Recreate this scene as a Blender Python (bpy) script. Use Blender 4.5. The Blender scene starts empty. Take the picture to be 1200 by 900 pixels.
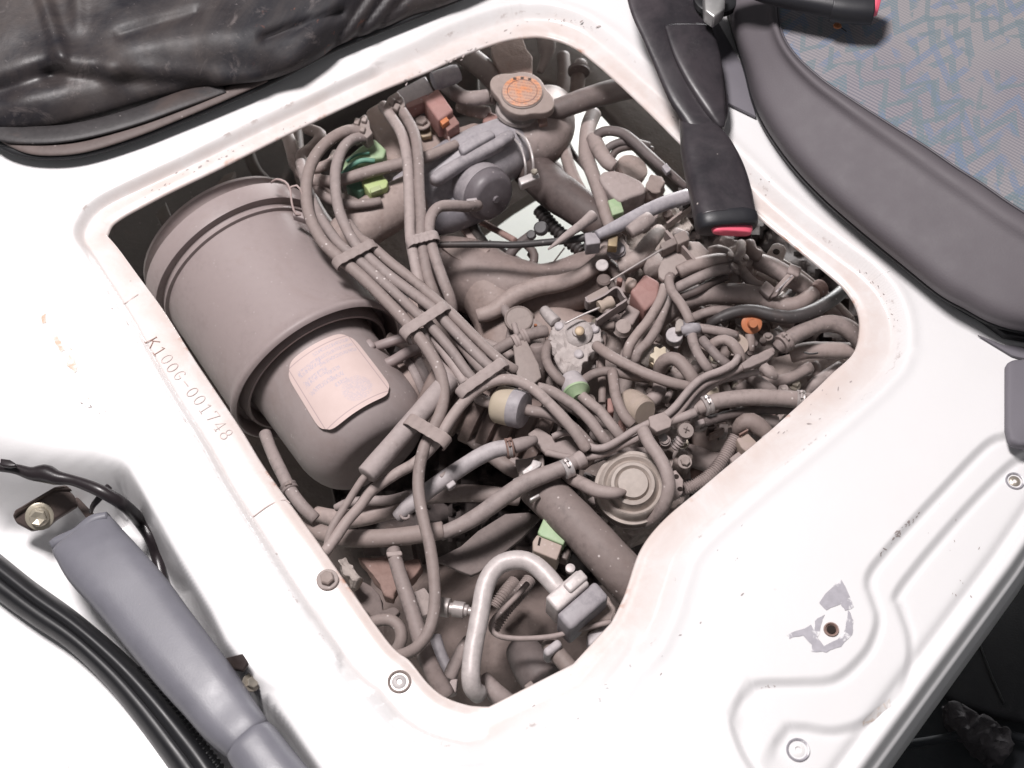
import bpy, bmesh, math, random
import numpy as np
from mathutils import Vector, Matrix, noise
random.seed(7)
C = bpy.context.scene.collection
SC = bpy.context.scene

# ------------------------------------------------------------------ camera
CAM = Vector((0.0, -0.55, 0.95)); TILT = math.atan2(0.55, 0.95); FPX = 1200 * 50 / 36
cam = bpy.data.objects.new('camera', bpy.data.cameras.new('camera')); C.objects.link(cam)
cam.location = CAM; cam.rotation_euler = (TILT, 0, 0)
cam.data.lens = 50; cam.data.sensor_width = 36; cam.data.clip_start = 0.02; cam.data.clip_end = 60
cam.data.dof.use_dof = True; cam.data.dof.focus_distance = 1.12; cam.data.dof.aperture_fstop = 9
SC.camera = cam
# ------------------------------------------------------------------ light
W = bpy.data.worlds.new('World'); SC.world = W; W.use_nodes = True
W.node_tree.nodes['Background'].inputs[0].default_value = (0.97, 0.97, 1.0, 1)
W.node_tree.nodes['Background'].inputs[1].default_value = 0.17

def area(name, loc, target, size, power, col):
    l = bpy.data.lights.new(name, 'AREA'); l.shape = 'SQUARE'; l.size = size; l.energy = power; l.color = col
    o = bpy.data.objects.new(name, l); C.objects.link(o); o.location = loc
    o.rotation_euler = (Vector(target) - Vector(loc)).to_track_quat('-Z', 'Y').to_euler()
    return o
area('bounced_flash', (-0.48, 0.30, 2.10), (0.02, 0, 0), 0.42, 70, (1.0, 0.955, 0.95))
area('added_ground_lamp', (0.55, 1.7, -0.25), (0.12, 0.9, -0.62), 0.5, 42, (1, 1, 1))  # added unseen lamp, only there to brighten the ground behind the gaps
SC.view_settings.view_transform = 'Standard'; SC.view_settings.look = 'None'
SC.view_settings.exposure = 0.0; SC.view_settings.gamma = 1.0
SC.cycles.max_bounces = 6; SC.cycles.use_denoising = True

# ------------------------------------------------------------------ placing
_c, _s = math.cos(TILT), math.sin(TILT)
ZONE = {'0': (0, 0, 1), 'A': (300, 20, 4.615), 'B': (500, 20, 4.615), 'C': (340, 180, 4.615), 'D': (560, 180, 4.615),
        'E': (760, 220, 4.615), 'F': (560, 340, 4.615), 'G': (760, 380, 4.615), 'H': (380, 360, 4.615),
        'I': (300, 500, 4.615), 'J': (540, 500, 4.615), 'K': (400, 640, 4.615), 'L': (560, 640, 4.615),
        'N': (640, 60, 4.5), 'V': (0, 530, 6.0)}
def at(px, py, z):
    """world point seen at photograph position (px, py) on the level z metres"""
    x = (px - 600) / FPX; y = -(py - 450) / FPX
    d = Vector((x, y * _c + _s, y * _s - _c))
    return CAM + d * ((z - CAM.z) / d.z)
def zp(zone, x, y, z):
    ox, oy, s = ZONE[zone]
    return at(ox + x / s, oy + y / s, z / 100.0)
def size(zone, p, r):
    return r / ZONE[zone][2] * ((p - CAM).dot(Vector((0, _s, -_c)))) / FPX

# ------------------------------------------------------------------ materials
MATS = {}
def nd(nt, t, **kw):
    n = nt.nodes.new(t)
    for k, v in kw.items():
        if k.startswith('i_'): n.inputs[int(k[2:]) if k[2:].isdigit() else k[2:]].default_value = v
        else: setattr(n, k, v)
    return n
def ramp(nt, src, stops):
    r = nt.nodes.new('ShaderNodeValToRGB'); e = r.color_ramp.elements
    while len(e) < len(stops): e.new(0.5)
    for k, (p, c) in enumerate(stops):
        e[k].position = p; e[k].color = (*c, 1) if len(c) == 3 else c
    nt.links.new(src, r.inputs[0]); return r.outputs[0]
def mixc(nt, f, a, b):
    m = nt.nodes.new('ShaderNodeMix'); m.data_type = 'RGBA'
    for i, v in ((0, f), (6, a), (7, b)):
        if isinstance(v, (tuple, float, int)): m.inputs[i].default_value = (*v, 1) if isinstance(v, tuple) else v
        else: nt.links.new(v, m.inputs[i])
    return m.outputs[2]
def math_(nt, op, a, b=None, c=None, clamp=False):
    m = nt.nodes.new('ShaderNodeMath'); m.operation = op; m.use_clamp = clamp
    for i, v in ((0, a), (1, b), (2, c)):
        if v is None: continue
        if isinstance(v, (float, int)): m.inputs[i].default_value = v
        else: nt.links.new(v, m.inputs[i])
    return m.outputs[0]
def newmat(name):
    m = bpy.data.materials.new(name); m.use_nodes = True
    nt = m.node_tree; b = nt.nodes['Principled BSDF']
    return m, nt, b
def noise_(nt, co, scale, detail=4, rough=0.6, dist=0.0):
    n = nd(nt, 'ShaderNodeTexNoise'); n.inputs['Scale'].default_value = scale; n.inputs['Detail'].default_value = detail
    n.inputs['Roughness'].default_value = rough; n.inputs['Distortion'].default_value = dist
    nt.links.new(co, n.inputs['Vector']); return n.outputs['Fac']
DUST = (0.355, 0.285, 0.270)
def dusty(name, base, dust=DUST, amt=0.9, rough=0.62, metal=0.0, speck=0.5, bump=0.25, bscale=260, blotch=(0.17, 0.10, 0.075), bl=0.25, vary=1.0, dvar=0.24):
    """a surface of colour base under a film of road dust lying mostly on what faces up"""
    m, nt, b = newmat(name); L = nt.links
    co = nd(nt, 'ShaderNodeTexCoord').outputs['Object']
    geo = nd(nt, 'ShaderNodeNewGeometry'); sep = nd(nt, 'ShaderNodeSeparateXYZ'); L.new(geo.outputs['Normal'], sep.inputs[0])
    up = math_(nt, 'MULTIPLY_ADD', sep.outputs[2], 0.55, 0.5, True)
    n1 = noise_(nt, co, 38, 5, 0.65); n2 = noise_(nt, co, 190, 4, 0.6); n3 = noise_(nt, co, 14, 4, 0.7, 0.6)
    s = math_(nt, 'MULTIPLY_ADD', n1, 1.2, -0.05)
    s = math_(nt, 'ADD', s, math_(nt, 'MULTIPLY_ADD', n2, 0.6, -0.3))
    f = math_(nt, 'MULTIPLY', math_(nt, 'ADD', up, math_(nt, 'MULTIPLY_ADD', s, 1.5, -0.68)), amt, None, True)
    if vary:
        ob = nd(nt, 'ShaderNodeObjectInfo').outputs['Random']
        f = math_(nt, 'MULTIPLY', f, math_(nt, 'MULTIPLY_ADD', math_(nt, 'FRACT', math_(nt, 'MULTIPLY', ob, 13.7)), -0.38 * vary, 1.0 + 0.06 * vary), None, True)
    dv = mixc(nt, n2, tuple(c * (1 - dvar) for c in dust), tuple(min(1, c * (1 + dvar * .8)) for c in dust))
    col = mixc(nt, f, base, dv)
    bf = ramp(nt, n3, [(0.52, (0, 0, 0)), (0.72, (bl, bl, bl))])
    col = mixc(nt, bf, col, blotch)
    if vary:
        oi = nd(nt, 'ShaderNodeObjectInfo').outputs['Random']
        col = mixc(nt, ramp(nt, oi, [(0, (0,) * 3), (1, (1,) * 3)]), mixc(nt, 0.30 * vary, col, (0.06, 0.045, 0.045)), mixc(nt, 0.10 * vary, col, (0.62, 0.56, 0.56)))
        r2 = math_(nt, 'FRACT', math_(nt, 'MULTIPLY', oi, 7.31))
        col = mixc(nt, math_(nt, 'MULTIPLY', r2, 0.30 * vary), col, (0.20, 0.135, 0.105))
    if speck:
        v = nd(nt, 'ShaderNodeTexVoronoi'); v.inputs['Scale'].default_value = 150; L.new(co, v.inputs['Vector'])
        vs = ramp(nt, v.outputs['Distance'], [(0.09, (1, 1, 1)), (0.17, (0, 0, 0))])
        g = ramp(nt, noise_(nt, co, 60, 2), [(0.48, (0, 0, 0)), (0.58, (1, 1, 1))])
        sf = math_(nt, 'MULTIPLY', math_(nt, 'MULTIPLY', vs, g), speck)
        col = mixc(nt, sf, col, (0.62, 0.56, 0.54))
    L.new(col, b.inputs['Base Color'])
    b.inputs['Roughness'].default_value = rough; b.inputs['Metallic'].default_value = metal
    b.inputs['Specular IOR Level'].default_value = 0.35
    if bump:
        bp = nd(nt, 'ShaderNodeBump'); bp.inputs['Strength'].default_value = bump; bp.inputs['Distance'].default_value = 0.0008
        h = math_(nt, 'ADD', noise_(nt, co, bscale, 5, 0.65), math_(nt, 'MULTIPLY', noise_(nt, co, 45, 3), 1.4))
        L.new(h, bp.inputs['Height']); L.new(bp.outputs[0], b.inputs['Normal'])
    MATS[name] = m; return m
dusty('hose', (0.042, 0.036, 0.037), (0.365, 0.300, 0.285), 1.0, speck=0.85)
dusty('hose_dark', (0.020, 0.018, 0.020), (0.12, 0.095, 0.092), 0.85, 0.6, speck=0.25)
dusty('hose_black', (0.010, 0.010, 0.011), (0.060, 0.055, 0.058), 0.4, 0.5, speck=0.2, vary=0.2)
dusty('hose_pale', (0.24, 0.23, 0.245), (0.48, 0.44, 0.45), 0.95, 0.55, vary=0.3)
dusty('strap', (0.13, 0.11, 0.11), (0.401, 0.336, 0.325), 1.0, 0.65, speck=0.2)
dusty('can', (0.235, 0.192, 0.190), (0.30, 0.247, 0.243), 1.0, 0.5, speck=0.16, bump=0.0, bl=0.22, vary=0, dvar=0.06)
dusty('cup', (0.24, 0.200, 0.197), (0.31, 0.262, 0.257), 1.0, 0.48, speck=0.35, bump=0.0, bl=0.22, vary=0, dvar=0.06)
dusty('cast', (0.10, 0.082, 0.078), (0.40, 0.335, 0.315), 1.0, 0.75, speck=0.4, bump=0.9, bscale=140, bl=0.35)
dusty('manifold', (0.15, 0.11, 0.10), (0.385, 0.305, 0.282), 0.95, 0.6, speck=0.3, bump=0.5, bscale=90, blotch=(0.30, 0.18, 0.13), bl=0.5)
dusty('crust', (0.22, 0.19, 0.17), (0.454, 0.400, 0.367), 1.0, 0.9, speck=0.8, bump=2.2, bscale=160, blotch=(0.32, 0.2, 0.12), bl=0.6)
dusty('alloy', (0.20, 0.18, 0.18), (0.52, 0.475, 0.465), 0.9, 0.6, speck=0.5, bump=1.3, bscale=170, blotch=(0.36, 0.30, 0.28), bl=0.5)
dusty('plate', (0.16, 0.13, 0.12), (0.35, 0.29, 0.268), 1.0, 0.6, speck=0.3, bump=0.4)
dusty('pale_pipe', (0.38, 0.34, 0.34), (0.56, 0.505, 0.495), 0.9, 0.45, metal=0.1, speck=0.8, bump=0.35, blotch=(0.3, 0.24, 0.22), vary=0.2)
dusty('bright', (0.55, 0.52, 0.52), (0.62, 0.57, 0.56), 0.6, 0.4, 0.35, bump=0.3)
dusty('rust', (0.18, 0.085, 0.065), (0.315, 0.205, 0.18), 0.7, 0.85, bump=1.2, bscale=150)
dusty('redbrown', (0.30, 0.105, 0.09), (0.37, 0.205, 0.185), 0.8, 0.7, bump=0.3, bl=0.1)
dusty('bluegrey', (0.12, 0.12, 0.15), (0.36, 0.335, 0.355), 0.9, 0.5, speck=0.3, bump=0.1, bl=0.05, vary=0.4)
dusty('cream', (0.68, 0.60, 0.44), (0.60, 0.50, 0.42), 0.55, 0.5, speck=0.2, bump=0.1, bl=0.15, blotch=(0.4, 0.32, 0.2))
dusty('cream_dirty', (0.50, 0.42, 0.32), (0.46, 0.36, 0.32), 0.8, 0.6, speck=0.3, bump=0.3)
dusty('brass', (0.42, 0.30, 0.12), (0.42, 0.34, 0.25), 0.7, 0.5, 0.3)
dusty('zinc', (0.40, 0.37, 0.30), (0.42, 0.37, 0.32), 0.5, 0.4, 0.6, bump=0.4)
dusty('green', (0.02, 0.30, 0.19), (0.20, 0.25, 0.21), 0.35, 0.5, bump=0.05)
dusty('lime', (0.50, 0.66, 0.22), (0.46, 0.50, 0.32), 0.5, 0.5, bump=0.05)
dusty('paleg', (0.26, 0.44, 0.22), (0.36, 0.45, 0.29), 0.7, 0.5, bump=0.05, vary=0.2)
dusty('orange', (0.80, 0.20, 0.03), (0.6, 0.28, 0.14), 0.4, 0.45, bump=0.05, speck=0.1)
dusty('orange_clip', (0.75, 0.20, 0.05), (0.6, 0.25, 0.12), 0.4, 0.4, bump=0.05, speck=0.1, bl=0)
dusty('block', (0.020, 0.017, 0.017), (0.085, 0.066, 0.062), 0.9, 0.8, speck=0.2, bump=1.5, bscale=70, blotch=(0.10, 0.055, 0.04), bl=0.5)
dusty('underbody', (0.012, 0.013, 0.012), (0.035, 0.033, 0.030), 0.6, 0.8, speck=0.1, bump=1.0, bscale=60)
dusty('dusty_rust', (0.16, 0.10, 0.085), (0.34, 0.27, 0.25), 0.95, 0.85, speck=0.5, bump=1.6, bscale=120, blotch=(0.26, 0.11, 0.075), bl=0.75)
dusty('bluegrey_dark', (0.075, 0.078, 0.10), (0.225, 0.215, 0.24), 0.8, 0.42, speck=0.4, bump=0.1, bl=0.05)
dusty('tan_disc', (0.30, 0.26, 0.23), (0.44, 0.38, 0.345), 1.0, 0.6, speck=0.4, bump=0.15, vary=0.2)
dusty('bellows', (0.07, 0.05, 0.045), (0.25, 0.185, 0.168), 0.95, 0.65, speck=0.2)
dusty('wire', (0.30, 0.2, 0.19), (0.5, 0.4, 0.38), 0.7, 0.5, bump=0)
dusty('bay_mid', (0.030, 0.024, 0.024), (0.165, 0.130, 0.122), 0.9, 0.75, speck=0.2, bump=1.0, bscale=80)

def plain(name, col, rough=0.5, metal=0.0, bump=0.0, bscale=200, var=0.12, spec=0.5):
    m, nt, b = newmat(name); co = nd(nt, 'ShaderNodeTexCoord').outputs['Object']
    c = mixc(nt, noise_(nt, co, 30, 5, 0.65), tuple(x * (1 - var) for x in col), tuple(min(1, x * (1 + var)) for x in col))
    nt.links.new(c, b.inputs['Base Color']); b.inputs['Metallic'].default_value = metal
    r = math_(nt, 'MULTIPLY_ADD', noise_(nt, co, 60, 4), 0.25, rough - 0.125); nt.links.new(r, b.inputs['Roughness'])
    b.inputs['Specular IOR Level'].default_value = spec
    if bump:
        bp = nd(nt, 'ShaderNodeBump'); bp.inputs['Strength'].default_value = bump; bp.inputs['Distance'].default_value = 0.0006
        nt.links.new(noise_(nt, co, bscale, 4), bp.inputs['Height']); nt.links.new(bp.outputs[0], b.inputs['Normal'])
    MATS[name] = m; return m
def torn(name, under, over, scale, lo, hi, rough=0.45, metal=0.3):
    """bare or stained metal showing through torn paint"""
    m, nt, b = newmat(name); co = nd(nt, 'ShaderNodeTexCoord').outputs['Object']
    f = ramp(nt, noise_(nt, co, scale, 6, 0.7, 0.6), [(lo, (0,) * 3), (hi, (1,) * 3)])
    u = mixc(nt, noise_(nt, co, scale * 3, 4), tuple(x * .7 for x in under), tuple(min(1, x * 1.2) for x in under))
    nt.links.new(mixc(nt, f, over, u), b.inputs['Base Color']); b.inputs['Roughness'].default_value = rough
    nt.links.new(math_(nt, 'MULTIPLY', f, metal), b.inputs['Metallic']); MATS[name] = m
plain('lever_grey', (0.16, 0.158, 0.182), 0.42, bump=0.15, bscale=900, var=0.18)
plain('black_rubber', (0.012, 0.012, 0.014), 0.42, bump=0.1)
plain('black_plastic', (0.018, 0.018, 0.022), 0.45, bump=0.1, bscale=600)
plain('red_button', (0.82, 0.13, 0.20), 0.4)
plain('vinyl', (0.108, 0.095, 0.105), 0.68, bump=0.25, bscale=700, var=0.10)
plain('piping', (0.075, 0.068, 0.08), 0.5)
plain('grey_trim', (0.15, 0.14, 0.16), 0.7, bump=0.2, bscale=900)
plain('steel', (0.62, 0.61, 0.60), 0.35, 0.8, bump=0.2)
plain('zincbolt', (0.52, 0.47, 0.38), 0.4, 0.6, bump=0.3)
plain('brown_metal', (0.10, 0.075, 0.068), 0.45, 0.3, bump=0.4, var=0.4)
plain('blackcable', (0.02, 0.015, 0.017), 0.35, bump=0.4, bscale=90, var=0.5)
plain('footwell', (0.010, 0.012, 0.016), 0.8, bump=0.3)
plain('mat_black', (0.018, 0.018, 0.021), 0.75, bump=0.5, bscale=500)
plain('dark_sock', (0.04, 0.036, 0.040), 0.9, bump=1.5, bscale=160, var=0.6)
torn('bare_metal', (0.40, 0.385, 0.42), (0.73, 0.72, 0.73), 60, 0.40, 0.46)
plain('ink', (0.52, 0.43, 0.41), 0.6)
plain('ink_dark', (0.36, 0.22, 0.18), 0.6)
torn('stain', (0.60, 0.44, 0.33), (0.73, 0.71, 0.70), 70, 0.44, 0.62, .6, 0)
plain('screw_grey', (0.52, 0.49, 0.485), 0.4, 0.2, bump=0.4, var=0.3)
plain('ink_faint', (0.60, 0.52, 0.50), 0.6)
plain('white_plain', (0.78, 0.77, 0.765), 0.35)
plain('chip', (0.34, 0.29, 0.28), 0.7, var=0.4)
plain('ground', (0.78, 0.79, 0.74), 0.8, bump=0.2, bscale=20, var=0.08)
plain('clear_glue', (0.5, 0.4, 0.2), 0.3)
plain('hole_dark', (0.02, 0.012, 0.010), 0.9)

# ------------------------------------------------------------------ objects
def tag(o, label=None, cat=None, group=None, kind=None):
    if label: o['label'] = label
    if cat: o['category'] = cat
    if group: o['group'] = group
    if kind: o['kind'] = kind
    return o
def link(name, me, mat, parent=None, smooth=True):
    o = bpy.data.objects.new(name, me); C.objects.link(o)
    if mat: me.materials.append(MATS[mat] if isinstance(mat, str) else mat)
    if smooth: me.polygons.foreach_set('use_smooth', [True] * len(me.polygons))
    if parent: o.parent = parent; o.matrix_parent_inverse = parent.matrix_world.inverted() if False else Matrix.Identity(4)
    return o
def mesh(name, V, F, mat, parent=None, smooth=True, origin=None):
    """parts are stored round their thing's origin, things round their own centre"""
    V = [Vector(v) for v in V]
    if parent is not None: org = base_of(parent); 
    else: org = origin if origin is not None else sum(V, Vector()) / len(V)
    if origin is not None and parent is not None: pass
    me = bpy.data.meshes.new(name); me.from_pydata([tuple(v - org) for v in V], [], F); me.update()
    o = link(name, me, mat, parent, smooth)
    if parent is None: o.location = org
    return o
def base_of(o):
    b = Vector((0, 0, 0))
    while o is not None: b = b + o.location; o = o.parent
    return b
def thing(name, loc, label, cat, group=None):
    o = bpy.data.objects.new(name, None); C.objects.link(o); o.location = loc; o.empty_display_size = 0.02
    return tag(o, label, cat, group)
def crease(o, deg=40):
    me = o.data
    bm = bmesh.new(); bm.from_mesh(me); bmesh.ops.recalc_face_normals(bm, faces=bm.faces)
    for e in bm.edges: e.smooth = not (len(e.link_faces) == 2 and e.calc_face_angle(0) > math.radians(deg))
    bm.to_mesh(me); bm.free(); return o

def spline(P, n):
    """Catmull-Rom through P (arrays), n samples evenly along it"""
    P = np.array(P, float)
    if len(P) == 2: t = np.linspace(0, 1, n)[:, None]; return P[0] * (1 - t) + P[1] * t
    Q = np.vstack([2 * P[0] - P[1], P, 2 * P[-1] - P[-2]]); out = []
    for i in range(1, len(Q) - 2):
        p0, p1, p2, p3 = Q[i - 1:i + 3]
        for t in np.linspace(0, 1, 16, endpoint=False):
            out.append(0.5 * (2 * p1 + (p2 - p0) * t + (2 * p0 - 5 * p1 + 4 * p2 - p3) * t * t + (3 * p1 - p0 - 3 * p2 + p3) * t ** 3))
    out.append(Q[-2]); out = np.array(out)
    d = np.r_[0, np.cumsum(np.linalg.norm(np.diff(out[:, :3], axis=0), axis=1))]
    s = np.linspace(0, d[-1], n)
    return np.stack([np.interp(s, d, out[:, k]) for k in range(out.shape[1])], 1)
def sweep(pts, rad, seg=14, caps=True, flat=None, up=None, power=2.0):
    """rings round a path; flat = list of (half width) with rad the half thickness"""
    n = len(pts); V = []; F = []
    pts = [Vector(p[:3]) for p in pts]
    tan = [(pts[min(i + 1, n - 1)] - pts[max(i - 1, 0)]).normalized() for i in range(n)]
    ref = Vector(up) if up else Vector((0, 0, 1))
    if up is None and abs(tan[0].dot(ref)) > 0.9: ref = Vector((0, 1, 0))
    nor = (ref - tan[0] * ref.dot(tan[0])).normalized()
    for i in range(n):
        if up is not None: nor = (Vector(up) - tan[i] * Vector(up).dot(tan[i])).normalized()
        elif i: nor = (nor - tan[i] * nor.dot(tan[i])).normalized()
        bi = tan[i].cross(nor)
        for k in range(seg):
            a = 2 * math.pi * k / seg; ca, sa = math.cos(a), math.sin(a)
            if power != 2.0:
                ca = math.copysign(abs(ca) ** (2 / power), ca); sa = math.copysign(abs(sa) ** (2 / power), sa)
            w = flat[i] if flat is not None else rad[i]
            V.append(pts[i] + nor * (ca * rad[i]) + bi * (sa * w))
    for i in range(n - 1):
        for k in range(seg):
            a, b = i * seg + k, i * seg + (k + 1) % seg
            F.append((a, b, b + seg, a + seg))
    if caps:
        for e, s in ((0, -1), (n - 1, 1)):
            c = len(V); V.append(pts[e] + tan[e] * (0.0))
            for k in range(seg):
                a, b = e * seg + k, e * seg + (k + 1) % seg
                F.append((a, c, b) if s < 0 else (a, b, c))
    return V, F
def tube(name, zone, P, r, mat='hose', label=None, cat='hose', parent=None, z=-8, seg=14, ribs=0, group=None, capr=True, rib_depth=0.14):
    """P: (x, y[, z cm]) in the zone's pixels; r a radius or one per point, same pixels"""
    last = z; Q = []
    for i, p in enumerate(P):
        if len(p) > 2: last = p[2]
        w = zp(zone, p[0], p[1], last); rr = r if not isinstance(r, (list, tuple)) else r[i]
        Q.append((*w, size(zone, w, rr)))
    L = sum((Vector(Q[i][:3]) - Vector(Q[i + 1][:3])).length for i in range(len(Q) - 1))
    n = max(6, min(140, int(L / 0.0035)))
    if ribs: n = ribs * 6 + 1
    S = spline(Q, n); rad = list(S[:, 3])
    if ribs:
        rad = [q * (1 + rib_depth * (1 if (i % 6) in (1, 2, 3) else -1) * (0.6 if (i % 6) in (1, 3, 4, 0) else 1)) for i, q in enumerate(rad)]
    else:
        rad = [q * (1 + 0.035 * noise.noise(Vector(S[i, :3]) * 60)) for i, q in enumerate(rad)]
    pts = [Vector(s) for s in S[:, :3]]
    if capr and not ribs:   # rounded lip at both ends
        t0 = (pts[0] - pts[1]).normalized(); t1 = (pts[-1] - pts[-2]).normalized()
        pts = [pts[0] + t0 * rad[0] * 0.12] + pts + [pts[-1] + t1 * rad[-1] * 0.12]; rad = [rad[0] * 0.86] + rad + [rad[-1] * 0.86]
    V, F = sweep(pts, rad, seg)
    o = mesh(name, V, F, mat, parent)
    if parent is None: tag(o, label, cat, group)
    return o
def lathe(name, p0, p1, prof, mat, parent=None, seg=40, label=None, cat=None, group=None, sharp=35):
    """prof: (distance along p0->p1 in metres, radius in metres)"""
    p0, p1 = Vector(p0), Vector(p1); ax = (p1 - p0).normalized()
    u = ax.orthogonal().normalized(); w = ax.cross(u); V = []; F = []
    for t, r in prof:
        for k in range(seg):
            a = 2 * math.pi * k / seg
            V.append(p0 + ax * t + (u * math.cos(a) + w * math.sin(a)) * max(r, 1e-5))
    for i in range(len(prof) - 1):
        for k in range(seg):
            a, b = i * seg + k, i * seg + (k + 1) % seg; F.append((a, b, b + seg, a + seg))
    F.append(tuple(range(seg))[::-1]); F.append(tuple(range((len(prof) - 1) * seg, len(prof) * seg)))
    o = mesh(name, V, F, mat, parent); crease(o, sharp)
    if parent is None: tag(o, label, cat, group)
    return o
def disc(name, zone, x, y, z, r, prof, mat, tilt=None, parent=None, seg=32, label=None, cat=None, group=None, hexa=False):
    """a turned piece standing on (x, y, z) with its axis up (or along tilt); prof in units of r: (height, radius)"""
    p = zp(zone, x, y, z); R = size(zone, p, r); d = Vector(tilt).normalized() if tilt else Vector((0, 0, 1))
    return lathe(name, p, p + d, [(h * R, q * R) for h, q in prof], mat, parent, 6 if hexa else seg, label, cat, group)
def prism(name, zone, pts, z, thick, mat, label=None, cat=None, parent=None, bev=0.0012, group=None, hole=None, dirn=None, rough=0.0):
    """outline (x, y[, z cm]) in pixels, its face on level z cm, thick cm deep"""
    T = [zp(zone, p[0], p[1], p[2] if len(p) > 2 else z) for p in pts]
    d = Vector(dirn) if dirn else Vector((0, 0, -1)); d = d.normalized() * thick / 100
    n = len(T); V = T + [t + d for t in T]
    F = [tuple(range(n)), tuple(range(2 * n - 1, n - 1, -1))] + [(i, i + n, (i + 1) % n + n, (i + 1) % n) for i in range(n)]
    me = bpy.data.meshes.new(name); org = base_of(parent) if parent is not None else sum(T, Vector()) / n
    me.from_pydata([tuple(v - org) for v in V], [], F)
    bm = bmesh.new(); bm.from_mesh(me); bmesh.ops.recalc_face_normals(bm, faces=bm.faces)
    el = sorted(e.calc_length() for e in bm.edges)
    if bev: bmesh.ops.bevel(bm, geom=list(bm.edges), offset=min(bev, thick / 100 * 0.4, el[0] * 0.42 if n <= 5 else el[len(el) // 4] * 0.45), segments=3, profile=0.5, affect='EDGES', clamp_overlap=True)
    if rough:
        bmesh.ops.triangulate(bm, faces=bm.faces); bmesh.ops.subdivide_edges(bm, edges=bm.edges, cuts=3, use_grid_fill=True)
        bmesh.ops.subdivide_edges(bm, edges=[e for e in bm.edges if e.calc_length() > 0.004], cuts=1)
        for v in bm.verts:
            q = v.co + org; v.co += Vector((noise.noise(q * 150), noise.noise(q * 150 + Vector((9, 0, 0))), noise.noise(q * 150 + Vector((0, 9, 0))))) * rough + v.normal * noise.noise(q * 50) * rough
    bm.to_mesh(me); bm.free()
    o = link(name, me, mat, parent); crease(o, 32 if not rough else 25)
    if parent is None: o.location = org; tag(o, label, cat, group)
    return o
def rect(cx, cy, w, h, ang):
    a = math.radians(ang); c, s = math.cos(a), math.sin(a)
    return [(cx + x * c - y * s, cy + x * s + y * c) for x, y in ((-w / 2, -h / 2), (w / 2, -h / 2), (w / 2, h / 2), (-w / 2, h / 2))]
def box(name, zone, cx, cy, z, w, h, thick, ang, mat, label=None, cat=None, parent=None, bev=0.0012, group=None, dz=0, dirn=None, rough=0.0):
    R = rect(cx, cy, w, h, ang)
    if dz: R = [(R[0][0], R[0][1], z), (R[1][0], R[1][1], z + dz), (R[2][0], R[2][1], z + dz), (R[3][0], R[3][1], z)]
    return prism(name, zone, R, z, thick, mat, label, cat, parent, bev, group, dirn=dirn, rough=rough)
def strip(name, zone, P, z, thick_px, height, mat, label=None, cat=None, parent=None, group=None):
    """a sheet-metal band standing on edge along a path"""
    Q = [zp(zone, p[0], p[1], p[2] if len(p) > 2 else z) for p in P]; h = Vector((0, 0, -height / 100)); V = []; F = []
    S = spline([tuple(q) for q in Q], max(8, len(Q) * 6)) if len(Q) > 2 else np.array([tuple(q) for q in Q])
    Q = [Vector(s) for s in S]; n = len(Q)
    for i, q in enumerate(Q):
        t = (Q[min(i + 1, n - 1)] - Q[max(i - 1, 0)]).normalized(); b = t.cross(Vector((0, 0, 1))).normalized() * size(zone, q, thick_px) / 2
        V += [q + b, q - b, q - b + h, q + b + h]
    for i in range(n - 1):
        for k in range(4): F.append((i * 4 + k, i * 4 + (k + 1) % 4, i * 4 + 4 + (k + 1) % 4, i * 4 + 4 + k))
    F += [(3, 2, 1, 0), (n * 4 - 4, n * 4 - 3, n * 4 - 2, n * 4 - 1)]
    o = mesh(name, V, F, mat, parent); crease(o, 30)
    if parent is None: tag(o, label, cat, group)
    return o
def band(zone, x, y, z, dx, dy, r, width, mat, parent, name='hose_clamp', screw=True, dz=0):
    """worm or spring clamp: a ring round a hose running along (dx, dy) px"""
    p = zp(zone, x, y, z); q = zp(zone, x + dx, y + dy, z + dz); ax = (q - p).normalized()
    R = size(zone, p, r); w = size(zone, p, width)
    o = lathe(name, p - ax * w / 2, p + ax, [(0, R * 0.9), (0, R * 1.06), (w * 0.1, R * 1.12), (w * 0.42, R * 1.09), (w * 0.5, R * 1.03), (w * 0.58, R * 1.09), (w * 0.9, R * 1.12), (w, R * 1.06), (w, R * 0.9)], mat, parent, 24)
    if screw:
        side = ax.cross(Vector((0, 0, 1))).normalized(); c = p + Vector((0, 0, 1)) * R * 1.15
        lathe('screw', c - side * R * 0.45, c + side, [(0, R * .16), (0, R * .3), (R * .3, R * .3), (R * .3, R * .16), (R * .9, R * .16)], mat, parent, 8)
    return o
def bolt(name, zone, x, y, z, r, mat='plate', tilt=None, parent=None, label=None, cat='bolt', group=None, washer=True):
    p = zp(zone, x, y, z); R = size(zone, p, r); d = Vector(tilt).normalized() if tilt else Vector((0, 0, 1))
    if parent is None: parent = None; t = thing(name, p, label, cat, group); par = t
    else: par = parent; t = None
    if washer: lathe('washer', p, p + d, [(0, R), (R * .14, R), (R * .22, R * .94), (R * .22, R * .2)], mat, par, 28)
    lathe('hex_head' if washer or t else 'bolt', p + d * R * .2, p + d, [(0, R * .66), (R * .42, R * .66), (R * .52, R * .56), (R * .50, R * .3), (R * .46, R * .05)], mat, par, 6, sharp=20)
    return t
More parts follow.
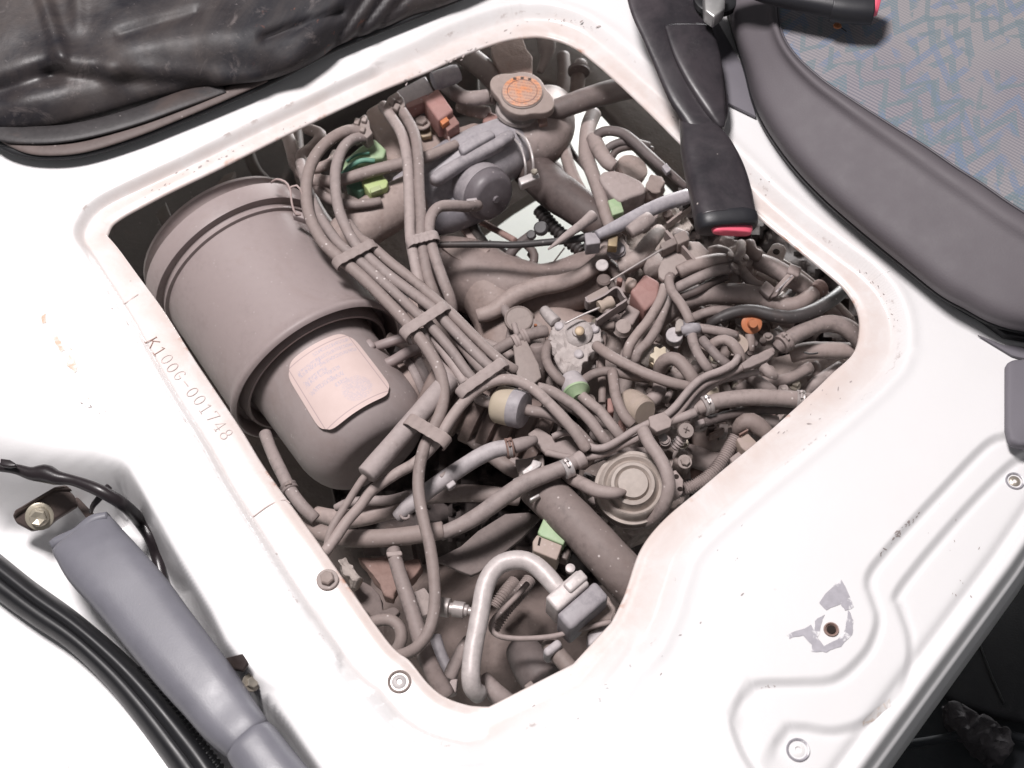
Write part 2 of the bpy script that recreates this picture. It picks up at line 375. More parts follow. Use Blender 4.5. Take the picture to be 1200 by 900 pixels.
# ================================================================== THE BODY PANEL ROUND THE OPENING
OPEN = [(124, 274), (130, 262), (143, 252), (165, 240), (200, 222), (260, 193), (320, 162), (380, 133), (440, 106), (500, 82), (543, 62), (587, 46),
        (612, 41), (635, 40), (660, 46), (684, 59), (717, 87), (760, 128), (800, 168), (845, 210), (888, 250), (929, 284), (968, 316), (992, 338), (1006, 361),
        (1009, 385), (1002, 412), (977, 436), (951, 461), (899, 508), (847, 551), (821, 573), (785, 603), (762, 628), (748, 652), (737, 685), (729, 706),
        (712, 738), (690, 762), (662, 788), (635, 808), (603, 824), (578, 829), (550, 827), (521, 817), (500, 800), (480, 775), (454, 752), (400, 676),
        (362, 622), (310, 550), (278, 498), (225, 418), (190, 362), (158, 318), (136, 288)]
FLW = [29, 27, 25, 23, 21, 20, 20, 20, 21, 22, 24, 26, 28, 28, 27, 26, 26, 26, 24, 22, 20, 20, 22, 26, 32, 38, 42, 42, 40, 36, 34, 34, 36, 38, 40, 40, 42, 42,
       42, 42, 42, 42, 42, 42, 44, 46, 46, 48, 50, 48, 44, 42, 41, 38, 34, 31]
def XY(px, py, z=0.0): p = at(px, py, z); return (p.x, p.y)
def poly_dist(X, Y, P, closed=True):
    """distance to a polyline, side (cross product sign) and index of the nearest segment"""
    P = np.asarray(P, float); Q = np.roll(P, -1, 0); 
    if not closed: P, Q = P[:-1], Q[:-1]
    sh = np.shape(X); x = np.ravel(X).astype(float); y = np.ravel(Y).astype(float)
    D = Q - P; L2 = (D ** 2).sum(1); best = np.empty(x.size); side = np.empty(x.size); idx = np.empty(x.size)
    for a in range(0, x.size, 4000):
        xs = x[a:a + 4000, None] - P[None, :, 0]; ys = y[a:a + 4000, None] - P[None, :, 1]
        t = np.clip((xs * D[:, 0] + ys * D[:, 1]) / L2, 0, 1); dx = xs - t * D[:, 0]; dy = ys - t * D[:, 1]
        d2 = dx * dx + dy * dy; k = d2.argmin(1); r = np.arange(k.size)
        best[a:a + 4000] = np.sqrt(d2[r, k]); idx[a:a + 4000] = k + t[r, k]
        side[a:a + 4000] = np.sign(D[k, 0] * ys[r, k] - D[k, 1] * xs[r, k])
    return best.reshape(sh), side.reshape(sh), idx.reshape(sh)
def ss(x): x = np.clip(x, 0, 1); return x * x * (3 - 2 * x)
opn = spline([(*XY(x, y, -0.009), w) for (x, y), w in zip(OPEN + OPEN[:1], FLW + FLW[:1])], 1051)[:-1]
EDGE = [XY(*p) for p in ((1500, 215), (1200, 664), (1097, 805), (1028, 900), (840, 1160))]             # outer edge of the seat box, lower right
LOW = [XY(*p) for p in ((-420, 440), (-60, 500), (10, 512), (60, 520), (110, 524), (140, 534), (150, 541), (169, 575), (205, 640), (249, 713), (267, 749), (342, 847), (378, 900), (560, 1160))]
CA = [XY(*p) for p in ((1420, 290), (1350, 345), (1290, 405), (1240, 458), (1205, 492), (1182, 506), (1155, 518), (1100, 575), (1031, 651), (1015, 678), (1020, 700), (1027, 722), (1022, 745), (1009, 767), (978, 793), (935, 797), (889, 799), (868, 812), (858, 840), (862, 864), (880, 900), (930, 960))]
CB = [XY(*p) for p in ((1440, 340), (1370, 385), (1310, 440), (1255, 490), (1215, 520), (1180, 543), (1120, 605), (1053, 687), (1055, 710), (1065, 740), (1067, 767), (1064, 792), (1050, 815), (1013, 842), (978, 852), (945, 848), (920, 850), (907, 869), (911, 900), (950, 960))]
CA = [tuple(p) for p in spline(CA, 110)]; CB = [tuple(p) for p in spline(CB, 110)]
def panel_h(X, Y):
    d, s, i = poly_dist(X, Y, opn[::5, :2]); w = opn[::5][np.minimum(i.astype(int), len(opn[::5]) - 1), 2] * 0.00058
    st = np.where(X < -0.12, 0.0085, 0.015); h = -0.009 + 0.009 * ss((d - w) / st)
    h = h + 0.0012 * np.exp(-((d - w - 0.016) / 0.005) ** 2) - 0.0015 * np.exp(-(d / 0.004) ** 2)
    flange = 1 - ss((d - w) / 0.010)
    # the fall to the sill floor on the left: hard edge along the seat box, soft towards the top left
    dl, sl, il = poly_dist(X, Y, LOW, False); sd = np.where(sl < 0, dl, -dl)
    width = np.where(il < 4, 0.042, np.where(il < 7, 0.042 - (np.clip(il, 4, 7) - 4) / 3 * 0.026, 0.016))
    k = ss(np.clip(sd / width, 0, 1)); h = h * (1 - k) - 0.072 * k
    h = h - 0.0030 * np.exp(-((sd + 0.02) / 0.03) ** 2) * (il < 6)
    # pressed steps, lower right
    for P, dep in ((CA, 0.0042), (CB, 0.0042)):
        dc, sc, ic = poly_dist(X, Y, P, False); sg = np.where(sc > 0, dc, -dc)
        h = h - dep * ss((sg + 0.003) / 0.0065) - 0.0006 * np.exp(-((sg - 0.0045) / 0.002) ** 2)
    # folded outer edge: groove, bead, side
    de, se, ie = poly_dist(X, Y, EDGE, False); sg = np.where(se < 0, de, -de)     # positive inside
    h = h - 0.004 * np.exp(-((sg - 0.020) / 0.0045) ** 2) + 0.002 * np.exp(-((sg - 0.011) / 0.004) ** 2)
    h = h - 0.012 * (1 - ss((sg - 0.0) / 0.009))
    # sheet is never quite flat
    h = h + 0.0008 * np.sin(X * 21 + Y * 9) * np.cos(Y * 17 - X * 6)
    # shallow press-work on the left, over the wheel arch
    h = h - 0.004 * np.exp(-(((X + 0.365) + 0.35 * (Y + 0.02)) / 0.012) ** 2) * ss((Y + 0.05) / 0.06) * ss((0.16 - Y) / 0.06) * (sd < 0)
    return h, flange, d
def build_panel():
    cx, cy = XY(560, 430); n = len(opn)
    ang = np.arctan2(opn[:, 1] - cy, opn[:, 0] - cx)
    M = 240
    # outer boundary per ray: large rectangle cut by the seat box edge
    R = []
    e0 = np.array(EDGE)
    for a in ang:
        dx, dy = math.cos(a), math.sin(a)
        lim = 9
        if dx > 0: lim = min(lim, (0.72 - cx) / dx)
        if dx < 0: lim = min(lim, (-0.72 - cx) / dx)
        if dy > 0: lim = min(lim, (0.62 - cy) / dy)
        if dy < 0: lim = min(lim, (-0.50 - cy) / dy)
        for i in range(len(e0) - 1):
            (ax, ay), (bx, by) = e0[i], e0[i + 1]; ex, ey = bx - ax, by - ay
            den = dx * ey - dy * ex
            if abs(den) < 1e-9: continue
            t = ((ax - cx) * ey - (ay - cy) * ex) / den; u = ((ax - cx) * dy - (ay - cy) * dx) / den
            if t > 0 and -0.001 <= u <= 1.001: lim = min(lim, t)
        R.append(lim)
    R = np.array(R); r0 = np.hypot(opn[:, 0] - cx, opn[:, 1] - cy)
    t = np.linspace(0, 1, M); t = 0.55 * t + 0.45 * t * t
    rr = r0[:, None] + (R - r0)[:, None] * t[None, :]
    X = cx + np.cos(ang)[:, None] * rr; Y = cy + np.sin(ang)[:, None] * rr
    H, FL, D = panel_h(X, Y)
    V = np.stack([X, Y, H], 2)
    # inner lip: turned down and back under; outer side: turned down
    ins = [V]
    def ring(k, shrink, dz):
        r = rr[:, k] + shrink
        return np.stack([cx + np.cos(ang) * r, cy + np.sin(ang) * r, H[:, k] + dz], 1)
    inner = [ring(0, 0.03, -0.006), ring(0, 0.004, -0.0045), ring(0, 0.0, -0.0035), ring(0, -0.0012, -0.0018)]
    outer = [ring(M - 1, 0.0015, -0.004), ring(M - 1, 0.005, -0.014), ring(M - 1, 0.009, -0.028), ring(M - 1, -0.02, -0.034)]
    A = np.stack(inner + [V[:, k] for k in range(M)] + outer, 1); K = A.shape[1]
    fl = np.concatenate([np.ones((n, 4)), FL, np.zeros((n, 4))], 1); dd = np.concatenate([np.zeros((n, 4)), D, np.ones((n, 4))], 1)
    verts = A.reshape(-1, 3); i = np.arange(n)[:, None]; k = np.arange(K - 1)[None, :]; j = (i + 1) % n
    F = np.stack([i * K + k, j * K + k, j * K + k + 1, i * K + k + 1], 2).reshape(-1, 4)
    me = bpy.data.meshes.new('body_panel'); me.from_pydata(verts.tolist(), [], F.tolist()); me.update()
    for nm, val in (('flange', fl), ('edge_distance', dd)):
        a = me.attributes.new(nm, 'FLOAT', 'POINT'); a.data.foreach_set('value', val.astype(np.float32).ravel())
    bm = bmesh.new(); bm.from_mesh(me); bmesh.ops.recalc_face_normals(bm, faces=bm.faces)
    up = sum(f.normal.z for f in bm.faces)
    if up < 0: bmesh.ops.reverse_faces(bm, faces=bm.faces)
    bm.to_mesh(me); bm.free()
    m, nt, b = newmat('white_paint'); L = nt.links; co = nd(nt, 'ShaderNodeTexCoord').outputs['Object']
    at1 = nd(nt, 'ShaderNodeAttribute'); at1.attribute_name = 'flange'; at2 = nd(nt, 'ShaderNodeAttribute'); at2.attribute_name = 'edge_distance'
    base = mixc(nt, noise_(nt, co, 9, 4), (0.71, 0.70, 0.705), (0.76, 0.75, 0.755))
    dirt = ramp(nt, noise_(nt, co, 22, 6, 0.7, 0.4), [(0.28, (0.25,) * 3), (0.55, (.75,) * 3), (0.75, (1,) * 3)])
    near = ramp(nt, at2.outputs['Fac'], [(0.0, (1, 1, 1)), (0.008, (0.9,) * 3), (0.022, (0.6,) * 3), (0.042, (0, 0, 0))])
    f = math_(nt, 'MULTIPLY', math_(nt, 'MULTIPLY', dirt, near), math_(nt, 'MULTIPLY_ADD', at1.outputs['Fac'], 0.5, 0.5), None, True)
    col = mixc(nt, f, base, (0.58, 0.475, 0.435))
    # rust starting at the very edge
    re = math_(nt, 'MULTIPLY', ramp(nt, at2.outputs['Fac'], [(0.0, (1,) * 3), (0.0025, (0,) * 3)]), ramp(nt, noise_(nt, co, 40, 5), [(0.60, (0,) * 3), (0.68, (0.7,) * 3)]))
    col = mixc(nt, re, col, (0.40, 0.17, 0.09))
    # stone chips and grit, thicker near the flange
    v = nd(nt, 'ShaderNodeTexVoronoi'); v.inputs['Scale'].default_value = 75; L.new(co, v.inputs['Vector'])
    vs = ramp(nt, v.outputs['Distance'], [(0.05, (1, 1, 1)), (0.10, (0, 0, 0))])
    gm = ramp(nt, noise_(nt, co, 17, 3), [(0.60, (0,) * 3), (0.68, (1,) * 3)])
    col = mixc(nt, math_(nt, 'MULTIPLY', math_(nt, 'MULTIPLY', vs, gm), 0.75), col, (0.22, 0.16, 0.14))
    # scuffs along the crease above the flange
    band_ = math_(nt, 'MULTIPLY', ramp(nt, at1.outputs['Fac'], [(0.02, (0,) * 3), (0.12, (1,) * 3), (0.45, (0,) * 3)]), ramp(nt, noise_(nt, co, 55, 6, 0.75), [(0.57, (0,) * 3), (0.64, (0.75,) * 3)]))
    col = mixc(nt, band_, col, (0.36, 0.29, 0.27))
    L.new(col, b.inputs['Base Color']); b.inputs['Roughness'].default_value = 0.33; b.inputs['Coat Weight'].default_value = 0.25; b.inputs['Coat Roughness'].default_value = 0.15
    bp = nd(nt, 'ShaderNodeBump'); bp.inputs['Strength'].default_value = 0.12; bp.inputs['Distance'].default_value = 0.001
    L.new(noise_(nt, co, 110, 3), bp.inputs['Height']); L.new(bp.outputs[0], b.inputs['Normal'])
    MATS['white_paint'] = m
    o = link('body_panel', me, 'white_paint'); tag(o, kind='structure'); return o
PANEL = build_panel()

# stamped frame number: each character an outline pressed into the flange
def stamped(text, p0, p1, h, mat, parent, name='stamped_number', off=0.0006, flip=False, bevel=0.00022, skew=0):
    cu = bpy.data.curves.new('t', 'FONT'); cu.body = text; cu.size = 1; cu.align_x = 'CENTER'; cu.align_y = 'CENTER'
    cu.fill_mode = 'NONE'; cu.bevel_depth = 0.0; cu.space_character = 1.25
    o = bpy.data.objects.new('t', cu); C.objects.link(o); dg = bpy.context.evaluated_depsgraph_get()
    me = o.evaluated_get(dg).to_mesh(); co = np.array([v.co[:] for v in me.vertices]); ed = [tuple(e.vertices) for e in me.edges]
    o.evaluated_get(dg).to_mesh_clear(); bpy.data.objects.remove(o)
    return co, ed
def stamp_number(text):
    # single-stroke characters on a 0..1 x 0..1.6 grid
    circ = lambda cx, cy, rx, ry, a0=0, a1=360: [(cx + rx * math.cos(math.radians(a)), cy + ry * math.sin(math.radians(a))) for a in np.linspace(a0, a1, 17)]
    G = {'K': [[(0, 0), (0, 1.5)], [(0.85, 1.5), (0, 0.7)], [(0.25, 0.9), (0.9, 0)], [(-.12, 1.5), (.12, 1.5)], [(-.12, 0), (.12, 0)]],
         '1': [[(0.2, 1.25), (0.5, 1.5), (0.5, 0)], [(0.2, 0), (0.8, 0)]],
         '0': [circ(0.5, 0.75, 0.42, 0.72)], 'G': [circ(0.5, 0.75, 0.42, 0.72, 45, 330) + [(0.88, 0.65), (0.5, 0.65)]],
         '-': [[(0.05, 0.75), (0.95, 0.75)]], '7': [[(0.1, 1.25), (0.1, 1.5), (0.9, 1.5), (0.4, 0)]],
         '4': [[(0.72, 0), (0.72, 1.5), (0.05, 0.45), (0.95, 0.45)], [(0.5, 0), (0.92, 0)]], '8': [circ(0.5, 1.12, 0.32, 0.36), circ(0.5, 0.38, 0.42, 0.38)]}
    a = Vector(XY(180, 402, -0.009)); b = Vector(XY(266, 509, -0.009)); ax = (b - a).normalized(); up = Vector((-ax.y, ax.x))
    if up.x < 0: up = -up
    L = (b - a).length; n = len(text); pitch = L / (n - 1); h = 0.0072; w = pitch * 0.70
    for k, ch in enumerate(text):
        V, F = [], []; wob = random.uniform(-.0006, .0006)
        for st in G[ch]:
            P = []
            for x, y in st:
                q = a + ax * (pitch * k + (x - 0.5) * w) + up * ((y / 1.5 - 0.5) * h * 1.35 + wob)
                P.append(Vector((q.x, q.y, float(panel_h(np.array([q.x]), np.array([q.y]))[0][0]) + 0.00035)))
            if len(P) == 2: P = [P[0], P[0].lerp(P[1], .5), P[1]]
            v, f = sweep(P, [0.00022] * len(P), 5, True, [0.00038] * len(P), up=(0, 0, 1)); f = [tuple(i + len(V) for i in q) for q in f]; V += v; F += f
        mesh('stamped_character', V, F, 'ink_dark' if ch in 'K1' and k < 2 else ('ink', 'ink_faint', 'ink_faint')[k % 3], PANEL)
stamp_number('K100G-001748')

def on_panel(px, py, lift=0.0004):
    p = at(px, py, 0)
    for _ in range(4):
        h = float(panel_h(np.array([p.x]), np.array([p.y]))[0][0]); p = at(px, py, h)
    return p + Vector((0, 0, lift))
def patch(name, pts, mat, lift=0.0004, sub=3, jag=0.0):
    """a thin worn or stained patch lying on the panel"""
    bm = bmesh.new(); P = []
    for i in range(len(pts)):
        (x0, y0), (x1, y1) = pts[i], pts[(i + 1) % len(pts)]
        for k in range(sub):
            t = k / sub; P.append((x0 + (x1 - x0) * t + random.uniform(-jag, jag), y0 + (y1 - y0) * t + random.uniform(-jag, jag)))
    vs = [bm.verts.new(on_panel(x, y, lift)) for x, y in P]; bm.faces.new(vs); bmesh.ops.triangulate(bm, faces=bm.faces)
    bmesh.ops.recalc_face_normals(bm, faces=bm.faces)
    if sum(f.normal.z for f in bm.faces) < 0: bmesh.ops.reverse_faces(bm, faces=bm.faces)
    me = bpy.data.meshes.new(name); bm.to_mesh(me); bm.free()
    return link(name, me, mat, PANEL, False)
patch('worn_patch', [(960, 706), (984, 677), (1001, 712), (990, 716), (985, 708), (968, 715)], 'bare_metal', jag=1)
patch('worn_patch', [(993, 715), (1001, 728), (998, 744), (985, 757), (968, 764), (952, 764), (952, 756), (941, 744), (925, 748), (922, 744), (938, 738), (950, 733), (955, 742), (966, 758), (982, 750), (991, 738)], 'bare_metal', jag=1)
patch('worn_patch', [(955, 728), (966, 721), (962, 733), (958, 748), (953, 742)], 'bare_metal', jag=1)
for a in ([(1018, 838), (1040, 822), (1044, 826), (1030, 840), (1012, 851), (1010, 847)], [(1035, 826), (1043, 819), (1041, 829)],
          [(48, 370), (53, 368), (55, 378), (50, 379)], [(62, 393), (68, 394), (76, 410), (72, 414), (65, 403)], [(76, 418), (84, 416), (92, 430), (88, 437), (79, 428)]):
    patch('rust_stain', a, 'stain', jag=1.0)
def scuff(line, n, spread, smin=0.5, smax=1.8, mat='chip', name='scuff_marks'):
    """a run of tiny flecks where the paint is chipped along a crease"""
    S = spline(line, 60); V = []; F = []; rr = random.Random(int(line[0][0] * 7 + line[0][1]))
    k = 0
    while k < n:
        c = S[rr.randrange(60)]; x, y = c[0] + rr.gauss(0, spread), c[1] + rr.gauss(0, spread); s = rr.uniform(smin, smax) * rr.random() ** .6 + .25; an = rr.uniform(0, 3.14)
        d = S[min(59, 30)] - S[0]; an = math.atan2(d[1], d[0]) + rr.gauss(0, .4); b0 = len(V)
        for q in range(6):
            t = q / 6 * 2 * math.pi; u, v = math.cos(t) * s * rr.uniform(1.0, 2.4), math.sin(t) * s * rr.uniform(.4, .8)
            V.append(on_panel(x + u * math.cos(an) - v * math.sin(an), y + u * math.sin(an) + v * math.cos(an), 0.0003))
        F.append(tuple(range(b0 + 5, b0 - 1, -1))); k += 1
    return mesh(name, V, F, mat, PANEL, False)
scuff([(1032, 650), (1045, 636), (1056, 622), (1078, 603)], 34, 1.3)
scuff([(892, 806), (905, 804), (917, 803)], 8, 1, .4, 1.3)
scuff([(170, 232), (230, 196), (300, 168), (360, 142)], 30, 2.2, .4, 1.5)
scuff([(470, 98), (540, 66), (590, 40), (640, 24), (700, 32)], 34, 2.0, .4, 1.6)
scuff([(990, 304), (1012, 322), (1034, 346), (1050, 380)], 22, 2.4, .3, 1.3)
scuff([(780, 130), (830, 176), (900, 212)], 12, 2, .4, 1.2)
scuff([(98, 470), (108, 478), (118, 480)], 9, 4, .5, 1.6)
scuff([(600, 420 + 430), (700, 820), (800, 760)], 12, 14, .4, 1.3)
scuff([(900, 520), (930, 500), (1000, 440)], 14, 9, .4, 1.4)
scuff([(860, 640), (780, 770), (960, 466)], 8, 20, .4, 1.4)
scuff([(20, 240), (80, 420), (150, 520)], 10, 12, .4, 1.2, 'stain')
scuff([(1090, 610), (1120, 700), (1150, 620)], 10, 14, .4, 1.2)
# bare flange at the left, a paler repair sheet with a joint across
for pts in ([(158, 341), (163, 347), (145, 360), (143, 355)], [(346, 580), (350, 590), (326, 603), (323, 594)]):
    pass
def seam_line(name, pts, w, mat='stain'):
    P = [on_panel(x, y, 0.0002) for x, y in pts]; S = [Vector(s) for s in spline([tuple(p) for p in P], 24)]
    v, f = sweep(S, [0.0003] * 24, 5, True, [w] * 24, up=(0, 0, 1)); mesh(name, v, f, mat, PANEL)
seam_line('panel_seam', [(131, 362), (146, 356), (162, 345)], 0.0006, 'ink')
seam_line('panel_seam', [(296, 606), (316, 592), (333, 586), (340, 590)], 0.0006, 'ink')

# ------------------------------------------------------------------ ground and the dark inside of the bay
def quad(name, X0, X1, Y0, Y1, z, mat, kind='structure'):
    o = mesh(name, [(X0, Y0, z), (X1, Y0, z), (X1, Y1, z), (X0, Y1, z)], [(0, 1, 2, 3)], mat, smooth=False); return tag(o, kind=kind)
quad('ground', -3, 3, -2, 4, -0.62, 'ground')
# engine bay floor pan and walls: dark, under the panel, with the openings one sees the ground through
def slab(name, pts, z, thick, mat, kind=None, **kw):
    o = prism(name, '0', pts, z, thick, mat, **kw)
    if kind: tag(o, kind=kind)
    return o
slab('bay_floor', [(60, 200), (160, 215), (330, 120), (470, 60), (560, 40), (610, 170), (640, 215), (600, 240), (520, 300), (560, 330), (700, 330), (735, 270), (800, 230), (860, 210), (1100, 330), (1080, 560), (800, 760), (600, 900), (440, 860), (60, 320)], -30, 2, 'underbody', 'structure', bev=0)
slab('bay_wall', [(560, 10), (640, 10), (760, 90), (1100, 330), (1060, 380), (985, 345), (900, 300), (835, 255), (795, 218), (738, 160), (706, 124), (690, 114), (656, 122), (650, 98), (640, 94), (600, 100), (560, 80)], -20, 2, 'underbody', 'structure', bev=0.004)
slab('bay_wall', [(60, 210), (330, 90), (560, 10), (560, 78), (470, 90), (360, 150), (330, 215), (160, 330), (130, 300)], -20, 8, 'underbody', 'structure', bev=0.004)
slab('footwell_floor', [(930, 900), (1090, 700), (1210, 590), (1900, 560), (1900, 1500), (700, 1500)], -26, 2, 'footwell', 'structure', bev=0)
# ================================================================== AROUND THE OPENING
def loft(name, rows, mat, parent=None, n=120, closed=False, label=None, cat=None, m=None):
    """surface through rows of (px, py, z cm); each row resampled to n points, rows splined to m"""
    R = [spline([tuple(at(p[0], p[1], p[2] / 100)) for p in r], n) for r in rows]
    if m:
        A = np.stack(R, 0); A = np.stack([spline(A[:, j], m) for j in range(n)], 1)
    else: A = np.stack(R, 0)
    K = A.shape[0]; V = A.reshape(-1, 3); F = [(i * n + j, i * n + j + 1, (i + 1) * n + j + 1, (i + 1) * n + j) for i in range(K - 1) for j in range(n - 1)]
    o = mesh(name, [Vector(v) for v in V], F, mat, parent)
    if sum(p.normal.z * p.area for p in o.data.polygons) < 0: o.data.flip_normals()
    if parent is None: tag(o, label, cat)
    return o

# ---- lifted engine lid, top left, seen from its grimy underside
m, nt, b = newmat('lid_grime'); L = nt.links; co = nd(nt, 'ShaderNodeTexCoord').outputs['Object']
c = mixc(nt, ramp(nt, noise_(nt, co, 7, 6, 0.7, 0.8), [(0.38, (0, 0, 0)), (0.68, (1, 1, 1))]), (0.010, 0.009, 0.013), (0.065, 0.052, 0.048))
c = mixc(nt, ramp(nt, noise_(nt, co, 26, 6, 0.75, 1.2), [(0.58, (0, 0, 0)), (0.75, (.5, .5, .5))]), c, (0.20, 0.17, 0.165))
c = mixc(nt, ramp(nt, noise_(nt, co, 90, 5, 0.8, 1.5), [(0.66, (0, 0, 0)), (0.72, (.6, .6, .6))]), c, (0.34, 0.30, 0.30))
sep = nd(nt, 'ShaderNodeSeparateXYZ'); L.new(co, sep.inputs[0])
rm = math_(nt, 'MULTIPLY', ramp(nt, sep.outputs[0], [(0.07, (0,) * 3), (0.10, (1,) * 3)]), ramp(nt, noise_(nt, co, 60, 4, 0.6, 1), [(0.64, (0,) * 3), (0.74, (0.55,) * 3)]))
c = mixc(nt, rm, c, (0.34, 0.11, 0.06))
L.new(c, b.inputs['Base Color']); L.new(ramp(nt, noise_(nt, co, 12, 5), [(0.35, (.4,) * 3), (0.65, (.75,) * 3)]), b.inputs['Roughness'])
bp = nd(nt, 'ShaderNodeBump'); bp.inputs['Strength'].default_value = 0.35; bp.inputs['Distance'].default_value = 0.0015
L.new(noise_(nt, co, 45, 5, 0.65), bp.inputs['Height']); L.new(bp.outputs[0], b.inputs['Normal']); MATS['lid_grime'] = m

lid = thing('engine_cover', at(200, 60, 0.02), 'grimy black underside of the lifted engine lid lying across the top left corner', 'engine lid')
LIDB = [(-120, 150), (0, 152), (60, 148), (120, 134), (180, 116), (225, 104), (270, 97), (310, 92), (340, 82), (372, 66), (398, 50), (440, 34), (480, 18), (520, 4), (560, -14), (640, -60)]
LIDB = spline(LIDB, 200)
rows = []
NR = 60
for r in range(NR):
    t = r / (NR - 1); row = []
    for j, (x, y) in enumerate(LIDB):
        # away from the lower edge the lid rises and is pressed into ridges
        u = t * 300; px = x - u * 0.38; py = y - u * 0.92
        z = 1.6 + 2.2 * min(1, t * 5) ** 0.6 + 4 * t
        def rid(ax, ay, bx, by, w, hgt):
            dx, dy = bx - ax, by - ay; q = max(0, min(1, ((px - ax) * dx + (py - ay) * dy) / (dx * dx + dy * dy)))
            d = math.hypot(px - ax - q * dx, py - ay - q * dy); return hgt * math.exp(-(d / w) ** 2)
        z += rid(48, -10, 72, 66, 8, 0.45) + rid(90, -10, 92, 30, 9, 0.25) + rid(72, 66, 130, 84, 18, 0.5) + rid(130, 84, 300, 96, 12, 0.5)
        z -= rid(-40, 118, 60, 88, 14, .9) + rid(60, 88, 240, 96, 10, 0.5) + rid(140, 42, 230, 16, 6, 0.35) + rid(310, 45, 400, 14, 5, .5)
        z += rid(150, 55, 330, 60, 40, .6) + rid(345, 70, 400, -10, 14, 0.5)
        z -= rid(385, 60, 440, -20, 3, .3) + rid(410, 50, 470, -30, 4, .35) + rid(430, 44, 500, -30, 3, .3)
        z += 0.08 * noise.noise(Vector((px / 30, py / 30, 0))) + 0.35 * noise.noise(Vector((px / 90, py / 90, 4)))
        row.append((px, py, z))
    rows.append(row)
low = [[(x + 0.5, y + 1.5, 1.0) for x, y in LIDB]]
A = np.array([[tuple(at(p[0], p[1], p[2] / 100)) for p in r] for r in low + rows]); n_ = A.shape[1]
V = [Vector(v) for v in A.reshape(-1, 3)]
F = [(i * n_ + j, i * n_ + j + 1, (i + 1) * n_ + j + 1, (i + 1) * n_ + j) for i in range(A.shape[0] - 1) for j in range(n_ - 1)]
o = mesh('lid_skin', V, F, 'lid_grime', lid)
so = o.modifiers.new('s', 'SOLIDIFY'); so.thickness = 0.003; so.offset = 0
# flanged rim and rubber seal round the lid, with the dark trough inside it
def lidtube(name, pts, r, mat, flat=None, parent=lid):
    S = spline([(*at(p[0], p[1], p[2] / 100), r) for p in pts], 90); P = [Vector(s) for s in S[:, :3]]
    v, f = sweep(P, [r] * 90, 12, True, [flat or r] * 90, up=(0, 0, 1)); return mesh(name, v, f, mat, parent)
rim = [(-120, 150), (-30, 158), (-4, 163), (14, 174), (40, 181), (75, 182), (110, 176), (160, 160), (210, 140), (260, 119), (310, 97), (370, 66), (400, 52), (470, 24), (540, -4)]
lidtube('seal', [(x, y - 4, 1.1) for x, y in rim], 0.003, 'black_rubber', 0.0085)
lidtube('rim', [(x, y - 10 + (3 if x > 30 else 0), 1.5) for x, y in rim[:11]], 0.0022, 'hose_dark', 0.0065)
lidtube('inner_rim', [(-60, 142, 1.9), (0, 154, 1.9), (30, 158, 1.9), (70, 157, 1.9), (110, 150, 1.9), (160, 136, 1.9), (210, 118, 1.9), (260, 100, 1.7)], 0.0022, 'hose_black', 0.010)
lidtube('rim_groove', [(-60, 150, 1.3), (0, 160, 1.3), (30, 168, 1.3), (75, 169, 1.3), (110, 163, 1.3), (160, 148, 1.3), (210, 129, 1.3), (270, 104, 1.3)], 0.003, 'black_rubber', 0.009)

# ---- seat: bolster, piping, patterned cushion
m, nt, b = newmat('seat_fabric'); L = nt.links; co = nd(nt, 'ShaderNodeTexCoord').outputs['Object']
mp = nd(nt, 'ShaderNodeMapping'); mp.inputs['Rotation'].default_value = (0, 0, math.radians(38)); L.new(co, mp.inputs[0])
def stripes(rot, scale):
    q = nd(nt, 'ShaderNodeMapping'); q.inputs['Rotation'].default_value = (0, 0, math.radians(rot)); L.new(co, q.inputs[0])
    w = nd(nt, 'ShaderNodeTexWave'); w.inputs['Scale'].default_value = scale; w.inputs['Distortion'].default_value = 0.15; L.new(q.outputs[0], w.inputs[0]); return w.outputs['Fac']
weave = stripes(-52, 118); weave2 = stripes(38, 150)
def zig(rot, fx, amp, fy, thr, nscale, nthr, seed):
    q = nd(nt, 'ShaderNodeMapping'); q.inputs['Rotation'].default_value = (0, 0, math.radians(rot)); q.inputs['Location'].default_value = (seed, seed * 1.7, 0); L.new(co, q.inputs[0])
    s = nd(nt, 'ShaderNodeSeparateXYZ'); L.new(q.outputs[0], s.inputs[0])
    tri = math_(nt, 'PINGPONG', math_(nt, 'MULTIPLY', s.outputs[0], fx), 1.0)
    wob = math_(nt, 'MULTIPLY_ADD', noise_(nt, q.outputs[0], 16, 2), 0.9, -0.45)
    y = math_(nt, 'ADD', math_(nt, 'MULTIPLY_ADD', tri, amp, wob), math_(nt, 'MULTIPLY', s.outputs[1], fy))
    ln = math_(nt, 'PINGPONG', y, 1.0)
    a = ramp(nt, ln, [(thr, (1,) * 3), (thr + 0.05, (0,) * 3)])
    k = ramp(nt, noise_(nt, q.outputs[0], nscale, 2), [(nthr, (0,) * 3), (nthr + 0.03, (1,) * 3)])
    return math_(nt, 'MULTIPLY', a, k)
base = mixc(nt, weave, (0.165, 0.160, 0.19), (0.27, 0.248, 0.265))
base = mixc(nt, ramp(nt, noise_(nt, co, 7, 2), [(0.42, (0,) * 3), (0.62, (.35,) * 3)]), base, (0.31, 0.30, 0.29))
z1 = math_(nt, 'MULTIPLY', zig(32, 60, 1.9, 62, 0.36, 16, 0.46, 0.3), math_(nt, 'MULTIPLY_ADD', weave, -0.5, 0.9))
z2 = math_(nt, 'MULTIPLY', zig(20, 54, 2.0, 66, 0.34, 16, 0.48, 1.7), math_(nt, 'MULTIPLY_ADD', weave, -0.5, 0.9))
z3 = math_(nt, 'MULTIPLY', zig(44, 70, 1.7, 84, 0.28, 19, 0.50, 4.1), math_(nt, 'MULTIPLY_ADD', weave, -0.4, 0.9))
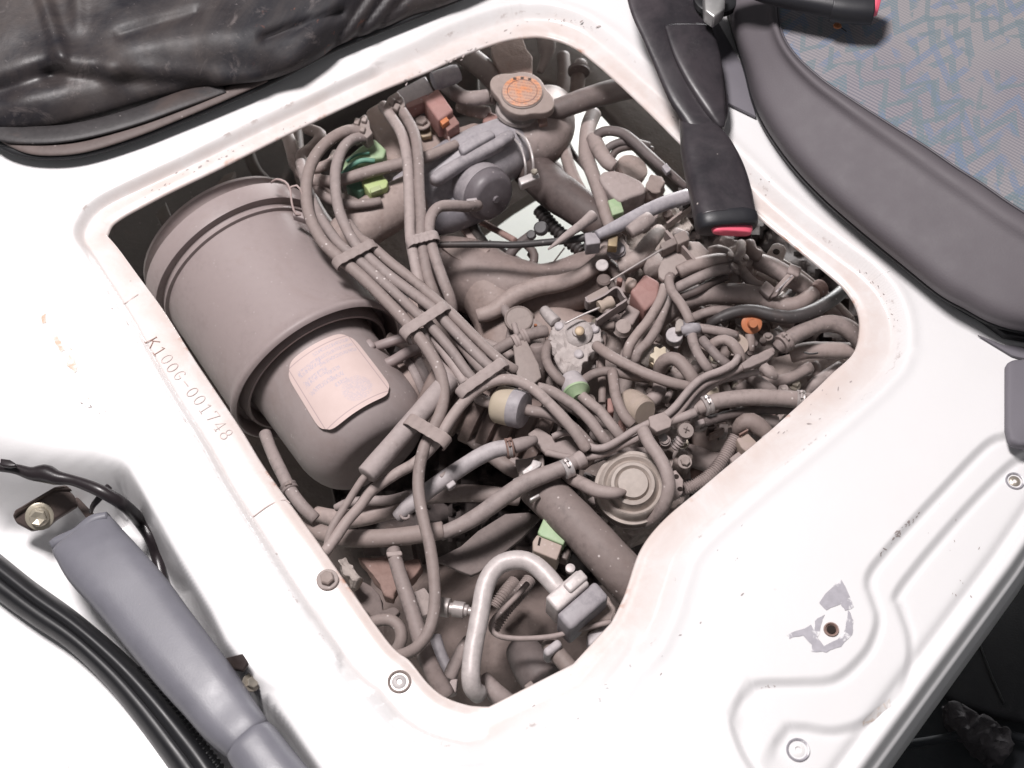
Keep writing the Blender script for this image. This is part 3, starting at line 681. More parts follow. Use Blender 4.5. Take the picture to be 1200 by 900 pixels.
col = mixc(nt, z1, base, (0.135, 0.185, 0.215)); col = mixc(nt, z2, col, (0.150, 0.190, 0.270)); col = mixc(nt, z3, col, (0.145, 0.185, 0.205))
L.new(col, b.inputs['Base Color']); b.inputs['Roughness'].default_value = 0.95; b.inputs['Sheen Weight'].default_value = 0.3; b.inputs['Specular IOR Level'].default_value = 0.1
bp = nd(nt, 'ShaderNodeBump'); bp.inputs['Strength'].default_value = 0.25; bp.inputs['Distance'].default_value = 0.0006
L.new(math_(nt, 'ADD', weave, weave2), bp.inputs['Height']); L.new(bp.outputs[0], b.inputs['Normal']); MATS['seat_fabric'] = m

seat = thing('seat', at(1100, 200, 0.02), 'grey vinyl edged seat cushion with blue and teal zigzag cloth, upper right', 'seat')
e0 = [(846, -70), (850, 0), (858, 36), (872, 80), (882, 118), (897, 150), (925, 190), (960, 228), (1005, 268), (1060, 313), (1100, 345), (1130, 362), (1160, 378), (1195, 388), (1260, 396), (1380, 404)]
e3 = [(905, -70), (911, 0), (915, 34), (930, 62), (962, 92), (1000, 118), (1045, 147), (1085, 172), (1120, 196), (1150, 215), (1180, 236), (1205, 252), (1230, 268), (1262, 290), (1300, 316), (1380, 370)]
def lerp_row(a, b_, t, z, off=0): return [(x0 + (x1 - x0) * t, y0 + (y1 - y0) * t + off, z) for (x0, y0), (x1, y1) in zip(a, b_)]
loft('bolster', [[(x + 16, y - 6, -0.6) for x, y in e0], [(x + 2, y, 0.8) for x, y in e0], lerp_row(e0, e3, 0.02, 2.2), lerp_row(e0, e3, 0.07, 3.6), lerp_row(e0, e3, 0.2, 4.6), lerp_row(e0, e3, 0.5, 5.5), lerp_row(e0, e3, 0.75, 6.2), lerp_row(e0, e3, 0.87, 6.9), lerp_row(e0, e3, 0.95, 7.0), lerp_row(e0, e3, 1.0, 6.4)], 'vinyl', seat, 160, m=50)
far = [(x + 260, y - 190) for x, y in e3]; far = [(max(x, 1000), min(y, 60)) for x, y in far]
loft('cushion', [lerp_row(e3, e3, 0, 6.45), [(x + 14, y - 11, 6.75) for x, y in e3], [(x + 50, y - 38, 7.0) for x, y in e3], [(x + 140, y - 110, 7.4) for x, y in e3], [(x + 420, y - 330, 7.6) for x, y in e3]], 'seat_fabric', seat, 160, m=40)
def seatline(name, pts, r, mat, zoff):
    S = spline([(*at(x, y, zoff / 100), r) for x, y in pts], 150); P = [Vector(s) for s in S[:, :3]]
    v, f = sweep(P, [r] * 150, 8); return mesh(name, v, f, mat, seat)
seatline('piping', e3, 0.0011, 'piping', 6.62)
seatline('bolster_contact_shadow', [(x + 2, y + 1) for x, y in e0], 0.0025, 'black_rubber', 0.9)  # black line drawn in as the contact shadow below the bolster
o = prism('trim_tab', '0', [(1112, 350), (1128, 360), (1150, 372), (1178, 392), (1200, 396), (1230, 402), (1230, 384), (1160, 368)], 0.9, 0.7, 'black_rubber', parent=seat)
# fold in the vinyl near the top
# ---- grey carpet sheet between buckle and seat
prism('carpet_strip', '0', [(798, -40), (812, 6), (842, 26), (872, 80), (886, 136), (836, 112), (790, -40)], 0.5, 0.35, 'grey_trim', 'grey carpeted trim strip between the hanging belt buckle and the seat', 'trim', bev=0.0005)
# second seat's corner at the right edge
prism('plastic_trim', '0', [(1180, 424), (1188, 420), (1260, 416), (1290, 520), (1196, 521), (1184, 516), (1180, 500)], 1.4, 1.0, 'grey_trim', 'small dark grey plastic cover at the right edge below the seat', 'cover', bev=0.004)
prism('seat_gap_shade', '0', [(1146, 392), (1176, 404), (1300, 416), (1300, 440), (1192, 418), (1186, 416)], 0.35, 0.25, 'grey_trim', 'dark wedge laid in for the shaded gap under the corner of the seat', 'mat', bev=0.0005)  # dark sheet standing in for the shadow gap below the bolster corner

# ---- seat belt buckles
def flatpath(name, pts, mat, parent, up=(0, 0, 1), n=60, power=2.6, seg=28, z=2):
    """pts: (px, py, z cm, half width px, half thickness cm)"""
    Q = []
    for p in pts:
        w = at(p[0], p[1], p[2] / 100); Q.append((*w, size('0', w, p[3]), p[4] / 100))
    S = spline(Q, n); P = [Vector(s) for s in S[:, :3]]
    v, f = sweep(P, list(S[:, 4]), seg, True, list(S[:, 3]), up=up, power=power)
    return mesh(name, v, f, mat, parent)
m, nt, b = newmat('sleeve_plastic'); co = nd(nt, 'ShaderNodeTexCoord').outputs['Object']
c = mixc(nt, ramp(nt, noise_(nt, co, 14, 6, 0.7, 0.5), [(0.4, (0,) * 3), (0.7, (1,) * 3)]), (0.024, 0.021, 0.025), (0.060, 0.050, 0.056))
v = nd(nt, 'ShaderNodeTexVoronoi'); v.inputs['Scale'].default_value = 60; nt.links.new(co, v.inputs['Vector'])
sf = math_(nt, 'MULTIPLY', ramp(nt, v.outputs['Distance'], [(0.045, (1,) * 3), (0.08, (0,) * 3)]), ramp(nt, noise_(nt, co, 30, 2), [(0.58, (0,) * 3), (0.62, (.9,) * 3)]))
c = mixc(nt, sf, c, (0.5, 0.45, 0.42)); nt.links.new(c, b.inputs['Base Color']); nt.links.new(ramp(nt, noise_(nt, co, 25, 5), [(0.3, (.27,) * 3), (0.7, (.55,) * 3)]), b.inputs['Roughness'])
bp = nd(nt, 'ShaderNodeBump'); bp.inputs['Strength'].default_value = 0.3; bp.inputs['Distance'].default_value = 0.0015; nt.links.new(noise_(nt, co, 40, 4), bp.inputs['Height']); nt.links.new(bp.outputs[0], b.inputs['Normal'])
MATS['sleeve_plastic'] = m
bk = thing('belt_buckle', at(845, 220, 0.02), 'black seat belt buckle in a twisted sleeve hanging over the engine opening', 'seat belt buckle')
flatpath('sleeve', [(770, -70, 4.2, 46, .5), (778, 0, 3.8, 46, .5), (794, 40, 3.4, 46, .5), (806, 75, 3.0, 43, .55), (815, 105, 2.7, 39, .6), (822, 128, 2.4, 34, .65), (826, 150, 2.2, 24, .7), (829, 162, 2.1, 18, .6)], 'sleeve_plastic', bk, up=(0.25, -0.1, 1))
flatpath('buckle_body', [(812, 138, 2.0, 17, .8), (818, 152, 2.0, 22, .95), (827, 172, 2.1, 30, 1.1), (837, 200, 2.2, 35, 1.2), (844, 225, 2.3, 36, 1.25), (848, 247, 2.4, 36, 1.4), (851, 259, 2.4, 36, 1.45)], 'sleeve_plastic', bk, up=(0.05, 0.2, 1), power=3.4)
flatpath('end_collar', [(850.5, 255, 2.35, 36.5, 1.46), (851, 260, 2.35, 37, 1.5), (852, 266, 2.3, 36, 1.42), (852.5, 269, 2.25, 33, 1.2)], 'black_plastic', bk, up=(0.05, 0.2, 1), power=3.4, n=20)
flatpath('release_button', [(857, 262, 2.5, 25, .55), (857.5, 269, 2.45, 25, .55), (858, 273.5, 2.40, 23, .46)], 'red_button', bk, up=(0.18, 0.2, 1), power=3.0, n=12)
flatpath('sleeve_lobe', [(806, 30, 4.0, 30, .3), (816, 62, 3.7, 30, .4), (826, 95, 3.3, 24, .5), (836, 125, 2.9, 15, .55), (843, 143, 2.6, 8, .4), (846, 150, 2.5, 3, .2)], 'sleeve_plastic', bk, up=(0.25, -0.1, 1))
bk2 = thing('belt_buckle', at(960, 5, 0.1), 'black seat belt buckle lying on the zigzag seat cloth at the top edge', 'seat belt buckle')
flatpath('sleeve', [(842, -22, 8.6, 14, .7), (870, -22, 9.2, 16, .8), (900, -14, 9.6, 20, .9), (940, -6, 9.9, 22, 1.0), (985, 2, 10, 24, 1.1)], 'black_plastic', bk2)
flatpath('buckle_body', [(975, 2, 10, 24, 1.1), (990, 4, 10, 25, 1.15), (1010, 6, 10, 25, 1.15), (1022, 7, 10, 24, 1.1)], 'black_plastic', bk2, n=30)
flatpath('release_button', [(1019, 2, 10.3, 19, .8), (1026, 3, 10.3, 19, .8), (1031, 4, 10.3, 17, .6)], 'red_button', bk2, n=12)
o = disc('anchor_bolt', '0', 838, 2, 4.0, 26, [(0, 1), (.3, 1), (.34, .9), (.3, .6)], 'black_rubber', label='steel hex anchor bolt in a black rubber ring at the top edge beside the seat', cat='bolt')
prism('hex_head', '0', [(825, -12), (850, -12), (849.5, 10), (837, 20), (826, 12)], 6.2, 1.4, 'steel', parent=o, bev=0.0015)
# crumb on the cushion
cr = disc('crumb', '0', 981, 31.5, 8.0, 5, [(0, .5), (.3, 1), (.6, .9), (.9, .3)], 'orange', label='tiny orange crumb on the seat cloth just under the upper buckle', cat='crumb')
tube('stem', '0', [(984, 31, 8.0), (988, 34, 8.0), (992, 37, 7.9)], 0.7, 'black_rubber', parent=cr)

# ---- parking brake lever, lower left, on the sill floor
hb = thing('parking_brake_lever', at(200, 760, -0.05), 'blue grey plastic covered parking brake lever standing on the sill floor, lower left', 'brake lever')
flatpath('lever_cover', [(93, 623, -2.0, 34, .5), (96, 627, -2.0, 38, 1.0), (104, 638, -1.9, 40, 1.4), (117, 656, -1.8, 42, 1.7), (140, 681, -1.7, 42, 1.85), (164, 709, -1.6, 42, 1.9), (190, 743, -1.5, 41, 2.0), (217, 777, -1.3, 40, 2.0), (245, 811, -1.1, 38, 1.95), (267, 840, -1.0, 35.5, 1.85), (285, 860, -0.8, 32, 1.8), (293, 869, -0.8, 30, 1.7)], 'lever_grey', hb, power=3.2, n=80, seg=40)
flatpath('grip', [(291, 867, -0.8, 30, 1.75), (295, 872, -0.8, 32, 1.9), (301, 880, -0.8, 33, 1.95), (325, 912, -0.7, 34, 2.0), (370, 965, -0.6, 34, 2.0), (430, 1035, -.5, 33, 2)], 'lever_grey', hb, power=2.6, n=50, seg=36)
flatpath('lip', [(64, 642, -2.6, 7, .9), (72, 638, -2.5, 8, 1.0), (92, 628, -2.0, 9, .8), (110, 613, -1.6, 8, .8), (128, 607, -1.4, 6, .7)], 'lever_grey', hb, n=40, seg=20)
patch_ = prism('wear_mark', '0', [(163, 708), (169, 706), (176, 705), (184, 707), (186, 711), (181, 716), (175, 715), (168, 713)], 0.36, 0.5, 'cream_dirty', parent=hb, bev=0)
brk = prism('bracket', 'V', [(85, 440, -3.6), (110, 400, -3.4), (380, 245, -2.6), (450, 232, -2.5), (520, 300, -2.8), (540, 370, -3.2), (390, 465, -3.7), (330, 520, -4), (215, 545, -4.1), (110, 490, -3.9)], -4.9, 0.5, 'brown_metal', parent=hb, bev=0.0015)
prism('bracket_rib', 'V', [(88, 450, -3.3), (100, 405, -3.1), (380, 240, -2.2), (460, 225, -2.1), (505, 260, -2.3), (380, 262, -2.5), (130, 420, -3.1)], -4.3, 0.5, 'brown_metal', parent=hb, bev=0.0015)
prism('bracket_arm', 'V', [(440, 240, -5), (490, 255, -5), (700, 470, -2.6), (650, 530, -2.6), (620, 480, -3)], -4, 0.5, 'brown_metal', parent=hb)
bo = thing('flange_bolt', zp('V', 285, 455, -3.6), 'zinc plated flange bolt holding the brown bracket of the brake lever', 'bolt')
p = zp('V', 280, 450, -3.6); ax = Vector((0.22, -0.62, 1)).normalized(); q = size('V', p, 98)
lathe('washer', p, p + ax, [(0, q), (q * .16, q), (q * .2, q * .92), (q * .2, q * .5)], 'zincbolt', bo)
lathe('collar', p, p + ax, [(q * .15, q * .75), (q * .55, q * .66), (q * .7, q * .5)], 'zincbolt', bo)
lathe('hex_head', p, p + ax, [(q * .5, q * .62), (q * 1.15, q * .62), (q * 1.25, q * .5), (q * 1.2, q * .36), (q * 1.1, q * .1)], 'zincbolt', bo, 6, sharp=20)
tube('screw_end', 'V', [(520, 590, -4.2), (548, 572, -3.8), (575, 590, -3.4)], [20, 26, 20], 'brown_metal', parent=hb, ribs=5, rib_depth=0.08)
def over(P, gap, zone='V'):
    """give each pixel a height gap cm above the panel under it"""
    ox, oy, s = ZONE[zone]; return [(x, y, on_panel(ox + x / s, oy + y / s).z * 100 + gap) for x, y in P]
tube('brake_cable', 'V', over([(-220, 95), (0, 105), (120, 120), (220, 150), (320, 150), (400, 180), (500, 195), (620, 235), (740, 290), (870, 370), (980, 480), (1060, 600), (1100, 720), (1130, 850), (1160, 980)], 0.9),
     [34, 34, 38, 48, 66, 52, 38, 42, 46, 46, 48, 46, 42, 40, 38], 'blackcable', 'shiny black taped cable curving from the left edge behind the brake lever', 'cable')
tube('cable_clip', 'V', [(640, 420, -2.4), (655, 375, -1.4), (700, 320, -.8), (745, 265, -.6), (768, 240, -.6)], [14, 20, 26, 28, 26], 'blackcable', 'black peg shaped clip standing over the cable behind the brake lever', 'clip')
prism('clip_plate', 'V', over([(0, 40), (70, 50), (110, 75), (115, 95), (60, 100), (0, 90)], 2.2), -1.4, 0.4, 'blackcable', 'flat black tag on the cable at the left edge', 'tag')

# ---- black door weatherstrip, lower left
ws = thing('weatherstrip', at(120, 780, -0.06), 'thick black rubber door weatherstrip sweeping across the bottom left corner', 'weatherstrip')
wu = [(-90, 590), (-30, 628), (0, 650), (40, 682), (90, 718), (140, 760), (180, 800), (215, 840), (250, 885), (300, 960), (340, 1030)]
wl = [(-90, 640), (-30, 682), (0, 706), (36, 732), (80, 762), (120, 800), (155, 842), (190, 890), (210, 920), (245, 980), (280, 1040)]
mid = lambda t, z: [(a[0] + (c_[0] - a[0]) * t, a[1] + (c_[1] - a[1]) * t, z) for a, c_ in zip(wu, wl)]
loft('bulb', [mid(-.02, -6.9), mid(0.0, -6.0), mid(.06, -5.1), mid(.16, -4.6), mid(.30, -4.4), mid(.42, -4.5), mid(.50, -4.8)], 'black_rubber', ws, 120, m=30)
loft('lip_strip', [mid(.485, -4.95), mid(.52, -4.8), mid(.62, -4.7), mid(.76, -4.8), mid(.88, -5.2), mid(.96, -5.8), mid(1.0, -6.9)], 'black_rubber', ws, 120, m=30)
tube('ribbed_conduit', '0', [(158, 786, -5.6), (180, 810, -5.5), (205, 838, -5.4), (230, 868, -5.3), (262, 908, -5.2), (300, 960, -5.2)], 6.5, 'black_rubber', 'thin black ribbed conduit between the weatherstrip and the brake lever', 'conduit', ribs=34, rib_depth=0.22)
sb = prism('seat_stay_bracket', '0', over([(258, 772), (284, 765), (291, 776), (284, 785), (262, 782)], 1.6, '0'), -3.5, 0.6, 'brown_metal', 'small brown bracket tucked between brake lever and white seat box', 'bracket')
bolt('brass_nut', '0', 294, 800, on_panel(294, 800).z * 100 + 0.6, 11, 'zinc', (0.6, -0.2, 1), None, 'small brassy nut below the brown bracket between lever and seat box')
# ---- loose fasteners on the body panel
def pbolt(x, y, r, mat, label, kind='bolt', ringmat=None, rim=False):
    p = on_panel(x, y, 0); R = size('0', p, r); t = thing('panel_bolt' if kind == 'bolt' else kind, p, label, 'bolt' if kind == 'bolt' else kind.replace('_', ' '))
    if rim:
        lathe('ring', p, p + Vector((0, 0, 1)), [(-.0005, R), (.001, R), (.0016, R * .93), (.0013, R * .84), (-.0004, R * .74), (-.001, R * .72)], ringmat, t, 36)
        lathe('head', p, p + Vector((0, 0, 1)), [(-.0014, R * .78), (-.0004, R * .72), (.0006, R * .5), (.0010, R * .3), (.0002, R * .22), (-.0008, R * .16)], mat, t, 28)
    else:
        lathe('washer', p, p + Vector((0, 0, 1)), [(-.0005, R), (.0016, R), (.0022, R * .93), (.0022, R * .3)], mat, t, 32)
        lathe('hex_head', p, p + Vector((0, 0, 1)), [(.002, R * .66), (.0055, R * .66), (.0064, R * .54), (.006, R * .3), (.0056, R * .05)], mat, t, 6, sharp=20)
    return t
pbolt(384, 680, 13, 'plate', 'dusty brown hex flange bolt in the flange left of the opening')
pbolt(468, 799, 14, 'screw_grey', 'white painted screw in a grey ring on the flange below left of the opening', ringmat='plate', rim=True)
pbolt(935, 879, 14, 'white_plain', 'white painted round plug with a scratched metal ring near the bottom edge', ringmat='bare_metal', rim=True)
t = pbolt(1189, 564, 11, 'zinc', 'brassy recessed screw in an oval seat near the right edge', ringmat='bare_metal', rim=True)
p = on_panel(974, 738, 0.0003); R = size('0', p, 9)
t = thing('threaded_hole', p, 'rusty pink threaded hole in the middle of the scraped bare metal patch', 'hole')
lathe('rim', p, p + Vector((0, 0, 1)), [(-.0002, R), (.0012, R * .95), (.0012, R * .8), (-.0006, R * .62), (-.0008, R * .5)], 'rust', t)
lathe('bore', p, p + Vector((0, 0, 1)), [(.0002, R * .62), (.0006, R * .55), (.0005, .0001)], 'hole_dark', t)
# ---- footwell things
fwm = prism('footwell_mat', '0', [(1098, 806), (1130, 700), (1230, 560), (1500, 560), (1500, 760), (1220, 846), (1165, 838), (1128, 826)], -23, 1.5, 'mat_black', 'smooth black moulded mat in the dark footwell at the lower right corner', 'mat', bev=0.005)
tube('mat_seam', '0', [(1144, 745, -22.9), (1160, 788, -22.9), (1176, 824, -22.9)], 1.6, 'black_rubber', parent=fwm)
tube('carpet_fold', '0', [(1020, 880, -24), (1090, 868, -24), (1160, 858, -24), (1260, 880, -24)], 5, 'footwell', 'dark rounded carpet fold below the footwell mat', 'carpet')
ck = prism('crumpled_cloth', '0', [(1112, 820), (1128, 826), (1146, 838), (1170, 842), (1184, 856), (1191, 872), (1186, 882), (1172, 888), (1158, 880), (1146, 870), (1132, 862), (1122, 846)], -22.5, 3, 'dark_sock', 'dirty crumpled dark cloth lying in the footwell, lower right corner', 'cloth', rough=0.004, bev=0.003)
# ================================================================== AIR CLEANER
ac = thing('air_cleaner', at(330, 380, -0.12), 'large round dusty grey air cleaner can lying at the left of the opening', 'air cleaner')
def along(perp, al, z): return at(perp * 0.81 + al * 0.59, -perp * 0.59 + al * 0.81, z)
a0 = along(44, 384, -0.115); a1 = along(44, 576, -0.115); axd = (a1 - a0).normalized(); Lc = (a1 - a0).length; R = 109 / FPX * (CAM.z + 0.115) * 1.155
R = size('0', a1, 109)
lathe('can_body', a0, a1, [(0.12 * Lc, R * .9), (0.12 * Lc, R * .965), (0.5 * Lc, R * .975), (.90 * Lc, R * .985), (.93 * Lc, R * 1.0), (.945 * Lc, R * 1.025), (.96 * Lc, R * 1.035), (.975 * Lc, R * 1.025), (.985 * Lc, R * .995), (.975 * Lc, R * .97), (.93 * Lc, R * .955), (.90 * Lc, R * .94), (.90 * Lc, R * .885), (.96 * Lc, R * .87), (.985 * Lc, R * .855), (.985 * Lc, R * .83), (.95 * Lc, R * .81), (.90 * Lc, R * .79), (.90 * Lc, R * .5)], 'can', ac, 120, sharp=50)
lathe('lid', a0, a1, [(.09 * Lc, R * .85), (.09 * Lc, R * 1.02), (.10 * Lc, R * 1.07), (.20 * Lc, R * 1.085), (.215 * Lc, R * 1.075), (.215 * Lc, R * .985), (.24 * Lc, R * .98), (.245 * Lc, R * 1.01), (.258 * Lc, R * 1.01), (.262 * Lc, R * .972)], 'can', ac, 120, sharp=50)
lathe('rear_flange', a0, a1, [(.0, R * .8), (.0, R * .99), (.02 * Lc, R * 1.0), (.04 * Lc, R * .96), (.08 * Lc, R * .9)], 'can', ac, 90, sharp=50)
CR = R * .735; prof = [(.88 * Lc, CR * 1.03), (1.0 * Lc, CR * 1.0), (1.34 * Lc, CR * .98)]
for k in range(1, 11):
    a = math.radians(9 * k); prof.append((1.34 * Lc + math.sin(a) * .22 * Lc, CR * (0.98 - (1 - math.cos(a)) * .40)))
prof += [(1.572 * Lc, CR * .3), (1.576 * Lc, CR * .02)]
lathe('intake_cup', a0, a1, prof, 'cup', ac, 120, sharp=60)
# sticker wrapped on the cup
m, nt, b = newmat('air_sticker'); L = nt.links; uv = nd(nt, 'ShaderNodeTexCoord').outputs['UV']
sep = nd(nt, 'ShaderNodeSeparateXYZ'); L.new(uv, sep.inputs[0]); U, Vv = sep.outputs[0], sep.outputs[1]
base = mixc(nt, noise_(nt, uv, 5, 5), (0.55, 0.43, 0.40), (0.64, 0.51, 0.485))
def win(s, a, b_, soft=.01): return math_(nt, 'MULTIPLY', ramp(nt, s, [(a, (0,) * 3), (a + soft, (1,) * 3)]), ramp(nt, s, [(b_ - soft, (1,) * 3), (b_, (0,) * 3)]))
def text_rows(u0, u1, v0, v1, rows, gap, seed):
    rv = math_(nt, 'PINGPONG', math_(nt, 'MULTIPLY', Vv, rows), 1.0); r_ = ramp(nt, rv, [(0.35, (0,) * 3), (0.45, (1,) * 3)])
    mp_ = nd(nt, 'ShaderNodeMapping'); mp_.inputs['Scale'].default_value = (gap, rows * .5, 1); mp_.inputs['Location'].default_value = (seed, 0, 0); L.new(uv, mp_.inputs[0])
    g = ramp(nt, noise_(nt, mp_.outputs[0], 3, 3, 0.8), [(0.47, (0,) * 3), (0.55, (1,) * 3)])
    return math_(nt, 'MULTIPLY', math_(nt, 'MULTIPLY', win(U, u0, u1), win(Vv, v0, v1)), math_(nt, 'MULTIPLY', r_, g))
tx = math_(nt, 'ADD', text_rows(.40, .92, .70, .93, 26, 22, 1), math_(nt, 'ADD', text_rows(.12, .46, .48, .86, 14, 16, 5), text_rows(.42, .60, .36, .62, 22, 20, 9)), None, True)
# round diagram low on the label
dx = math_(nt, 'SUBTRACT', U, 0.62); dy = math_(nt, 'SUBTRACT', Vv, 0.25); rr_ = math_(nt, 'SQRT', math_(nt, 'ADD', math_(nt, 'MULTIPLY', dx, dx), math_(nt, 'MULTIPLY', math_(nt, 'MULTIPLY', dy, dy), 1.3)))
dg_ = math_(nt, 'MULTIPLY', ramp(nt, rr_, [(0.17, (.6,) * 3), (0.19, (0,) * 3)]), ramp(nt, noise_(nt, uv, 26, 3, .7, 2), [(0.44, (0,) * 3), (0.54, (1,) * 3)]))
col = mixc(nt, math_(nt, 'MULTIPLY', math_(nt, 'MAXIMUM', tx, dg_), .6), base, (0.38, 0.36, 0.46))
e1 = math_(nt, 'MAXIMUM', math_(nt, 'ABSOLUTE', math_(nt, 'SUBTRACT', U, .5)), math_(nt, 'ABSOLUTE', math_(nt, 'SUBTRACT', Vv, .5)))
col = mixc(nt, math_(nt, 'MULTIPLY', win(e1, .432, .446, .004), .7), col, (0.30, 0.22, 0.24)); L.new(col, b.inputs['Base Color']); b.inputs['Roughness'].default_value = 0.7
MATS['air_sticker'] = m
def sticker(name, poly, mat, parent, rad, lift=0.0006, nu=26, nv=22):
    """rounded label fitted to the cup: corners given in pixels are dropped on to the cylinder"""
    def hit(px, py):
        d = (at(px, py, -0.5) - CAM).normalized(); w = CAM - a0
        dd = d - axd * d.dot(axd); ww = w - axd * w.dot(axd); A_, B_, C_ = dd.dot(dd), 2 * dd.dot(ww), ww.dot(ww) - (rad + lift) ** 2
        t = (-B_ - math.sqrt(max(0, B_ * B_ - 4 * A_ * C_))) / (2 * A_); return CAM + d * t
    u0 = axd.orthogonal().normalized(); w0 = axd.cross(u0)
    Cn = []
    for px, py in poly:
        h = hit(px, py) - a0; Cn.append((h.dot(axd), math.atan2(h.dot(w0), h.dot(u0))))
    V = []; F = []; UV = []
    for j in range(nv + 1):
        for i in range(nu + 1):
            u, v = i / nu, j / nv
            x, y = u * 2 - 1, v * 2 - 1; k = 0.86      # squircle corners
            ex = x * math.sqrt(1 - (1 - k ** 2) * y ** 8); ey = y * math.sqrt(1 - (1 - k ** 2) * x ** 8); u2, v2 = ex / 2 + .5, ey / 2 + .5
            t = [(1 - u2) * (1 - v2), u2 * (1 - v2), u2 * v2, (1 - u2) * v2]
            al = sum(t[q] * Cn[q][0] for q in range(4)); an = sum(t[q] * Cn[q][1] for q in range(4))
            rr = rad + lift; V.append(a0 + axd * al + (u0 * math.cos(an) + w0 * math.sin(an)) * rr); UV.append((u2, 1 - v2))
    for j in range(nv):
        for i in range(nu): a = j * (nu + 1) + i; F.append((a, a + 1, a + nu + 2, a + nu + 1))
    o = mesh(name, V, F, mat, parent); uvl = o.data.uv_layers.new(name='UVMap')
    for l in o.data.loops: uvl.data[l.index].uv = UV[l.vertex_index]
    if sum(p.normal.z for p in o.data.polygons) < 0: o.data.flip_normals()
    return o
sticker('sticker', [(331, 432), (409, 388), (465, 461), (381, 514)], 'air_sticker', ac, CR * .992, 0.0009)
for pts in ([(318, 214, -2.6), (324, 210, -2.0), (334, 213, -2.0), (340, 222, -2.2), (342, 238, -2.6), (346, 250, -3.0), (352, 252, -3.2)], [(338, 222, -2.4), (346, 217, -2.2), (352, 222, -2.4), (356, 234, -3.0), (360, 248, -3.4)]):
    tube('spring_clip', '0', pts, 1.3, 'wire', parent=ac)
box('clip_latch', '0', 351, 251, -3.2, 16, 7, 0.8, 18, 'can', parent=ac)
tube('nozzle', 'H', [(270, 215, -8), (350, 190, -7.6), (440, 160, -7.4)], [24, 27, 27], 'can', parent=ac)
tube('nozzle', 'H', [(300, 320, -8.4), (370, 292, -8.0), (440, 250, -8.4), (500, 225, -9)], [28, 30, 30, 30], 'can', parent=ac)
box('nozzle_boss', 'H', 245, 195, -7.2, 60, 50, 2, 50, 'can', parent=ac, bev=0.003)
# outlet elbow out of the cup
tube('outlet', '0', [(452, 470, -12), (480, 455, -12), (512, 442, -12)], [36, 32, 30], 'manifold', 'smooth brown duct stub between air cleaner cup and ribbed hose', 'duct')
band('0', 492, 450, -12, 12, -5, 33, 20, 'strap', C.objects['outlet'] if False else bpy.data.objects['outlet'], screw=False)
b0 = at(498, 452, -0.082); b1 = at(640, 520, -0.105); Lb = (b1 - b0).length; q = size('0', b0, 40); pr = [(0, q * .7)]
for k in range(8):
    t = Lb * k / 8; w_ = Lb / 8; pr += [(t + w_ * .03, q * .80), (t + w_ * .10, q * .98), (t + w_ * .18, q * 1.03), (t + w_ * .74, q * 1.03), (t + w_ * .82, q * .98), (t + w_ * .90, q * .80)]
lathe('ribbed_intake_hose', b0, b1, pr, 'bellows', None, 64, 'wide brown ribbed intake hose under the hose bundle beside the air cleaner', 'intake hose', sharp=30)

# ================================================================== ENGINE MASS UNDERNEATH
def lumpy(name, pts, z, thick, mat, label, cat, rough=0.003, **kw): return prism(name, '0', pts, z, thick, mat, label, cat, rough=rough, bev=0.004, **kw)
def terrain(name, poly, zf, mat, label, cat, skirt=6, step=5.0):
    """a cast block seen from above: a height field over a pixel outline with walls down"""
    xs = [p[0] for p in poly]; ys = [p[1] for p in poly]; x0, x1, y0, y1 = min(xs), max(xs), min(ys), max(ys)
    nx, ny = int((x1 - x0) / step) + 1, int((y1 - y0) / step) + 1
    def inside(x, y):
        c = False; n = len(poly)
        for i in range(n):
            (ax, ay), (bx, by) = poly[i], poly[(i + 1) % n]
            if (ay > y) != (by > y) and x < (bx - ax) * (y - ay) / (by - ay) + ax: c = not c
        return c
    idx = {}; V = []; F = []
    for j in range(ny):
        for i in range(nx):
            x, y = x0 + i * step, y0 + j * step
            if inside(x, y): idx[i, j] = len(V); V.append(at(x, y, zf(x, y) / 100))
    for (i, j) in list(idx):
        q = [(i, j), (i, j + 1), (i + 1, j + 1), (i + 1, j)]
        if all(k in idx for k in q): F.append(tuple(idx[k] for k in q))
    cnt = {}
    for f in F:
        for k in range(4): e = (f[k], f[(k + 1) % 4]); cnt[e] = 1
    nb = len(V); low = {}
    for (a, b_) in [e for e in cnt if (e[1], e[0]) not in cnt]:
        for v in (a, b_):
            if v not in low: low[v] = len(V); V.append(V[v] + Vector((0, 0, -skirt / 100)))
        F.append((b_, a, low[a], low[b_]))
    o = mesh(name, V, F, mat); tag(o, label, cat); crease(o, 50); return o
def bz(x, y):
    z = -19 + 2.6 * noise.noise(Vector((x / 42, y / 42, 1))) + 1.0 * noise.noise(Vector((x / 13, y / 13, 5)))
    q = noise.noise(Vector((x / 30, y / 30, 9)))
    z += 1.6 if q > 0.12 else 0
    z += 1.4 if (int(x * 0.8 + y * 0.6) % 34) < 9 and x > 560 else 0
    return z
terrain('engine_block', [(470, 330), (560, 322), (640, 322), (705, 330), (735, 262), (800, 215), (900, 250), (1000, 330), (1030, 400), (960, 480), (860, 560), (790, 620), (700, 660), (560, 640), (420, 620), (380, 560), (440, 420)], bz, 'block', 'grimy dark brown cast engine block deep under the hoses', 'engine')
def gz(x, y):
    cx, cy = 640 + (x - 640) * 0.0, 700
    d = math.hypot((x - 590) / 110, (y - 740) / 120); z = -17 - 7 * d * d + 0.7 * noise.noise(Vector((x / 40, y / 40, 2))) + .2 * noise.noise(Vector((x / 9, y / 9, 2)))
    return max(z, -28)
terrain('gearbox_housing', [(430, 640), (500, 600), (640, 590), (760, 590), (780, 640), (740, 780), (640, 850), (540, 850), (440, 780)], gz, 'bay_mid', 'smooth dark rounded housing at the bottom of the opening behind the bent pale pipe', 'housing', 8)
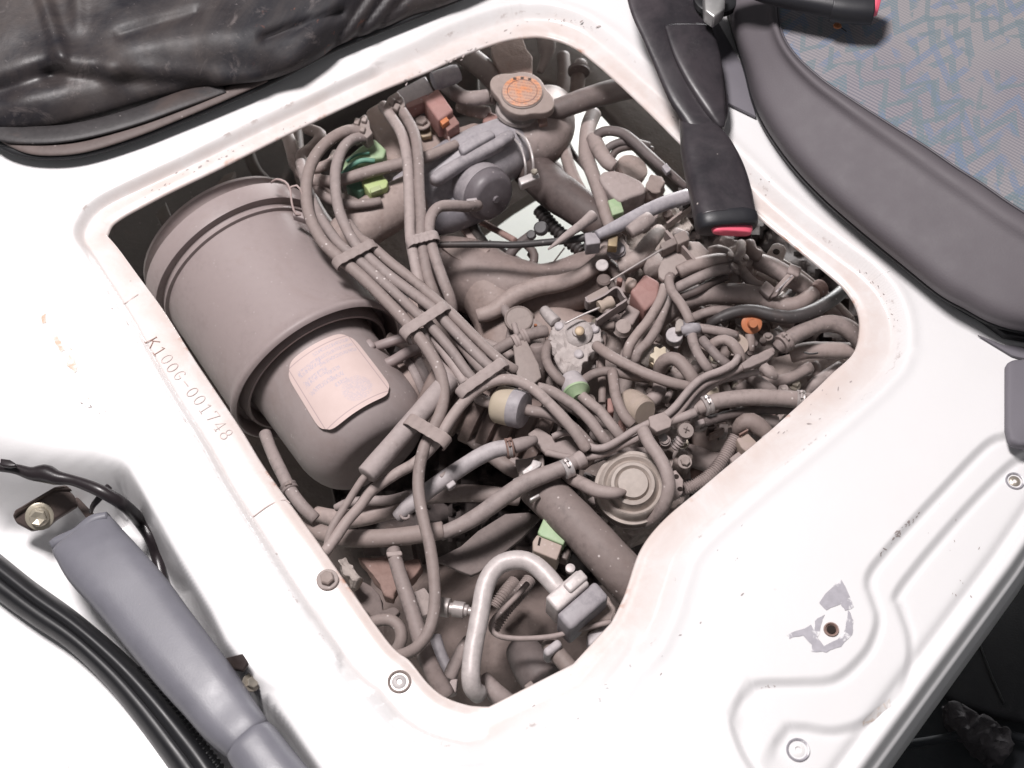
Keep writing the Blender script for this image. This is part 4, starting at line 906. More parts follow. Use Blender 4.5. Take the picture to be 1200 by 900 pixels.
# inlet manifold arms, brown
im = thing('inlet_manifold', at(610, 350, -0.14), 'pinkish brown cast inlet manifold in the middle of the bay', 'manifold')
tube('arm', '0', [(500, 318, -14), (545, 322, -13), (590, 338, -12.6), (640, 342, -12.4), (690, 326, -12), (716, 318, -12.4)], [40, 44, 40, 34, 32, 30], 'manifold', parent=im, seg=36)
tube('arm', '0', [(520, 300, -13.4), (548, 312, -12.4), (575, 345, -12.6), (592, 380, -13.4), (590, 430, -14.4)], [18, 30, 36, 36, 34], 'manifold', parent=im, seg=36)
tube('arm', '0', [(620, 350, -14), (640, 372, -14), (660, 392, -14), (690, 400, -14)], [36, 34, 32, 30], 'manifold', parent=im, seg=30)
tube('arm', '0', [(505, 350, -16), (515, 390, -16.5), (525, 420, -17)], [30, 34, 34], 'manifold', parent=im, seg=30)
prism('heat_plate', '0', [(512, 290), (545, 296), (576, 300), (570, 312), (540, 320), (516, 316)], -10.6, .4, 'manifold', parent=im, bev=.001)
tube('manifold_runner', 'D', [(0, 880, -10.2), (90, 850, -10), (200, 770, -9.6), (330, 720, -9.4), (450, 700, -9.4), (560, 660, -9.2), (640, 600, -8.8), (680, 560, -8.6), (690, 520, -9)], [40, 46, 52, 52, 48, 44, 42, 40, 30], 'manifold', 'brown breather hose curving over the inlet manifold')
box('mounting_flange', 'D', 180, 870, -11.5, 230, 130, 2, -28, 'plate', 'pale dusty square flange below the brown inlet manifold', 'flange', bev=0.003)
lumpy('carburettor', [(700, 380), (760, 350), (830, 330), (900, 330), (930, 380), (900, 430), (860, 470), (800, 500), (740, 520), (690, 500), (670, 440)], -13.5, 5, 'cast', 'dusty cast carburettor body buried under small vacuum hoses right of centre', 'carburettor')
lumpy('bracket_casting', [(870, 430), (960, 400), (1000, 420), (960, 470), (900, 500), (850, 500)], -12.5, 4, 'cast', 'flat dusty casting between the two water hoses at the right', 'casting', 0.0015)
lumpy('corroded_casting', [(705, 250), (745, 238), (790, 236), (812, 262), (790, 300), (745, 330), (715, 330), (700, 300)], -12, 4, 'crust', 'pale corroded casting left of the hanging belt buckle', 'casting', 0.004)
lumpy('thermostat_housing', [(690, 280), (725, 270), (748, 300), (735, 340), (700, 335), (680, 310)], -10.5, 4, 'cast', 'small dusty housing under the throttle cable end', 'housing', 0.003)
lumpy('bracket_casting', [(840, 270), (880, 285), (912, 300), (940, 335), (975, 360), (960, 380), (900, 350), (850, 320)], -12, 4, 'bay_mid', 'dark dusty casting behind the bracket with a hole, upper right of the bay', 'casting', 0.003)
lumpy('air_pump', [(690, 500), (740, 500), (790, 500), (815, 530), (805, 580), (780, 610), (740, 625), (700, 600), (680, 550)], -13, 4, 'cast', 'lumpy cast pump body underneath the round diaphragm', 'pump', 0.003)
lumpy('valve_chest', [(560, 350), (610, 345), (640, 370), (640, 420), (600, 440), (566, 420)], -12, 4, 'plate', 'flat topped tan casting left of the whitened choke unit', 'casting', 0.0012)
# ================================================================== VACUUM HOSES AND HARNESS, UPPER LEFT TO CENTRE
G1 = 'vacuum hoses strapped in the long bundle'
tube('vacuum_hose', '0', [(428, 157, -4.2), (412, 153, -3.6), (396, 158, -3.2), (378, 172, -3), (365, 192, -3), (359, 218, -3), (362, 250, -3), (376, 280, -3), (394, 299, -3), (405, 308, -3), (428, 328, -3), (455, 355, -3), (474, 375, -3), (490, 394, -3), (503, 412, -3), (514, 432, -3), (520, 455, -3), (518, 478, -3), (508, 502, -3), (497, 525, -3.2), (491, 552, -3.6), (491, 580, -4), (497, 612, -4), (504, 641, -4), (509, 680, -4.4), (509, 712, -4.8), (503, 738, -5), (490, 757, -5.4), (475, 766, -6), (455, 770, -6.6)], 7.2,
     'hose', 'long vacuum hose curling from the top connector down to the bottom left corner', 'hose', group=None)
tube('vacuum_hose', '0', [(432, 161, -4.4), (415, 163, -3.7), (402, 174, -3.2), (394, 195, -3), (393, 218, -3), (397, 245, -3), (407, 270, -3), (418, 288, -3), (427, 297, -3), (452, 320, -3), (480, 341, -3), (509, 363, -3), (525, 380, -3.2), (548, 404, -3.4), (571, 427, -3.6), (590, 440, -4)], 6.6,
     'hose', 'vacuum hose next inside the long one, curving down from the green connector', 'hose')
tube('vacuum_hose', '0', [(352, 190, -5), (360, 220, -4.4), (374, 252, -3.6), (396, 284, -3), (416, 301, -3), (440, 322, -3), (468, 348, -3), (492, 371, -3), (508, 386, -3.2), (530, 412, -3.4), (548, 437, -3.6), (562, 452, -4)], 6.2, 'hose', 'second hose from the left where the bundle crosses the can', 'hose')
tube('vacuum_hose', '0', [(408, 262, -5), (420, 278, -3.8), (435, 288, -3), (458, 308, -3), (486, 330, -3), (513, 353, -3), (530, 368, -3), (558, 396, -3.2), (587, 423, -3.4), (604, 434, -4)], 6.2, 'hose', 'outermost right hose of the bundle where it crosses the can', 'hose')
tube('vacuum_hose', '0', [(449, 124, -4.6), (459, 138, -3.8), (471, 158, -3.2), (477, 185, -3), (479, 215, -3), (480, 245, -3), (481, 278, -3), (486, 308, -3), (491, 330, -3.2), (495, 352, -4), (502, 380, -4.2), (516, 405, -4.2), (532, 428, -4), (545, 449, -4)], 6.6, 'hose', 'left one of the three hoses held by the small upright strap', 'hose')
tube('vacuum_hose', '0', [(466, 124, -4.6), (476, 138, -3.8), (486, 158, -3.2), (490, 185, -3), (491, 215, -3), (493, 248, -3), (494, 282, -3), (500, 318, -3), (507, 340, -3.2), (514, 356, -4), (526, 380, -4.2), (542, 404, -4.2), (560, 428, -4), (573, 440, -4.2)], 6.6, 'hose', 'middle one of the three hoses held by the small upright strap', 'hose')
tube('vacuum_hose', '0', [(560, 241, -6), (546, 242, -4.6), (528, 241, -3.6), (514, 243, -3.2), (505, 254, -3), (503, 273, -3), (509, 299, -3), (519, 328, -3.4), (528, 352, -4.2), (530, 372, -5.5)], 6.8, 'hose', 'hose bending from the blue grey cap into the small upright strap', 'hose')
tube('vacuum_hose', '0', [(496, 385, -3.4), (500, 404, -4.0), (512, 424, -4.2), (527, 440, -4.2), (536, 452, -4.6), (546, 470, -5.4)], 5.8, 'hose', 'short hose under the long one between the two broad straps', 'hose')
tube('vacuum_hose', '0', [(548, 440, -3.8), (556, 462, -4.2), (568, 471, -4.6), (584, 474, -5)], 6.2, 'hose', 'hose end entering the left side of the cream ringed filter', 'hose')
tube('vacuum_hose', 'H', [(0, 1330, -5), (60, 1250, -5), (120, 1160, -5), (190, 1080, -5), (260, 990, -4.6), (390, 900, -4), (480, 850, -4), (560, 780, -3.6), (620, 710, -3.2), (680, 610, -3), (740, 530, -3), (810, 460, -3), (890, 410, -3), (980, 390, -3), (1060, 405, -3), (1140, 450, -3.2), (1240, 545, -3.4), (1340, 655, -4), (1420, 770, -5)], 31,
     'hose', 'long hose arching from the lower left over the last strap to the pipe rail', 'hose')
def strap(P, w, label, mat='strap', z=-2.2, th=0.9):
    """moulded band over hoses: flat on top, rolled round the outermost hoses at both ends"""
    p, q = at(*P[0], z / 100), at(*P[1], z / 100); t = (q - p).normalized(); wd = t.cross(Vector((0, 0, 1))).normalized(); up = Vector((0, 0, 1))
    hw = size('0', p, w / 2); r = 0.0048; L_ = (q - p).length; path = []
    for k in range(7): a = math.radians(-60 + 25 * k); path.append((p + t * (r - math.cos(a) * r) , -r + math.sin(a) * r, a))
    pts = [p + t * (r - r * math.cos(math.radians(a))) + up * (-r + r * math.sin(math.radians(a))) for a in range(-50, 90, 20)]
    nm = [(-t * math.cos(math.radians(a)) + up * math.sin(math.radians(a))) for a in range(-50, 90, 20)]
    m_ = 14
    for k in range(m_): 
        s = k / (m_ - 1); pts.append(p + t * (r + (L_ - 2 * r) * s) + up * 0.0005 * math.cos(s * math.pi * 8)); nm.append(up)
    for a in range(70, -70, -20):
        pts.append(q - t * (r - r * math.cos(math.radians(a))) + up * (-r + r * math.sin(math.radians(a)))); nm.append(t * math.cos(math.radians(a)) + up * math.sin(math.radians(a)))
    V = []; F = []; th_ = 0.0011
    for c_, n_ in zip(pts, nm):
        for sx, sz in ((-1, .6), (-.85, 1), (.85, 1), (1, .6), (1, -.2), (-1, -.2)): V.append(c_ + wd * hw * sx + n_ * th_ * sz)
    for i_ in range(len(pts) - 1):
        for k in range(6): F.append((i_ * 6 + k, i_ * 6 + (k + 1) % 6, i_ * 6 + 6 + (k + 1) % 6, i_ * 6 + 6 + k))
    e_ = (len(pts) - 1) * 6; F += [tuple(range(6)), tuple(range(e_ + 5, e_ - 1, -1))]
    o = mesh('hose_strap', V, F, mat); tag(o, label, 'strap'); crease(o, 50); return o
strap([(392, 308), (439, 283)], 13, 'strap over four hoses beside the top of the air cleaner can')
strap([(477, 283), (513, 274)], 13, 'small upright strap round three hoses above the manifold')
strap([(472, 390), (524, 356)], 14, 'broad strap across the middle of the hose bundle')
strap([(538, 460), (592, 422)], 14, 'broad strap at the lower end of the hose bundle')
strap([(477, 489), (524, 517)], 16, 'slanting strap tying the thick wrapped tube to the hoses', z=-1.7)
tube('wrapped_tube', '0', [(526, 446, -3.8), (505, 470, -3.2), (477, 502, -3), (450, 533, -3), (430, 556, -3)], 12.5, 'strap', 'thick straight wrapped tube running over the end of the air cleaner cup', 'tube')
tube('wiring_lead', '0', [(436, 550, -3.2), (424, 563, -3.6), (406, 591, -4.4), (388, 621, -5), (382, 647, -5.6)], 4.6, 'hose', 'thin lead coming out of the thick wrapped tube', 'lead')
# hoses behind the air cleaner
tube('loom_tape', 'A', [(150, 590, -7), (190, 700, -6.6), (215, 800, -6.4), (280, 870, -6.4), (360, 900, -6.6), (440, 960, -7), (540, 1010, -7.4)], [34, 36, 34, 36, 34, 30, 30], 'hose', 'crumpled taped loom behind the top of the air cleaner', 'loom')
tube('loom_tape', 'A', [(270, 600, -6.6), (350, 640, -6.2), (300, 700, -6), (240, 760, -6), (300, 820, -6.2), (400, 790, -6), (430, 740, -7)], [30, 34, 26, 34, 30, 28, 26], 'hose', 'looped taped loom left of the green connector', 'loom')
tube('loom_tube', 'C', [(130, 165, -7), (180, 225, -6.6), (250, 262, -6.4), (330, 275, -6.4), (420, 270, -6.4), (490, 258, -6.4)], [24, 26, 27, 27, 27, 24], 'hose', 'horizontal tube below the lime connector', 'tube')
tube('loom_tube', 'C', [(60, 20, -8), (140, 130, -7), (210, 150, -6), (290, 140, -5.4), (450, 92, -5.2), (620, 50, -5.2), (760, 10, -5.4), (900, -50, -5.8)], [30, 34, 32, 34, 34, 34, 32, 28], 'hose', 'straight grey tube passing under the hose pair towards the red connector', 'tube')
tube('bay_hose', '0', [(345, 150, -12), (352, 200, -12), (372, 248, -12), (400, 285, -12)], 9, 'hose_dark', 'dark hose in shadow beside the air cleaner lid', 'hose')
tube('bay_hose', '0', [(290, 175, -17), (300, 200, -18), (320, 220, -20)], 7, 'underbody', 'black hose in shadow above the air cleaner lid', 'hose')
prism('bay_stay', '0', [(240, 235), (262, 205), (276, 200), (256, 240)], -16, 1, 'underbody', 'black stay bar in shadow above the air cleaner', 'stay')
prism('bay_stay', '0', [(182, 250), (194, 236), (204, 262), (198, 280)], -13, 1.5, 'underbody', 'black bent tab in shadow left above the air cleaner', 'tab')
# connectors at the top
cn = prism('vacuum_connector', 'A', [(505, 585), (590, 520), (612, 560), (618, 600), (632, 625), (600, 655), (560, 625), (535, 640)], -3.6, 1.6, 'plate', 'dusty plug joining the two leftmost curved hoses at the flange', 'connector')
for (x, y) in ((545, 560), (585, 545), (575, 600)): box('latch', 'A', x, y, -3.2, 28, 34, 0.6, 15, 'plate', parent=cn)
cn = prism('vacuum_connector', 'A', [(690, 480), (715, 430), (765, 400), (800, 440), (806, 480), (775, 515), (745, 490), (705, 520)], -3.6, 1.6, 'plate', 'dusty plug joining the pair of straight hoses near the flange', 'connector')
for (x, y) in ((735, 450), (775, 440), (760, 480)): box('latch', 'A', x, y, -3.2, 28, 34, 0.6, 25, 'plate', parent=cn)
box('relay_body', 'A', 860, 400, -5, 180, 100, 3, -28, 'hose_pale', 'grey rectangular sensor body behind the hose pair at the top flange', 'sensor', bev=0.002)
d0 = zp('A', 960, 350, -5); d1 = zp('A', 1095, 300, -5); q = size('A', d0, 52)
lathe('rubber_boot', d0, d1, [(0, q * .7), (0, q * .96), (q * .1, q), ((d1 - d0).length * .85, q), ((d1 - d0).length, q * .86), ((d1 - d0).length, q * .1)], 'bluegrey', None, 36, 'blue grey rubber cap at the end of the sensor body by the top flange', 'cap')
prism('mounting_plate', 'A', [(590, 500), (690, 440), (800, 470), (1000, 560), (1060, 600), (1180, 560), (1260, 590), (1180, 650), (1000, 740), (760, 800), (700, 760), (660, 680)], -8.4, 1.4, 'manifold', 'tan cast plate under the hose pair, carrying a brassy bolt', 'plate', bev=0.004)
prism('gasket_plate', 'A', [(800, 500), (900, 470), (940, 560), (950, 640), (900, 650), (850, 590)], -7.6, 0.5, 'brass', 'brassy tab plate under the bolt next to the red connector', 'plate', bev=0.001)
bolt('flange_bolt', 'A', 895, 575, -7.0, 50, 'plate', None, None, 'dusty hex bolt between the hose pair and the red connector')
rc = box('red_connector', 'A', 985, 470, -4.6, 100, 150, 2.6, -35, 'redbrown', 'dusty red wiring connector near the top flange', 'connector', bev=0.0025)
box('arm', 'A', 870, 455, -5, 130, 34, 1.6, -22, 'redbrown', parent=rc, bev=0.001)
box('plug', 'A', 1048, 565, -5.4, 78, 74, 1.8, -35, 'redbrown', parent=rc, bev=0.001)
box('clip', 'A', 1020, 560, -4.8, 44, 26, 0.6, -35, 'orange', parent=rc, bev=0.0005)
tube('lead', 'A', [(1050, 600, -6), (1040, 640, -6.2), (1050, 680, -6.6)], 6, 'wire', parent=rc, seg=8)
# green and lime connectors
gc = prism('green_connector', 'A', [(465, 830), (480, 770), (560, 700), (640, 655), (705, 715), (690, 760), (600, 770), (520, 820), (480, 850)], -6, 1.6, 'paleg', 'dusty grey green connector shell behind the second hose', 'connector', bev=0.002)
tube('green_rib', 'A', [(490, 780, -5.8), (545, 745, -5.6), (612, 735, -5.6)], 7, 'green', parent=gc)
tube('green_rib', 'A', [(470, 850, -5.6), (520, 800, -5.4), (580, 775, -5.4), (640, 778, -5.6)], 14, 'green', parent=gc)
prism('green_plug', 'C', [(300, 170), (380, 145), (410, 180), (380, 205), (330, 190)], -6.6, 1.4, 'green', parent=gc)
lc = prism('lime_connector', 'C', [(385, 155), (400, 140), (495, 108), (530, 150), (522, 180), (440, 216), (428, 212), (412, 185)], -6.0, 2.0, 'lime', 'lime green wiring plug between the curved hoses', 'connector', bev=0.0018)
box('latch', 'C', 462, 190, -5.6, 60, 26, 0.5, -20, 'lime', parent=lc, bev=0.0006)
tube('wire_pair', 'C', [(495, 190, -6.6), (500, 240, -7), (490, 262, -7)], 5, 'wire', parent=lc, seg=8)
tube('red_wire', 'C', [(505, 215, -7), (560, 270, -7.5), (600, 310, -8), (640, 370, -9)], 5, 'redbrown', 'thin reddish wire running down from the lime plug', 'wire', seg=8)
# intake duct and throttle chamber
tube('intake_duct', 'C', [(180, 560, -11), (330, 440, -9.5), (450, 350, -9), (570, 280, -9), (680, 220, -9)], [110, 125, 130, 128, 120], 'manifold', 'smooth brown intake duct passing under the hose bundle', 'duct', seg=28)
tc = thing('throttle_chamber', at(550, 200, -0.09), 'grey moulded throttle chamber with a round blue grey cap, above the centre', 'throttle chamber')
tube('chamber_body', '0', [(476, 236, -10.6), (500, 224, -9.8), (540, 200, -9.2), (580, 180, -9.2), (612, 164, -9.6)], [32, 36, 40, 38, 32], 'bluegrey', parent=tc, seg=48)
prism('rib', '0', [(500, 206), (514, 194), (546, 176), (580, 157), (598, 148), (606, 156), (586, 170), (546, 190), (512, 212)], -5.1, 1.4, 'bluegrey', parent=tc, bev=0.005)
prism('rib', '0', [(536, 170), (556, 156), (574, 150), (582, 157), (562, 168), (542, 180)], -4.7, 1.0, 'bluegrey', parent=tc, bev=0.003)
c0 = at(522, 194, -0.100); c1 = at(585, 236, -0.074); q = size('0', c1, 32); Lz = (c1 - c0).length
lathe('cap_neck', c0, c1, [(0, q * .9), (Lz * .2, q * 1.0), (Lz * .62, q * 1.02), (Lz * .70, q * 1.05), (Lz * .76, q * 1.03), (Lz * .77, q * .8)], 'bluegrey', tc, 56)
lathe('round_cap', c0, c1, [(Lz * .74, q * .8), (Lz * .75, q * .99)] + [(Lz * (.80 + .12 * math.sin(math.radians(t))), q * (.99 * (.72 + .28 * math.cos(math.radians(t))))) for t in range(0, 91, 10)] + [(Lz * .935, q * .4), (Lz * .94, q * .14), (Lz * .965, q * .12), (Lz * .965, q * .01)], 'bluegrey_dark', tc, 64, sharp=50)
tube('chamber_body', '0', [(502, 252, -11), (530, 244, -10.6), (562, 232, -10)], [26, 28, 26], 'bluegrey_dark', parent=tc, seg=36)
tube('hose_spigot', 'C', [(960, 275, -6.2), (1010, 268, -6.2)], 30, 'hose_pale', parent=tc)
el = tube('rubber_elbow', '0', [(592, 172, -10), (610, 168, -9.6), (630, 160, -9.4), (640, 145, -9.8), (644, 125, -11)], [30, 34, 36, 34, 28], 'hose', 'fat smooth rubber elbow under the radiator cap', 'elbow', seg=36)
for k, (dx_, dy_) in enumerate(((0, 0), (9, -4))):
    tube('clamp_wire', '0', [(596 + dx_, 158 + dy_, -6.4), (606 + dx_, 166 + dy_, -5.6), (613 + dx_, 180 + dy_, -5.4), (616 + dx_, 196 + dy_, -5.8), (616 + dx_, 210 + dy_, -7)], 1.6, 'bright', parent=el, seg=8)
box('clamp_bridge', '0', 620, 208, -5.6, 24, 9, .9, -22, 'bright', parent=el)
bolt('clamp_screw', '0', 626, 203, -5.2, 6.5, 'zinc', None, el, washer=False)
# radiator cap
rcx = thing('radiator_cap', at(613, 107, -0.05), 'radiator cap with two ears and a faded orange warning label, top centre', 'radiator cap')
cap = []
for k in range(48):
    a = 2 * math.pi * k / 48; r = 28 + 13 * max(0, math.cos(2 * (a - math.radians(26)))) ** 2
    cap.append((612 + r * math.cos(a), 109 + r * 0.90 * math.sin(a)))
prism('cap_plate', '0', cap, -4.3, 0.9, 'plate', parent=rcx, bev=0.003)
p = at(612, 109, -0.043); q = size('0', p, 25)
zup = Vector((0, 0, 1))
lathe('dome', p, p + zup, [(-.001, q), (.0012, q * .98), (.002, q * .9), (.0022, q * .1)], 'plate', rcx, 48)
m, nt, b = newmat('cap_label'); L = nt.links; co = nd(nt, 'ShaderNodeTexCoord').outputs['Object']; gsep = nd(nt, 'ShaderNodeSeparateXYZ'); 
mp_ = nd(nt, 'ShaderNodeMapping'); mp_.inputs['Rotation'].default_value = (0, 0, math.radians(12)); L.new(co, mp_.inputs[0]); L.new(mp_.outputs[0], gsep.inputs[0])
rows_ = ramp(nt, math_(nt, 'PINGPONG', math_(nt, 'MULTIPLY', gsep.outputs[1], 560), 1.0), [(.4, (0,) * 3), (.6, (1,) * 3)])
mq = nd(nt, 'ShaderNodeMapping'); mq.inputs['Scale'].default_value = (900, 280, 1); L.new(mp_.outputs[0], mq.inputs[0])
g = ramp(nt, noise_(nt, mq.outputs[0], 1, 2), [(.42, (0,) * 3), (.52, (1,) * 3)])
base = mixc(nt, ramp(nt, noise_(nt, co, 90, 4), [(.38, (0,) * 3), (.55, (1,) * 3)]), (0.62, 0.25, 0.11), (0.46, 0.29, 0.22))
L.new(mixc(nt, math_(nt, 'MULTIPLY', math_(nt, 'MULTIPLY', rows_, g), .45), base, (0.22, 0.11, 0.10)), b.inputs['Base Color']); b.inputs['Roughness'].default_value = .5; MATS['cap_label'] = m
lathe('warning_label', p, p + zup, [(.0020, q * .93), (.0026, q * .93), (.0028, q * .9), (.0029, q * .02)], 'cap_label', rcx, 48)
w_ = [p + Vector((q * .70 * math.cos(a), q * .70 * math.sin(a), .0030)) for a in np.linspace(0, 2 * math.pi, 41)]
v_, f_ = sweep(w_, [.0002] * 41, 5, False, [.00035] * 41, up=(0, 0, 1)); mesh('printed_ring', v_, f_, 'rust', rcx)
for dx_, dy_ in ((-.35, .75), (0, .78), (.35, .72)):
    c = p + Vector((q * dx_, q * dy_, .0031)); s_ = q * .075; mesh('printed_mark', [c + Vector((-s_, -s_, 0)), c + Vector((s_, -s_, 0)), c + Vector((s_, s_, 0)), c + Vector((-s_, s_, 0))], [(0, 1, 2, 3)], 'brown_metal', rcx, False)
n0 = at(609, 118, -0.052); n1 = at(602, 150, -0.085); q = size('0', n0, 24); Ln = (n1 - n0).length
lathe('filler_neck', n0, n1, [(0, q * .95), (Ln * .1, q * 1.04), (Ln * .2, q * .98), (Ln * .3, q * .94), (Ln * .34, q * 1.06), (Ln * .44, q * 1.08), (Ln * .5, q * .94), (Ln * .9, q * .86), (Ln * 1.3, q * .84), (Ln * 1.3, q * .2)], 'alloy', None, 44, 'ribbed alloy filler neck below the radiator cap', 'filler neck')
prism('rusty_bracket', 'B', [(345, 160), (420, 125), (515, 95), (540, 170), (572, 210), (572, 320), (420, 325), (395, 290), (360, 220)], -5.6, 1.0, 'dusty_rust', 'dusty rust pocked strap bracket above the radiator cap', 'bracket', bev=0.0015)
tube('coolant_hose', 'B', [(180, 180, -9), (260, 240, -7.6), (330, 300, -7), (400, 380, -7)], [62, 62, 60, 56], 'hose_dark', 'short dark hose left of the rusty bracket', 'hose')
tube('coolant_hose', 'B', [(60, 330, -8), (140, 400, -7), (200, 435, -6.4), (260, 440, -6), (330, 430, -6)], [40, 42, 42, 42, 40], 'hose', 'short grey hose reaching the radiator filler neck from the left', 'hose')
tube('neck_spigot', 'B', [(325, 430, -6.2), (385, 450, -6.4)], [30, 30], 'brown_metal', 'brown metal spigot joining the short grey hose to the filler neck', 'spigot', ribs=4)
box('red_clip', 'B', 345, 545, -8, 75, 70, 2, 20, 'redbrown', 'small reddish clip below the short grey hose', 'clip', bev=0.003)
tube('coolant_hose', 'B', [(180, 480, -9), (250, 505, -8.5), (330, 520, -8)], 38, 'hose', 'stub of hose under the short grey hose', 'hose')
tube('radiator_hose', 'B', [(590, 545, -7.2), (650, 520, -7.0), (720, 495, -6.8), (800, 465, -6.6), (900, 430, -6.6), (1010, 400, -6.8), (1120, 370, -7.4), (1230, 330, -8)], [48, 56, 58, 60, 62, 64, 66, 66], 'hose_dark', 'thick dark radiator hose running right from under the radiator cap', 'hose', seg=24)
box('rust_patch_clip', 'B', 628, 558, -5.9, 46, 40, .5, -12, 'rust', 'rusty clamp tongue at the start of the radiator hose', 'clamp', bev=.001)
tube('down_pipe', 'N', [(90, 20, -15), (95, 100, -15), (90, 180, -15), (75, 260, -15), (80, 340, -15)], [34, 36, 36, 34, 30], 'hose_dark', 'dark pipe dropping behind the radiator hose', 'pipe')
pp = tube('down_pipe', 'N', [(185, 60, -11), (170, 120, -11), (165, 190, -11.4), (165, 260, -12)], [34, 40, 38, 36], 'hose_dark', 'dark capped pipe standing behind the radiator hose near the opening corner', 'pipe')
band('N', 172, 105, -10.4, 0, 30, 52, 22, 'hose_dark', pp, screw=False)
tube('corner_bracket', 'B', [(640, 80, -12), (650, 160, -12), (640, 230, -12.5), (610, 300, -13)], [55, 50, 30, 20], 'hose_dark', 'dark tapered stay right of the rusty bracket', 'stay')
# bottom hose group right of the elbow
tube('bay_hose', 'N', [(70, 300, -12), (80, 420, -11), (108, 560, -10), (150, 680, -10), (205, 770, -10.5), (250, 830, -11)], [30, 32, 32, 34, 32, 30], 'hose', 'vertical hose crossing the bright gap below the radiator hose', 'hose')
tube('bay_hose', 'N', [(-30, 560, -13), (60, 640, -13), (140, 740, -13), (190, 830, -13)], 44, 'manifold', 'brown shadowed arm right of the fat dark hose', 'arm')
tube('bay_hose', 'N', [(110, 480, -13), (150, 550, -13), (210, 620, -13)], 16, 'hose_dark', 'thin dark hose in the bright gap', 'hose')
tube('bay_hose', 'N', [(250, 330, -9.6), (225, 390, -9), (212, 470, -8.4), (215, 560, -8), (250, 660, -7.6), (290, 780, -7.2), (320, 880, -7.2), (350, 960, -7.6)], [42, 42, 40, 42, 38, 36, 34, 32], 'hose', 'taped hose bundle falling from the radiator hose to the throttle cable', 'hose')
tube('bay_hose', 'N', [(250, 460, -7.6), (280, 520, -7), (320, 580, -6.6), (360, 610, -6.6)], [40, 42, 40, 36], 'hose', 'short taped hose end above the rounded connector cover', 'hose')
tube('wiring_loop', 'N', [(262, 470, -7.4), (280, 435, -7), (330, 420, -6.6), (400, 432, -6.4), (450, 465, -6.2), (520, 530, -6.2), (600, 600, -6.2), (660, 650, -6.6), (740, 720, -7.4)], [28, 28, 28, 28, 28, 28, 26, 22, 20], 'hose_dark', 'outermost of three arched leads right of the bright gap', 'lead')
tube('wiring_loop', 'N', [(300, 540, -7.6), (340, 500, -7.2), (400, 478, -7), (470, 482, -7), (540, 500, -7.6)], 22, 'hose_dark', 'middle of three arched leads right of the bright gap', 'lead')
tube('wiring_loop', 'N', [(340, 570, -8), (370, 525, -7.6), (430, 505, -7.4), (500, 510, -7.6), (560, 520, -8)], 20, 'hose_dark', 'innermost of three arched leads right of the bright gap', 'lead')
box('lead_tape', 'N', 635, 615, -5.6, 30, 44, 0.5, -35, 'bluegrey', 'pale blue tape on the outer arched lead', 'tape', bev=.0006)
disc('heat_shield', 'N', 440, 640, -13, 85, [(0, .2), (0, 1), (.5, 1), (.6, .92), (.62, .1)], 'manifold', (0.3, 0, 1), label='round brown disc behind the rounded connector cover', cat='disc')
prism('wiring_cover', 'N', [(275, 660), (300, 630), (360, 625), (420, 640), (500, 680), (530, 720), (520, 745), (440, 770), (390, 795), (350, 765), (300, 710)], -6.4, 3, 'hose', 'rounded grey brown connector cover left of the belt buckle', 'cover', bev=0.007)
prism('lead_collar', 'N', [(530, 680), (560, 645), (610, 660), (625, 690), (600, 745), (520, 730)], -6.8, 2.2, 'cast', 'lumpy lead collar right of the connector cover', 'collar', rough=.002, bev=.002)
box('green_tag', 'N', 368, 815, -6.6, 64, 84, 0.8, -18, 'paleg', 'small pale green tag on the hose bundle above the throttle cable', 'tag', bev=.001)
# the fat dark hose and throttle cable
tube('water_hose', 'D', [(230, 40, -11), (330, 120, -10.4), (420, 200, -10), (520, 270, -9.6), (620, 340, -9.4), (690, 400, -9.6)], [100, 108, 110, 108, 100, 92], 'hose_dark', 'fat dark hose between the bright gap and the throttle chamber', 'hose', seg=28)
tube('toothed_hose', 'D', [(330, 300, -13), (400, 390, -13), (480, 460, -13), (560, 530, -13)], [34, 34, 34, 34], 'hose_black', 'black toothed belt edge below the fat dark hose', 'belt', ribs=14, rib_depth=.2)
tube('throttle_cable', '0', [(508, 287, -6), (540, 286.5, -6), (575, 286.5, -5.8), (603, 287, -5.6), (640, 284, -5.4), (670, 281, -5.2), (690, 277, -5), (722, 267, -4.8)], [4, 4, 4.2, 4.2, 4.2, 4.6, 5, 5], 'hose_black', 'straight black throttle cable running across the middle of the bay', 'cable')
tube('cable_sheath', '0', [(700, 276, -4.6), (722, 266, -4.6), (755, 249, -4.6), (780, 238, -4.6), (806, 230, -4.8)], [6, 8, 8.6, 9, 9], 'bluegrey', 'thick blue grey sheath of the throttle cable ending under the belt buckle', 'cable sheath')
tube('cable_sheath', '0', [(738, 272, -4.2), (750, 264, -4.1), (762, 256, -4.1)], [8, 9.5, 9], 'hose', 'short sleeve clipped on the cable sheath', 'sleeve')
tube('cable_tie_tail', 'D', [(622, 335, -4.4), (560, 385, -4.1), (470, 450, -4), (380, 518, -4.2)], [34, 26, 20, 5], 'hose', 'pointed tail of a tie crossing the throttle cable', 'cable tie')
box('cable_bracket', 'D', 620, 455, -4.6, 80, 66, 1.6, -8, 'bluegrey', 'small blue grey clamp on the throttle cable', 'clamp', bev=.0012)
disc('knob', 'D', 345, 412, -6.2, 38, [(0, .8), (.15, 1), (.9, 1), (1.1, .8), (1.12, .1)], 'hose_black', (-.2, -.3, 1), label='round black knob standing by the throttle cable', cat='knob')
disc('knob', 'D', 292, 445, -7.4, 26, [(0, .8), (.15, 1), (.9, 1), (1.1, .8), (1.12, .1)], 'hose_black', (-.2, -.3, 1), label='smaller black knob tucked left of the round one', cat='knob')
tube('steel_stay', 'D', [(20, 370, -13), (110, 420, -12), (200, 470, -11)], 18, 'rust', 'reddish brown rod under the throttle cable', 'rod')
